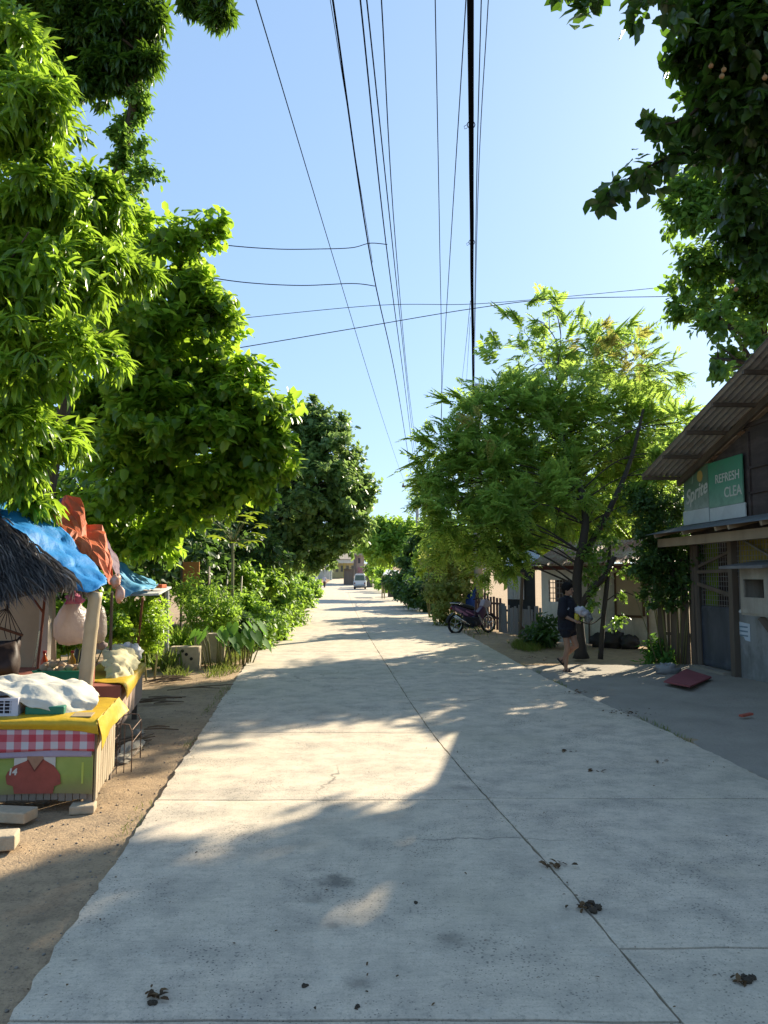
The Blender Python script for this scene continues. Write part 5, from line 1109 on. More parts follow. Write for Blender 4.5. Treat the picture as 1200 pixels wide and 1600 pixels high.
b = net([[W(62, 788, 9.0), W(85, 795, 8.9), W(104, 774, 8.8), W(128, 785, 8.6), W(136, 822, 8.5), W(160, 820, 8.4), W(163, 842, 8.3)],
         [W(60, 795, 8.6), W(85, 806, 8.5), W(108, 800, 8.4), W(132, 815, 8.3), W(140, 838, 8.2), W(165, 850, 8.1), W(170, 870, 8.05)],
         [W(60, 800, 8.35), W(85, 812, 8.3), W(110, 828, 8.15), W(132, 845, 8.0), (W(145, 860, 7.9)), W(168, 880, 7.9), W(176, 895, 7.8)],
         [W(62, 806, 8.2), W(85, 820, 8.1), W(106, 838, 8.0), W(128, 864, 7.9), W(146, 884, 7.8), W(166, 905, 7.7), W(178, 908, 7.7)]], 3, 3, .07, 4.6, 5)
tag(b.build('orange_tarpaulin', M_ORG, org=W(130, 850, 8.2), smooth=False, solid=.003), 'crumpled orange tarpaulin bunched on top of the blue one', 'tarpaulin')
b = net([[W(80, 798, 8.95), W(96, 780, 8.95), W(106, 776, 8.95)], [W(78, 806, 8.8), W(95, 796, 8.8), W(106, 796, 8.8)]], 6, 6, .03, 4)
tag(b.build('purple_tarpaulin', M_PUR, org=W(95, 800, 8.9), solid=.004), 'dark purple-blue tarpaulin corner left of the orange peak', 'tarpaulin')
b = net([[W(166, 840, 8.3), W(171, 862, 8.1), W(178, 885, 8.0), W(184, 905, 7.8)], [W(172, 850, 8.35), W(182, 872, 8.2), (W(187, 892, 8.1)), W(188, 912, 7.9)]], 6, 5, .02, 5)
tag(b.build('mesh_netting', tarp_mat('maroon_net', (.12, .05, .12), (.18, .07, .1), .3), org=W(180, 890, 8), solid=.003), 'maroon netting hanging down the right edge of the orange tarpaulin', 'netting')
b = MB(); b.blob(W(181, 908, 7.55), (.05, .05, .07), 4, .3, 12, 8, 3); b.blob(W(187, 928, 7.5), (.045, .045, .085), 9, .25, 12, 8, 3)
tag(b.build('tarp_knot', mat('orange_white_plastic', (.62, .27, .09), (.6, .55, .6), 14, .5, trans=.2), org=W(185, 930, 7.5), smooth=True), 'knotted orange and white plastic at the lower tip of the tarpaulins', 'plastic')
b = net([[W(172, 868, 11.71), W(192, 880, 12.08), W(215, 897, 12.44), W(246, 912, 12.93)], [W(180, 895, 11.22), W(198, 902, 11.47), W(218, 910, 11.96), W(246, 915, 12.57)], [W(186, 925, 10.74), W(200, 922, 10.98), W(222, 917, 11.47), W(244, 918, 12.20)], [W(190, 934, 10.61), W(202, 930, 10.86), W(222, 922, 11.35), W(238, 920, 12.08)]], 7, 7, .03, 4, 6)
tag(b.build('light_blue_tarpaulin', M_LBLUE, org=W(210, 910, 11.7), smooth=True, solid=.004), 'pale blue tarpaulin sloping down to the white board awning', 'tarpaulin')
wa = thing('board_awning', 'low white board awning on a white post at the end of the stalls', 'awning', tuple(W(235, 985, 12.5)))
b = MB(); b.add([W(188, 932, 11.4), W(248, 930, 12), W(268, 919, 14.6), W(205, 918, 14)] + [p + V((0, 0, .03)) for p in (W(188, 932, 11.4), W(248, 930, 12), W(268, 919, 14.6), W(205, 918, 14))], [(3, 2, 1, 0), (4, 5, 6, 7), (0, 1, 5, 4), (1, 2, 6, 5), (2, 3, 7, 6), (3, 0, 4, 7)]); b.build('board', mat('white_board', (.55, .55, .53), (.45, .46, .44), 3), wa)
b = MB(); q = W(262, 960, 14.4); b.tube([V((q.x, 14.4, -.05)), W(261, 923, 14.4)], .045, 8); b.build('white_post', mat('white_pipe', (.62, .62, .58)), wa)
b = MB(); q = W(206, 960, 13.8); b.tube([V((q.x, 13.8, -.05)), W(207, 922, 13.8)], .04, 8); b.build('back_post', M_WOOD, wa)
b = MB(); q0, q1 = W(214, 1022, 11.8), W(223, 934, 11.6); b.tube([V((q0.x, q0.y, -.05)), q0, q1], .019, 8); tag(b.build('rusty_pole', mat('rust_pole', (.3, .1, .03), (.2, .07, .03), 9), org=(q0.x, q0.y, -.05)), 'thin leaning rusty pole under the white board awning', 'pole')
b = MB(); q0, q1 = W(172, 1040, 8.6), W(175, 925, 8.4); b.tube([V((q0.x, 8.6, .61)), q1], .017, 8); tag(b.build('dark_pole', M_WOOD, org=(q0.x, 8.6, .61)), 'thin dark pole standing on the red counter', 'pole')
b = MB(); b.obox(W(240, 916, 12.8), (.18, 0, 0), (0, .14, 0), (0, 0, .03)); tag(b.build('orange_pad', MATS['orange_tarpaulin'], org=W(240, 917, 10.2), bevel=.01), 'folded orange sheet lying on the white awning board', 'sheet')
# hanging bags
hb = thing('hanging_bag', 'big translucent pinkish bag hanging left of the bamboo post', 'bag', tuple(W(112, 950, 7.6)))
b = MB(); p = W(112, 972, 7.6); b.lathe(p + V((0, 0, -.23)), [(.02, 0), (.12, .03), (.155, .1), (.16, .2), (.155, .26), (.135, .3), (.12, .34), (.10, .37), (.085, .4), (.07, .43)], 34)
for v in b.v[:]: pass
b.v = [v + noise.noise_vector(v * 7) * .02 + noise.noise_vector(V((v.x * 28, v.y * 28, v.z * 6))) * .014 for v in b.v]; b.build('body', mat('pink_plastic', (.72, .62, .56), (.6, .5, .45), 5, .3, spec=.5, trans=.45, bump=.9, bscale=14, dist=.03), hb, smooth=True)
b = MB(); b.blob(W(116, 938, 7.6), (.09, .08, .07), 5, .35, 12, 8, 4); b.build('pink_top', mat('hot_pink_cloth', (.6, .1, .2), (.5, .2, .28), 20, .7), hb, smooth=True)
hb = thing('hanging_bag', 'greyish see-through bag hanging right of the bamboo post', 'bag', tuple(W(153, 960, 8.0)))
b = MB(); p = W(153, 975, 8.0); b.lathe(p + V((0, 0, -.2)), [(.02, 0), (.07, .03), (.09, .1), (.085, .25), (.06, .36), (.03, .4)], 14); b.v = [v + noise.noise_vector(v * 8) * .015 for v in b.v]; b.build('body', mat('clear_plastic', (.55, .48, .42), (.45, .38, .33), 6, .3, spec=.5, trans=.5, bump=.9, bscale=16, dist=.03), hb, smooth=True)
b = MB(); b.blob(W(150, 1000, 8.2), (.06, .06, .06), 2, .25, 10, 7); b.blob(W(158, 1008, 8.2), (.06, .05, .05), 6, .25, 10, 7); b.build('lower_bundle', mat('mauve_bundle', (.3, .22, .2)), hb, smooth=True)
# wire rack
wr = thing('wire_rack', 'arched rusty wire rack standing beside the near counter', 'rack', (-2.35, 6.95, -.05))
b = MB(); g0, g1 = G(186, 1165), G(219, 1140)
def arch(a, c, h, r_=.005):
    up = V((0, 0, h)); return b.tube([a, a + up * .8, a.lerp(c, .15) + up * .97, a.lerp(c, .5) + up, a.lerp(c, .85) + up * .97, c + up * .8, c], r_, 6)
a0, c0 = V((-2.36, 6.75, -.05)), V((-2.2, 6.85, -.05)); a1, c1 = a0 + V((-.08, .5, 0)), c0 + V((-.08, .5, 0))
arch(a0, c0, .42); arch(a1, c1, .42)
for z in (.12, .25, .36):
    b.tube([a0 + V((0, 0, z)), a1 + V((0, 0, z))], .004, 5); b.tube([c0 + V((0, 0, z)), c1 + V((0, 0, z))], .004, 5)
for q in (.33, .66): b.tube([a0.lerp(c0, q) + V((0, 0, .42)), a0.lerp(c0, q)], .004, 5)
b.build('frame', mat('rusty_wire', (.16, .1, .07), rough=.6, metal=.4), wr)
# ground clutter by the stalls
def rock(label, px, py, rx, ry, rz_, seed, m, cat='rock', nm='rock', grp=None):
    g = G(px, py, -.05); b = MB(); b.blob((g.x, g.y, -.05 + rz_ * .6), (rx, ry, rz_), seed, .2, 14, 9, 1.6); return tag(b.build(nm, m, org=(g.x, g.y, -.05)), label, cat, grp)
M_ROCK = mat('pale_rubble', (.4, .35, .27), (.3, .26, .2), 4, .95, bump=.6)
M_BLK = mat('block_concrete', (.52, .42, .29), (.36, .29, .2), 5, .95, bump=.6, bscale=40)
def block(label, c, ax, w, d, h, m=M_BLK, nm='concrete_block', cat='block', grp='blocks and timber by the stalls', hole_discs=True):
    c = V(c); ax = V(ax).normalized(); ay = V((-ax.y, ax.x, 0)); b = MB(); b.obox(c, ax * w / 2, ay * d / 2, V((0, 0, h / 2))); t = tag(b.build(nm, m, org=c - V((0, 0, h / 2)), bevel=.01), label, cat, grp); return t
g = G(12, 1290, -.05); block('pale broken block nearest the left edge in front of the counter', (g.x + .0, g.y + .05, .01), (1, -.15, 0), .3, .16, .075)
g = G(0, 1335, -.05); block('pale broken block cut by the left edge of the frame', (g.x - .06, g.y + .05, .015), (1, .25, 0), .26, .16, .09)
g = G(40, 1262, -.05); block('grey plank end sticking out under the near counter', (g.x - .25, g.y + .15, .0), (1, .05, 0), .75, .12, .09, M_SLATF, 'plank')
g = G(128, 1270, -.05); block('small flat stone under the counter leg', (g.x, g.y + .02, -.02), (1, .2, 0), .17, .14, .06)
p = G(283, 1045); block('weathered hollow concrete block beside the grass clump', (p.x, p.y + .3, .16), (1, .08, 0), .52, .3, .42)
bb = MB(); 
for dx, dz in ((-.08, .12), (.05, .14), (-.02, .2), (.14, .06)): bb.lathe((p.x + dx, p.y + .143 + dx * .08, .1 + dz), [(.03, 0), (.03, .003)], 10, (.08, -1, 0))
lst = [o for o in bpy.data.objects if o.name.startswith('concrete_block')]
bb.build('hole_discs', mat('hole_shade', (.03, .026, .02)), lst[-1])  # flat dark discs on the face, painted shade in place of real openings
p = G(318, 1040); block('shadowed concrete block between the hollow block and the taro', (p.x, p.y + .5, .28), (1, .1, 0), .55, .25, .55)
rock('long pale stone slab beside the wire rack', 205, 1176, .09, .3, .06, 3, M_ROCK, 'stone', 'stone')
rock('rounded pale stone by the counter side', 190, 1192, .08, .1, .05, 6, M_ROCK, 'stone', 'stone')
rock('small pale stone at the corner of the red counter', 215, 1150, .06, .07, .04, 9, M_ROCK, 'stone', 'stone')
rl = random.Random(12); M_STICK = mat('dry_sticks', (.22, .15, .09), (.12, .085, .055), 9, .9)
def sticks(label, px, py, n, L, spread, ang, m=M_WOOD, cat='firewood'):
    g = G(px, py, -.04); b = MB()
    for k in range(n):
        a = ang + rl.gauss(0, .25); c = V((g.x + rl.gauss(0, spread), g.y + rl.gauss(0, spread * .8), -.035 + .025 * (k % 3) + .012)); d = V((math.cos(a), math.sin(a), rl.uniform(-.03, .05))) * L * rl.uniform(.5, 1) / 2
        b.tube([c - d, c + V((rl.uniform(-.02, .02), rl.uniform(-.02, .02), .015)), c + d], [.008, .010, .006], 6)
    tag(b.build('stick_pile', M_STICK, org=(g.x, g.y, -.05)), label, cat, 'stick piles on the dirt verge')
sticks('pile of thin branches beside the near counter under the wire rack', 186, 1170, 16, .7, .1, 1.2)
sticks('stick pile lying across the dirt in front of the red counter end', 243, 1098, 9, .55, .09, .05)
sticks('dark stick lying alone on the dirt verge', 250, 1142, 2, .5, .02, -.02)
sticks('heap of twigs at the corner of the far counter', 262, 1066, 16, .5, .16, .5)
sticks('long thin pole lying across the verge toward the road', 310, 1077, 2, 1.1, .05, .02)
# pebbles scattered over the dirt, counted by nobody
me_p = []; b = MB(); k = 0
while k < 1200:
    y = rl.uniform(2.2, 13) if rl.random() < .8 else rl.uniform(2.2, 6); x = eL(y) - abs(rl.gauss(0, .6)) - .02
    s = rl.choice((.002, .003, .003, .004, .005, .008)) * rl.uniform(.7, 1.3); b.blob((x, y, ground_z(x, y) + s * .3), (s, s * rl.uniform(.7, 1.3), s * .6), k, .2, 6, 4); k += 1
struct(b.build('gravel', mat('gravel_stone', (.33, .28, .22), (.14, .12, .1), 30, .95), smooth=True), 'stuff')
# dead leaves and clods on the road
M_DEAD = leafmat('dead_leaf', [(.06, .035, .02), (.11, .065, .03), (.16, .10, .05), (.04, .03, .02)], (.2, .1, .03), .15, .8, .2)
def litter(label, px, py, n, R, dark=False):
    g = G(px, py); pos = np.array([[rl.gauss(0, R), rl.gauss(0, R * .7), .008 + rl.random() * R * .25] for _ in range(n)]); a = rng.random(n) * 6.28
    d = np.stack([np.cos(a), np.sin(a), rng.normal(size=n) * .25], 1); nn = norm(rdir(n) * .6 + UP)
    tag(link('leaf_litter', np_mesh('leaf_litter', [leaf_arrays(pos, d, nn, .022 + .03 * rng.random(n), .5, T_OVAL)]), M_DEAD, org=(g.x, g.y, 0)), label, 'leaf litter', 'dead leaves and clods on the road')
def clod(label, px, py, s, seed):
    g = G(px, py); b = MB()
    for k in range(5): b.blob((g.x + rl.gauss(0, s * .5), g.y + rl.gauss(0, s * .5), s * .22), (s * .55, s * .5, s * .32), seed + k, .3, 9, 6, 3)
    tag(b.build('dirt_clod', mat('dark_clod', (.045, .035, .025), (.075, .055, .035), 20, .95), org=(g.x, g.y, 0)), label, 'clod', 'dead leaves and clods on the road')
clod('dark clod lying on the centre joint', 921, 1419, .04, 1); litter('dead leaves around the dark clod on the centre joint', 912, 1420, 14, .04); litter('dead leaf patch on the joint above the dark clod', 868, 1353, 16, .04)
clod('dark droppings at the bottom left of the road', 236, 1570, .022, 3); litter('curled brown leaves at the bottom left of the road', 240, 1558, 10, .022)
clod('clod with pale scrap at the right edge of the road', 1168, 1532, .03, 6); litter('brown scrap beside the clod at the right edge', 1155, 1535, 8, .02)
clod('small black clod at bottom centre, upper', 475, 1541, .014, 8); clod('small black clod at bottom centre, lower', 560, 1575, .013, 11); clod('small black pellet right of the oil stain', 650, 1411, .012, 14)
litter('flattened dark leaf in the shade, far one of three', 885, 1176, 7, .03); litter('small leaf scrap between two flattened leaves in the shade', 930, 1206, 6, .025); litter('flattened dark leaf nearest the right apron', 1028, 1191, 7, .03)
litter('ragged leaf line along the crack of the apron', 975, 1116, 40, .12); litter('leaf drift where the apron meets the road farther off', 905, 1083, 26, .1); litter('leaf drift on the grass verge by the person', 830, 1030, 40, .2)

# scattered scraps of leaf and grit over the road, too many to count
pos = []; 
for _ in range(420):
    y = 2.8 + 12 * rl.random() ** 1.5; pos.append((eL(y) + (eR(y) - eL(y)) * rl.random(), y, .006 + .006 * rl.random()))
for _ in range(500):
    y = 3 + 11 * rl.random(); x = rl.choice((eC(y) + rl.gauss(0, .05), eR(y) + rl.gauss(.05, .12), eL(y) + abs(rl.gauss(0, .08)))); pos.append((x, y, .008 + .006 * rl.random()))
n = len(pos); a = rng.random(n) * 6.28; d = np.stack([np.cos(a), np.sin(a), rng.normal(size=n) * .2], 1)
struct(link('leaf_scraps', np_mesh('leaf_scraps', [leaf_arrays(np.array(pos), d, norm(rdir(n) * .4 + UP), .006 + .018 * rng.random(n) ** 2, .45, T_OVAL)]), M_DEAD), 'stuff')
# ------------------------------------------------------------------ figures: one remeshed skin per body
def capsule(mb, p, q, r0, r1, n=10, sq=1.0):
    p, q = V(p), V(q); d = q - p; L = max(d.length, 1e-4); d = d / L; path = []; rad = []
    for k in range(4): a = PI / 2 * k / 4; path.append(p - d * r0 * math.cos(a)); rad.append(max(r0 * math.sin(a), r0 * .05))
    for k in range(5): path.append(p + d * L * k / 4); rad.append(r0 + (r1 - r0) * k / 4)
    for k in range(1, 5): a = PI / 2 * k / 4; path.append(q + d * r1 * math.sin(a)); rad.append(max(r1 * math.cos(a), r1 * .05))
    mb.tube(path, rad, n)
def ell(mb, c, r, n=14, m=9): mb.blob(c, r, 0, 0, n, m)
def remesh(name, mb, voxel, m, parent, M, sm=2, cut=None):
    me = bpy.data.meshes.new(name); me.from_pydata(mb.v, [], mb.f); me.update()
    o = bpy.data.objects.new(name, me); COL.objects.link(o)
    r = o.modifiers.new('r', 'REMESH'); r.mode = 'VOXEL'; r.voxel_size = voxel; r.use_smooth_shade = True
    if sm: s = o.modifiers.new('s', 'SMOOTH'); s.iterations = sm; s.factor = .5
    dg = bpy.context.evaluated_depsgraph_get(); me2 = bpy.data.meshes.new_from_object(o.evaluated_get(dg)); bpy.data.objects.remove(o)
    me2.transform(M); me2.polygons.foreach_set('use_smooth', [True] * len(me2.polygons)); me2.name = name
    return link(name, me2, m, parent, parent['_o'])
M_SKIN = mat('skin_tan', (.36, .2, .125), (.32, .17, .105), 6, .55, spec=.4, bump=.05)
M_HAIR = mat('black_hair', (.008, .007, .007), (.013, .011, .01), 30, .8, spec=.12, stretch=(1, 1, .2))
M_BLACKT = mat('black_tee', (.012, .012, .018), (.018, .018, .026), 5, .85)
M_SHORT = mat('black_shorts', (.010, .010, .016), (.016, .016, .022), 5, .85)
def hand(b, wr, d, nrm, side):
    """palm + five bent fingers; d = towards fingers, nrm = back of hand"""
    d, nrm = V(d).normalized(), V(nrm).normalized(); s = d.cross(nrm).normalized() * side; wr = V(wr)
    capsule(b, wr, wr + d * .05, .019, .026); 
    for k, (off, L) in enumerate(((-.027, .062), (-.009, .072), (.009, .07), (.026, .056))):
        a = wr + d * .065 + s * off; m = a + d * L * .5 - nrm * .012; e = m + d * L * .28 - nrm * .028; capsule(b, a - d * .015, m, .0088, .008, 7); capsule(b, m, e, .008, .0068, 7)
    t = wr + d * .02 - s * .024; m = t + d * .03 - s * .02 - nrm * .008; capsule(b, t, m, .0105, .009, 7); capsule(b, m, m + d * .025 - nrm * .014, .009, .0075, 7)
# walking youth (local: +x ahead, +y left); 1.53 m
pg = G(887, 1048); pz = -.03; K = 1.53 / 1.62
person = thing('person', 'young person in black tee and shorts walking under the trees with a white bundle', 'person', (pg.x, pg.y, pz))
yaw = math.radians(-38)
PM = Matrix.Rotation(yaw, 4, 'Z') @ Matrix.Scale(K, 4)
b = MB()
hipL, hipR = V((0, .085, .86)), V((.0, -.085, .86))
# right leg planted, left leg swinging behind
kR, aR = V((.035, -.07, .46)), V((-.01, -.055, .085)); kL, aL = V((.14, .08, .49)), V((-.12, .075, .25))
for h, k_, a in ((hipR, kR, aR), (hipL, kL, aL)):
    capsule(b, h, k_, .082, .052); capsule(b, k_, k_.lerp(a, .35) + V((-.018, 0, 0)), .05, .052); capsule(b, k_.lerp(a, .35) + V((-.012, 0, 0)), a, .048, .031)
def foot(b, a, pitch):
    R = Matrix.Rotation(pitch, 3, 'Y'); f = lambda x, y, z: a + R @ V((x, y, z))
    capsule(b, f(-.035, 0, -.05), f(.06, 0, -.05), .03, .03); capsule(b, f(.02, .0, -.02), f(.11, 0, -.058), .032, .024)
    for k, y in enumerate((-.03, -.014, 0, .014, .027)): capsule(b, f(.11, y, -.064), f(.15 - .008 * abs(k - 1.2), y, -.068), .011, .009, 6)
foot(b, aR, .0); foot(b, aL, .75)
ell(b, (0, 0, .92), (.105, .14, .11)); capsule(b, (0, 0, .98), (0.005, 0, 1.2), .105, .125); ell(b, (.005, 0, 1.22), (.10, .165, .12)); 
shL, shR = V((0, .165, 1.315)), V((0, -.165, 1.315)); capsule(b, shL, shR, .055, .055); capsule(b, (0, 0, 1.32), (.02, 0, 1.43), .052, .047)
# head (turned ahead, slightly down)
hc = V((.035, 0, 1.525)); ell(b, hc, (.092, .072, .108)); ell(b, hc + V((.022, 0, -.055)), (.066, .055, .058)); capsule(b, hc + V((.082, 0, .005)), hc + V((.105, 0, -.03)), .010, .014, 8)
capsule(b, hc + V((.078, -.022, -.062)), hc + V((.078, .022, -.062)), .0085, .0085, 7); ell(b, hc + V((.07, 0, -.095)), (.022, .024, .018)); ell(b, hc + V((.075, 0, .022)), (.02, .055, .012))
for s in (-1, 1): ell(b, hc + V((-.005, .073 * s, -.01)), (.02, .012, .03))
eR, wR = V((.02, -.225, 1.06)), V((.2, -.15, .97)); eL, wL = V((.06, .215, 1.07)), V((.27, .1, 1.08))
for s, e, w in ((shR, eR, wR), (shL, eL, wL)): capsule(b, s, e, .047, .038); capsule(b, e, w, .038, .025)
hand(b, wR, (.9, .35, -.15), (-.1, -.6, .75), -1); hand(b, wL, (.85, -.3, .1), (.2, .4, .9), 1)
remesh('body', b, .0085, M_SKIN, person, PM)
b = MB(); ell(b, hc + V((-.02, 0, .04)), (.108, .10, .108)); ell(b, hc + V((.03, 0, .075)), (.062, .085, .05)); ell(b, hc + V((-.055, 0, -.02)), (.055, .08, .075))
for k in range(16): a = k * .7; capsule(b, hc + V((.05 * math.cos(a) - .01, .05 * math.sin(a), .09)), hc + V((.075 * math.cos(a) + .01, .072 * math.sin(a), .06 + .03 * math.sin(k * 2.1))), .026, .012, 6)
remesh('hair', b, .009, M_HAIR, person, PM, 1)
b = MB()
for s in (-1, 1):
    ell(b, hc + V((.086, .028 * s, .003)), (.007, .011, .006), 8, 6)
ob = b.build('eyes', mat('eye_dark', (.03, .02, .015), rough=.3, bump=0), None); ob.data.transform(PM); ob.parent = person; ob.location = (0, 0, 0); ob['_o'] = tuple(person['_o'])
b = MB(); capsule(b, (0, 0, .84), (0.01, 0, 1.22), .17, .16, 16); ell(b, (0, 0, .80), (.165, .205, .08)); ell(b, (.005, 0, 1.22), (.125, .19, .13)); capsule(b, shL + V((0, -.02, .0)), shR + V((0, .02, .0)), .07, .07)
for s, e in ((shR, eR), (shL, eL)): capsule(b, s, s.lerp(e, .9), .078, .10)
capsule(b, (0, 0, 1.36), (.012, 0, 1.385), .075, .062)
tee = remesh('tee_shirt', b, .011, M_BLACKT, person, PM, 3)
b = MB()
for h, k_ in ((hipR, kR), (hipL, kL)): capsule(b, h, h.lerp(k_, .33), .105, .108)
ell(b, (0, 0, .88), (.125, .16, .11)); remesh('shorts', b, .011, M_SHORT, person, PM, 2)
b = MB()
for a, pt in ((aR, 0), (aL, .75)):
    R = Matrix.Rotation(pt, 3, 'Y'); b.obox(a + R @ V((.045, 0, -.083)), R @ V((.115, 0, 0)), R @ V((0, .045, 0)), R @ V((0, 0, .009)))
    for x in (.02, .08): b.tube([a + R @ V((x, .047 * math.cos(t), -.08 + .065 * math.sin(t))) for t in np.linspace(0, PI, 8)], .011, 6)
ob = b.build('sandals', mat('dark_sandals', (.03, .025, .025), bump=0), None); ob.data.transform(PM); ob.parent = person; ob.location = (0, 0, 0); ob['_o'] = tuple(person['_o'])
me = text_mesh('22', .075, .25, .002); r_, u_, n_ = V((.4, -.9, 0)).normalized() * -1, V((0, 0, 1)), None
r_ = V((.5, .87, 0)).normalized() if False else V((1, .12, 0)).normalized()
b = MB(); 
for k, (x, z) in enumerate(((.0, 0), (.022, .02), (.05, .006), (.07, .028))): b.blob((.055 + x, -.178, 1.16 + z), (.018, .006, .008), k, .3, 8, 6)
bpy.data.meshes.remove(me)
ob = b.build('chest_print', mat('pale_print', (.5, .5, .55), bump=0), None); ob.data.transform(PM); ob.parent = person; ob.location = (0, 0, 0); ob['_o'] = tuple(person['_o'])
def carried(nm, label, cat, m, lst):
    b = MB()
    for c, r, s in lst: b.blob(c, r, s, .25, 14, 9, 2.2)
    ob = b.build(nm, m, None, smooth=True); ob.data.transform(PM); c = Matrix.Translation(V(person['_o'])); ob.data.transform(c); o = c @ PM @ V(lst[0][0]); ob.data.transform(Matrix.Translation(-o)); ob.location = o; ob['_o'] = tuple(o); tag(ob, label, cat)
carried('white_bundle', 'white bundled plastic bag held against the chest by the walking person', 'bag', mat('white_bag', (.6, .56, .56), (.5, .46, .48), 7, .5), [((.285, -.04, 1.14), (.10, .10, .085), 2), ((.34, .0, 1.10), (.09, .09, .07), 5), ((.24, -.02, 1.17), (.06, .07, .05), 9)])
carried('yellow_packet', 'yellow packet held under the white bundle', 'packet', mat('yellow_pack', (.6, .46, .04), (.5, .38, .04), 5, .5), [((.245, -.1, 1.02), (.045, .045, .07), 3)])
carried('grey_bag', 'small dark patterned bag hanging from the walking person far hand', 'bag', mat('dark_pattern_bag', (.05, .05, .05), (.35, .33, .3), 22, .6), [((.42, .02, 1.02), (.07, .07, .10), 4)])

# ------------------------------------------------------------------ motorcycle by the concrete pole
mo = G(738, 987); MY = 22.9; mo = V((W(738, 987, MY).x, MY, -.045)); ma = math.radians(33)
MF = V((math.cos(ma), math.sin(ma), 0)); ML = V((-MF.y, MF.x, 0))
def mp(x, y, z): return mo + MF * x + ML * y + V((0, 0, z))
bike = thing('motorcycle', 'dark purple underbone motorcycle parked beside the concrete pole', 'motorcycle', tuple(mo))
M_TYRE = mat('tyre_rubber', (.02, .02, .02), rough=.85); M_CHR = mat('bright_metal', (.6, .6, .6), (.5, .5, .5), 5, .25, .8, bump=0); M_BP = mat('purple_paint', (.07, .02, .075), (.05, .015, .055), 3, .3, spec=.6, bump=0)
M_PINK = mat('pink_stripe', (.45, .2, .32), (.4, .17, .28), 4, .35, bump=0); M_BLK2 = mat('black_plastic', (.018, .018, .02), rough=.5, bump=0); M_DBL = mat('dark_blue_engine', (.03, .035, .05), (.05, .05, .06), 6, .5, .3)
def wheel(x, R, nm='wheel'):
    b = MB(); b.tube([mp(x, 0, R) + MF * (R - .035) * math.cos(a) + V((0, 0, (R - .035) * math.sin(a))) for a in np.linspace(0, 2 * PI, 28)[:-1]], .036, 8, closed=True); w = b.build(nm, M_TYRE, bike, smooth=True)
    b = MB(); b.tube([mp(x, 0, R) + MF * (R - .075) * math.cos(a) + V((0, 0, (R - .075) * math.sin(a))) for a in np.linspace(0, 2 * PI, 28)[:-1]], .014, 6, closed=True)
    for k in range(5): a = 2 * PI * k / 5 + .3; b.tube([mp(x, 0, R), mp(x, 0, R) + MF * (R - .08) * math.cos(a) + V((0, 0, (R - .08) * math.sin(a)))], [.02, .012], 6)
    b.lathe(mp(x, -.05, R), [(.03, 0), (.04, .02), (.04, .08), (.03, .1)], 12, ML); b.build('rim', M_CHR, w)
R = .29; wheel(-.62, R); wheel(.62, R)
def side(mb, pts, w, y0=0.0): return mb.prism([mp(x, y0 - w, z) for x, z in pts], ML * 2 * w)
b = MB(); side(b, [(-.75, .80), (-.70, .86), (-.2, .72), (.05, .66), (.02, .52), (-.25, .46), (-.38, .56)], .09); b.build('tail_body', M_BP, bike, bevel=.03)
b = MB()
for y in (-.097, .097):
    b.prism([mp(-.72, y, .80), mp(-.40, y, .66), mp(-.22, y, .56), mp(-.26, y, .53), mp(-.45, y, .60), mp(-.70, y, .73)], ML * .004); b.prism([mp(-.3, y, .70), mp(.0, y, .57), mp(.0, y, .54), mp(-.32, y, .66)], ML * .004)
b.build('side_stripes', M_PINK, bike)
b = MB(); b.tube(catmull([mp(-.74, 0, .885), mp(-.5, 0, .86), mp(-.25, 0, .79), mp(.0, 0, .74), mp(.06, 0, .70)], 4), [.03 + .055 * math.sin(PI * min(1, .12 + .8 * k / 16)) for k in range(17)], 10); b.build('seat', M_BLK2, bike, smooth=True)
b = MB(); b.tube(catmull([mp(-.45, .1, .88), mp(-.7, .11, .9), mp(-.8, 0, .91), mp(-.7, -.11, .9), mp(-.45, -.1, .86)], 5), .012, 7); b.build('grab_rail', M_CHR, bike, smooth=True)
b = MB(); side(b, [(-.28, .5), (.2, .48), (.25, .28), (.1, .2), (-.2, .2), (-.33, .32)], .1); b.lathe(mp(.0, -.14, .3), [(.02, 0), (.09, .02), (.1, .26), (.02, .28)], 12, ML); b.build('engine', M_DBL, bike, bevel=.02)
b = MB(); side(b, [(.06, .66), (.16, .62), (.40, .84), (.46, .80), (.50, .62), (.36, .44), (.30, .24), (.2, .24), (.2, .46)], .085); b.build('leg_shield', M_BP, bike, bevel=.02)
b = MB()
for y in (-.092, .092): b.prism([mp(.12, y, .56), mp(.22, y, .56), mp(.38, y, .28), mp(.33, y, .25)], ML * .005)
b.build('shield_trim', M_CHR, bike)
b = MB(); side(b, [(.34, .80), (.42, 1.0), (.58, .98), (.66, .88), (.60, .76), (.46, .74)], .1); b.build('front_cowl', mat('silver_grey_cowl', (.4, .34, .38), (.34, .29, .33), 4, .35, bump=0), bike, bevel=.03)
b = MB(); ell(b, mp(.64, 0, .9), (.06, .08, .065)); b.build('headlight', M_CHR, bike, smooth=True)
b = MB(); b.tube(catmull([mp(.36, .33, 1.0), mp(.42, .2, 1.03), mp(.46, 0, .98), mp(.42, -.2, 1.03), mp(.36, -.33, 1.0)], 5), .012, 7)
for s in (-1, 1): b.tube([mp(.40, .24 * s, 1.02), mp(.34, .36 * s, .99)], .02, 8); b.tube([mp(.42, .2 * s, 1.03), mp(.4, .28 * s, 1.17)], .006, 6)
b.build('handlebar', M_BLK2, bike, smooth=True)
for s in (-1, 1):
    b = MB(); ell(b, mp(.4, .3 * s, 1.2), (.03, .055, .04), 10, 8); b.build('mirror', M_BLK2, bike, smooth=True)
b = MB()
for s in (-1, 1): b.tube([mp(.45, .07 * s, .8), mp(.62, .07 * s, R)], [.024, .019], 8)
b.build('front_fork', M_CHR, bike, smooth=True)
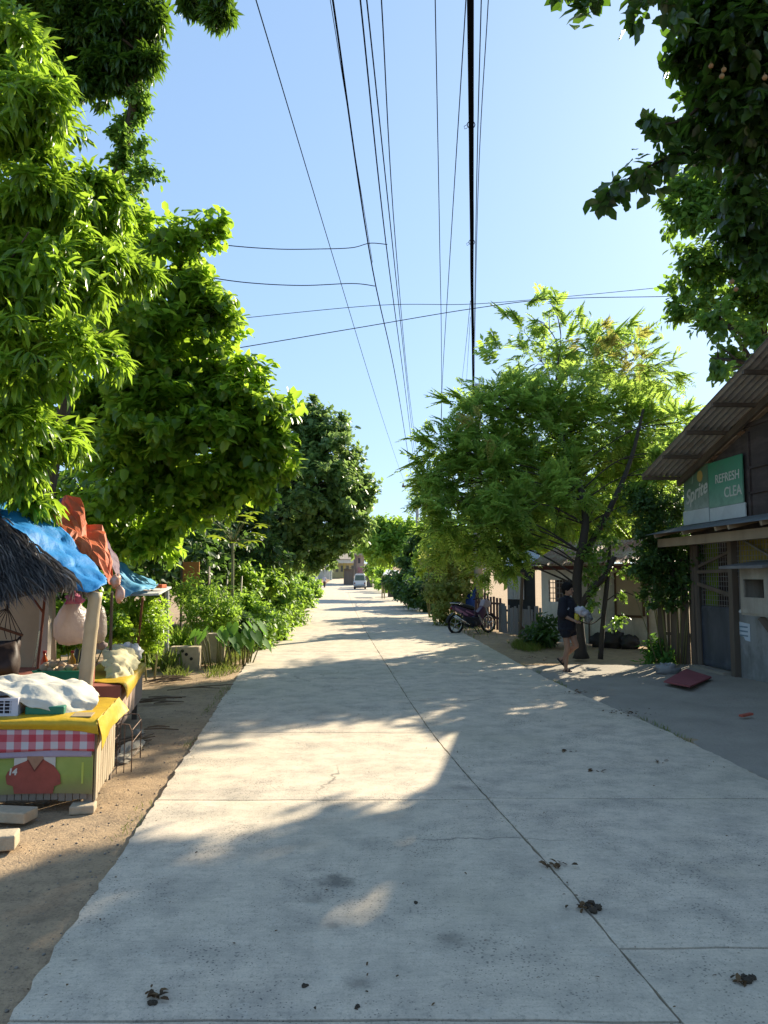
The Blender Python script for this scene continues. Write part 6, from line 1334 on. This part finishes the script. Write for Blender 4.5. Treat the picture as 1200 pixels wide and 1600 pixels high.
b = MB(); b.grid(lambda u, v: mp(.62, (v - .5) * .11, R) + (MF * math.cos(.35 + u * 1.9) + V((0, 0, math.sin(.35 + u * 1.9)))) * (R + .035 - .02 * abs(v - .5)), 14, 4); b.build('front_fender', M_BP, bike, solid=.006)
b = MB(); b.grid(lambda u, v: mp(-.62, (v - .5) * .12, R) + (MF * math.cos(1.5 + u * 1.5) + V((0, 0, math.sin(1.5 + u * 1.5)))) * (R + .05), 12, 3); b.build('rear_fender', M_BLK2, bike, solid=.006)
b = MB(); b.tube([mp(-.2, -.14, .28), mp(-.4, -.16, .34)], .02, 8); b.tube([mp(-.4, -.17, .34), mp(-.78, -.17, .53)], [.045, .05], 12); b.build('exhaust', M_CHR, bike, smooth=True)
b = MB(); b.bar(mp(-.62, .09, R), mp(-.15, .09, .3), .03, .05); b.tube([mp(-.6, -.12, .32), mp(-.45, -.1, .62)], .022, 8); b.build('swing_arm', M_BLK2, bike)
b = MB(); ell(b, mp(-.79, 0, .77), (.03, .06, .04), 10, 7); b.build('tail_light', mat('red_lens', (.3, .02, .02), rough=.2, bump=0), bike, smooth=True)
b = MB(); b.tube([mp(-.05, -.1, .22), mp(.0, -.28, .0)], .012, 6); b.build('kickstand', M_BLK2, bike)

# ------------------------------------------------------------------ far traffic and the road end
vy = 91.0; vz = gz(vy); vx = W(562, 918, vy).x
van = thing('white_minivan', 'small white minivan seen from behind on the right of the far road', 'van', (vx, vy, vz))
M_VW = mat('van_white', (.72, .74, .74), (.66, .68, .68), 2, .35, spec=.5, bump=0); M_VG = mat('van_glass', (.09, .13, .13), (.13, .18, .17), 3, .1, spec=.7, bump=0)
w = .73
b = MB(); prof = [(-w, .32), (-w, .95), (-w + .05, 1.0), (-w + .16, 1.72), (-w + .28, 1.84), (w - .28, 1.84), (w - .16, 1.72), (w - .05, 1.0), (w, .95), (w, .32)]
b.prism([V((vx + x, vy, vz + z)) for x, z in prof], (0, 3.0, 0)); b.build('body', M_VW, van, bevel=.05)
b = MB(); b.prism([V((vx + x, vy - .012, vz + z)) for x, z in ((-w + .13, 1.03), (-w + .23, 1.66), (w - .23, 1.66), (w - .13, 1.03))], (0, .01, 0)); b.build('rear_window', M_VG, van)
b = MB(); b.box(vx - w + .02, vx + w - .02, vy - .08, vy - .005, vz + .36, vz + .56); b.build('bumper', mat('van_bumper', (.2, .21, .21), (.5, .5, .5), 3, .5), van, bevel=.03)
for s in (-1, 1):
    b = MB(); b.box(vx + s * .6 - .07, vx + s * .6 + .07, vy - .02, vy - .004, vz + .6, vz + .8); b.build('tail_light', mat('van_lens', (.25, .06, .05), rough=.25, bump=0), van)
    for yy in (.35, 2.5):
        b = MB(); b.lathe((vx + s * .62, vy + yy, vz + .27), [(.1, -.08), (.26, -.08), (.27, -.04), (.27, .04), (.26, .08), (.1, .08)], 20, (1, 0, 0)); b.build('wheel', M_TYRE, van, smooth=True)
    b = MB(); b.prism([V((vx + s * (w + .002 - .0), vy + q, vz + z)) for q, z in ((.3, 1.04), (2.6, 1.04), (2.35, 1.6), (.3, 1.6))], (s * -.02, 0, 0)); b.build('side_window', M_VG, van)
b = MB(); b.box(vx - .2, vx + .2, vy - .092, vy - .082, vz + .42, vz + .53); b.build('number_plate', mat('plate_pale', (.5, .5, .46)), van)
b = MB(); b.box(vx - w + .1, vx + w - .1, vy + .1, vy + 2.7, vz + .18, vz + .33); b.build('underbody', M_BLK2, van)

ry = 99.0; rzz = gz(ry); rx = W(507, 915, ry).x
sc = thing('scooter', 'scooter ridden away at the far end of the road', 'scooter', (rx, ry, rzz))
b = MB(); b.tube([V((rx, ry - .45, rzz + .26)) + V((0, .22 * math.cos(a), .22 * math.sin(a))) for a in np.linspace(0, 2 * PI, 18)[:-1]], .045, 7, closed=True); b.build('wheel', M_TYRE, sc, smooth=True)
b = MB(); b.tube([V((rx, ry + .7, rzz + .26)) + V((0, .22 * math.cos(a), .22 * math.sin(a))) for a in np.linspace(0, 2 * PI, 18)[:-1]], .045, 7, closed=True); b.build('wheel', M_TYRE, sc, smooth=True)
b = MB(); b.prism([V((rx - .13, ry + q, rzz + z)) for q, z in ((-.6, .7), (-.55, .45), (-.2, .3), (.5, .3), (.62, .95), (.55, 1.0), (.4, .42), (.1, .42), (.0, .72))], (.26, 0, 0)); b.build('body', M_BLK2, sc, bevel=.03)
b = MB(); b.tube([V((rx - .33, ry + .45, rzz + 1.02)), V((rx, ry + .55, rzz + 1.0)), V((rx + .33, ry + .45, rzz + 1.02))], .018, 6); b.build('handlebar', M_BLK2, sc)
b = MB(); ell(b, (rx, ry - .62, rzz + .62), (.06, .03, .04), 8, 6); b.build('tail_light', MATS['red_lens'], sc)
rd = thing('person', 'scooter rider in a pale shirt seen from behind at the far road end', 'person', (rx, ry - .15, rzz + .7))
RM = Matrix.Identity(4); b = MB()
ell(b, (0, 0, .08), (.16, .13, .12)); capsule(b, (0, 0, .1), (0, .08, .5), .12, .14); capsule(b, (-.17, .08, .52), (.17, .08, .52), .06, .06); capsule(b, (0, .08, .55), (0, .1, .64), .05, .05); ell(b, (0, .11, .74), (.08, .095, .11))
for s in (-1, 1):
    capsule(b, (.19 * s, .08, .52), (.27 * s, .25, .3), .05, .04); capsule(b, (.27 * s, .25, .3), (.3 * s, .55, .32), .04, .03); capsule(b, (.3 * s, .57, .32), (.3 * s, .63, .3), .03, .02)
    capsule(b, (.1 * s, .0, .05), (.16 * s, .42, .02), .085, .06); capsule(b, (.16 * s, .42, .02), (.15 * s, .35, -.4), .055, .04); capsule(b, (.15 * s, .3, -.42), (.15 * s, .45, -.43), .035, .03)
remesh('body', b, .02, M_SKIN, rd, RM)
b = MB(); ell(b, (0, 0, .14), (.185, .15, .12)); capsule(b, (0, 0, .15), (0, .08, .5), .145, .165); capsule(b, (-.18, .08, .52), (.18, .08, .52), .075, .075)
for s in (-1, 1): capsule(b, (.19 * s, .08, .52), (.26 * s, .2, .36), .07, .065)
remesh('shirt', b, .02, mat('pale_shirt', (.66, .6, .6), (.56, .5, .52), 4), rd, RM)
b = MB(); ell(b, (0, .09, .78), (.095, .11, .10)); remesh('cap', b, .02, mat('pale_cap', (.55, .52, .5)), rd, RM)

def fbox(mb, x0, x1, y0, y1, z0, z1): return mb.box(x0, x1, y0, y1, z0, z1)
# yellow building that closes the view
BY = 150.0; Z0 = gz(BY) - .1
def bx(px): return W(px, 900, BY).x
def bz(py): return W(560, py, BY).z
yb = thing('yellow_building', 'single storey yellow building with white fascia closing the far end of the road', 'building', (bx(540), BY, Z0))
b = MB(); fbox(b, bx(518), bx(556), BY, BY + 6, Z0, bz(876)); b.build('wall', mat('pale_yellow_wall', (.62, .55, .3), (.54, .48, .26), 1, .9), yb)
b = MB(); fbox(b, bx(516), bx(560), BY - 1.0, BY + 6, bz(880), bz(874.5)); b.build('white_fascia', M_WHITEP, yb)
b = MB(); b.add([V((bx(513), BY - 1.2, bz(874))), V((bx(560), BY - 1.2, bz(874))), V((bx(556), BY + 4, bz(864))), V((bx(519), BY + 4, bz(864))), V((bx(513), BY + 7, bz(874))), V((bx(560), BY + 7, bz(874)))], [(0, 1, 2, 3), (1, 5, 2), (5, 4, 3, 2), (4, 0, 3), (0, 4, 5, 1)]); b.build('roof', mat('grey_brown_roof', (.36, .3, .24), (.3, .25, .2), 1), yb)
for x in (524, 532, 540.5, 548.5):
    b = MB(); fbox(b, bx(x), bx(x + 5), BY - .05, BY + .02, bz(894), bz(883)); wd = b.build('window', mat('window_frame_pale', (.5, .47, .34)), yb)
    b = MB(); fbox(b, bx(x + .6), bx(x + 4.4), BY - .07, BY - .055, bz(893.2), bz(884)); b.build('pane', mat('dull_pane', (.16, .16, .13), rough=.2), wd)
b = MB(); fbox(b, bx(536.6), bx(538.2), BY - .9, BY - .7, Z0, bz(880)); fbox(b, bx(517), bx(519), BY - .9, BY - .6, Z0, bz(880)); b.build('column', mat('column_yellow', (.6, .5, .12)), yb)
gw = thing('white_gate_wall', 'stepped white wall left of the yellow building', 'wall', (bx(505), BY - 8, Z0))
b = MB(); y = BY - 8
fbox(b, W(494, 900, y).x, W(515, 900, y).x, y, y + .3, gz(y) - .1, W(500, 890, y).z); fbox(b, W(496, 900, y).x, W(502, 900, y).x, y - .02, y + .32, gz(y) - .1, W(500, 884, y).z); fbox(b, W(507, 900, y).x, W(515, 900, y).x, y - .02, y + .32, gz(y) - .1, W(500, 882.5, y).z)
b.build('wall', mat('blue_white_wall', (.58, .62, .64), (.5, .54, .56), 1), gw)
b = MB(); fbox(b, W(507, 900, y).x, W(516, 900, y).x, y - .3, y, W(500, 880, y).z, W(500, 876.5, y).z); b.build('sign_board', M_WHITEP, gw)
b = MB(); fbox(b, W(497, 900, y).x, W(514, 900, y).x, y - .05, y - .02, W(500, 887.6, y).z, W(500, 886.8, y).z); b.build('dark_band', mat('band_grey', (.25, .27, .28)), gw)
cb = thing('dark_container', 'dark blue-grey container at the far left of the road end', 'container', (W(488, 900, 128).x, 128, gz(128)))
b = MB(); fbox(b, W(483, 900, 128).x, W(493, 900, 128).x, 128, 133, gz(128) - .1, W(488, 890, 128).z); b.build('body', mat('slate_container', (.12, .16, .19), (.09, .12, .15), 1), cb)
b = MB()
for k in range(8): x = W(483.6 + k * 1.15, 900, 128).x; fbox(b, x, x + .05, 127.95, 128, gz(128), W(488, 890.6, 128).z)
b.build('ribs', mat('slate_rib', (.15, .19, .22)), cb)
ar = thing('welcome_arch', 'green arched gateway with pale curved rim before the far trees', 'arch', (W(505, 900, 138).x, 138, gz(138)))
ax0, ax1 = W(495, 900, 138).x, W(517, 900, 138).x; zz = W(500, 868, 138).z
b = MB(); b.tube([V((ax0, 138, gz(138)))] + [V(((ax0 + ax1) / 2 - (ax1 - ax0) / 2 * math.cos(a), 138, zz + 1.5 * math.sin(a))) for a in np.linspace(0, PI, 14)] + [V((ax1, 138, gz(138)))], .22, 8); b.build('rim', mat('pale_arch', (.5, .55, .5)), ar)
b = MB(); b.prism([V((ax0 + .3, 138.1, W(500, 884, 138).z))] + [V(((ax0 + ax1) / 2 - ((ax1 - ax0) / 2 - .3) * math.cos(a), 138.1, zz + 1.2 * math.sin(a))) for a in np.linspace(0, PI, 12)] + [V((ax1 - .3, 138.1, W(500, 884, 138).z))], (0, .2, 0)); b.build('panel', mat('teal_green_panel', (.03, .09, .08), (.025, .07, .065), 1), ar)
# brown shed, pink pillar, pale sheet roof on the right of the road end
bs = thing('brown_shed', 'low dark brown shed between the yellow building and the van', 'shed', (W(546, 900, 112).x, 112, gz(112)))
y = 112; b = MB(); fbox(b, W(537, 900, y).x, W(553, 900, y).x, y, y + 4, gz(y) - .1, W(545, 889, y).z); b.build('wall', mat('brown_boards', (.2, .16, .12), (.14, .11, .085), 1.5, stretch=(3, 1, .3)), bs)
b = MB(); b.add([V((W(536, 900, y).x, y - .4, W(545, 889.5, y).z)), V((W(554, 900, y).x, y - .4, W(545, 886, y).z)), V((W(554, 900, y).x, y + 4.2, W(545, 885, y).z)), V((W(536, 900, y).x, y + 4.2, W(545, 888.5, y).z))], [(0, 1, 2, 3)]); b.build('roof', mat('dark_sheet', (.12, .11, .1)), bs, solid=.06)
ph = thing('pink_house', 'narrow pink and tan house with a pillar rising right of the brown shed', 'house', (W(563, 900, 118).x, 118, gz(118)))
y = 118; b = MB(); fbox(b, W(557, 900, y).x, W(568, 900, y).x, y, y + 4, gz(y) - .1, W(545, 868, y).z); b.build('wall', mat('tan_pink_wall', (.5, .38, .31), (.42, .32, .26), 1), ph)
b = MB(); fbox(b, W(552.5, 900, y).x, W(557, 900, y).x, y - .4, y, gz(y) - .1, W(545, 866, y).z); b.build('pillar', mat('brown_pillar', (.26, .2, .16)), ph)
b = MB(); fbox(b, W(556, 900, y).x, W(569, 900, y).x, y - .5, y + 4.2, W(545, 868, y).z, W(545, 865, y).z); b.build('roof', mat('pale_tan_slab', (.5, .42, .34)), ph)
b = MB(); fbox(b, W(559, 900, y).x, W(567, 900, y).x, y - .04, y, W(545, 895, y).z, W(545, 886, y).z); b.build('pink_gate', mat('pink_gate', (.55, .27, .27)), ph)
b = MB(); fbox(b, W(559.5, 900, y).x, W(563, 900, y).x, y - .05, y, W(545, 880, y).z, W(545, 872, y).z); b.build('window', mat('dull_dark_pane', (.12, .1, .1)), ph)
ps = thing('roadside_shack', 'shack with pale grey rounded sheet roof behind the van', 'shack', (W(576, 900, 100).x, 100, gz(100)))
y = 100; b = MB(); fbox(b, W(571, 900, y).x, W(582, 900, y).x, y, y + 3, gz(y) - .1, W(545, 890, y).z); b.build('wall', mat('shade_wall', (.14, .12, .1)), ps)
b = MB(); b.grid(lambda u, v: V((W(569.5 + 13 * u, 900, y).x, y - .5 + 4 * v, W(545, 890.5 - 10.5 * math.sin(PI * (.12 + .76 * u)), y).z)), 14, 4); b.build('roof', mat('pale_sheet', (.56, .6, .6), (.48, .52, .52), 1, .5), ps, solid=.05)
rs = thing('sheet_stall', 'small stall with pale sheet roof and two bamboo posts under the right verge trees', 'stall', (W(610, 900, 60).x, 60, 0))
y = 60; b = MB(); b.add([W(598, 899, y), W(622, 899, y), W(624, 892, y + 3), W(602, 890, y + 3)], [(0, 1, 2, 3)]); b.build('roof', mat('grey_white_sheet', (.55, .58, .6)), rs, solid=.05)
for x in (597, 600.5):
    b = MB(); p = W(x, 925, 57); b.tube([V((p.x, 57, 0)), W(x, 900, 57)], .05, 7); b.build('post', MBAM, rs)
b = MB(); fbox(b, W(606, 900, 61).x, W(622, 900, 61).x, 61, 62, 0, .9); b.build('counter', M_WOOD, rs)
bw = thing('brick_house', 'low orange brick house half hidden behind the left hedge', 'house', (W(434, 900, 62).x, 62, 0))
b = MB(); fbox(b, W(420, 900, 62).x, W(438, 900, 62).x, 62, 66, 0, W(434, 882, 62).z); b.build('wall', mat('orange_brick', (.46, .2, .12), (.38, .16, .1), 3), bw)
b = MB(); fbox(b, W(418, 900, 62).x, W(440, 900, 62).x, 61.6, 66.4, W(434, 882, 62).z, W(434, 879, 62).z); b.build('roof', mat('tan_roof_edge', (.42, .33, .28)), bw)
pf = thing('picket_fence', 'thin pinkish picket fence between the left hedge and the dark tree', 'fence', (W(446, 890, 58).x, 58, 0))
b = MB()
for k in range(12): p = W(440 + k * 1.9, 890, 58 + k * .4); b.bar(V((p.x, p.y, 0)), W(440 + k * 1.9, 880 + (k % 3), 58 + k * .4), .06, .03)
b.build('pickets', mat('pink_picket', (.45, .33, .28)), pf)

# ------------------------------------------------------------------ light, sky, camera
w = bpy.data.worlds.new('World'); scene.world = w; w.use_nodes = True; nt = w.node_tree; nt.nodes.clear()
sky = nt.nodes.new('ShaderNodeTexSky'); sky.sky_type = 'NISHITA'; sky.sun_disc = False
sky.sun_elevation = math.asin(SUN.z); sky.sun_rotation = math.atan2(SUN.x, SUN.y); sky.air_density = 1.0; sky.dust_density = .6; sky.ozone_density = 1.6; sky.altitude = 0
bg = nt.nodes.new('ShaderNodeBackground'); bg.inputs[1].default_value = SKY_S; o = nt.nodes.new('ShaderNodeOutputWorld')
gm = nt.nodes.new('ShaderNodeGamma'); gm.inputs[1].default_value = SKY_G; nt.links.new(sky.outputs[0], gm.inputs[0])
tn = nt.nodes.new('ShaderNodeMix'); tn.data_type = 'RGBA'; tn.blend_type = 'MULTIPLY'; tn.inputs[0].default_value = 1; tn.inputs[7].default_value = SKY_T
nt.links.new(gm.outputs[0], tn.inputs[6]); nt.links.new(tn.outputs[2], bg.inputs[0]); nt.links.new(bg.outputs[0], o.inputs[0])
l = bpy.data.lights.new('sun', 'SUN'); l.energy = SUN_S; l.angle = math.radians(.53); l.color = (.97, .86, .66)
so = bpy.data.objects.new('sun', l); COL.objects.link(so); so.rotation_euler = (-SUN).to_track_quat('-Z', 'Y').to_euler(); so.location = (8, 12, 12)
cam = bpy.data.cameras.new('camera'); co = bpy.data.objects.new('camera', cam); COL.objects.link(co)
cam.sensor_fit = 'VERTICAL'; cam.sensor_height = 36; cam.lens = 36 * F / 1600; cam.clip_start = .05; cam.clip_end = 3000
co.location = (0, 0, CH); co.rotation_euler = (PI / 2 + TH, 0, 0); scene.camera = co
vs_ = scene.view_settings; vs_.view_transform = 'Standard'; vs_.look = 'None'; vs_.exposure = EXPO; vs_.gamma = 1; vs_.use_curve_mapping = False
cy = scene.cycles; cy.max_bounces = 7; cy.diffuse_bounces = 4; cy.glossy_bounces = 2; cy.transmission_bounces = 4; cy.transparent_max_bounces = 4; cy.caustics_reflective = False; cy.caustics_refractive = False
cy.use_denoising = True
for o in list(bpy.data.objects):
    if '_o' in o: del o['_o']
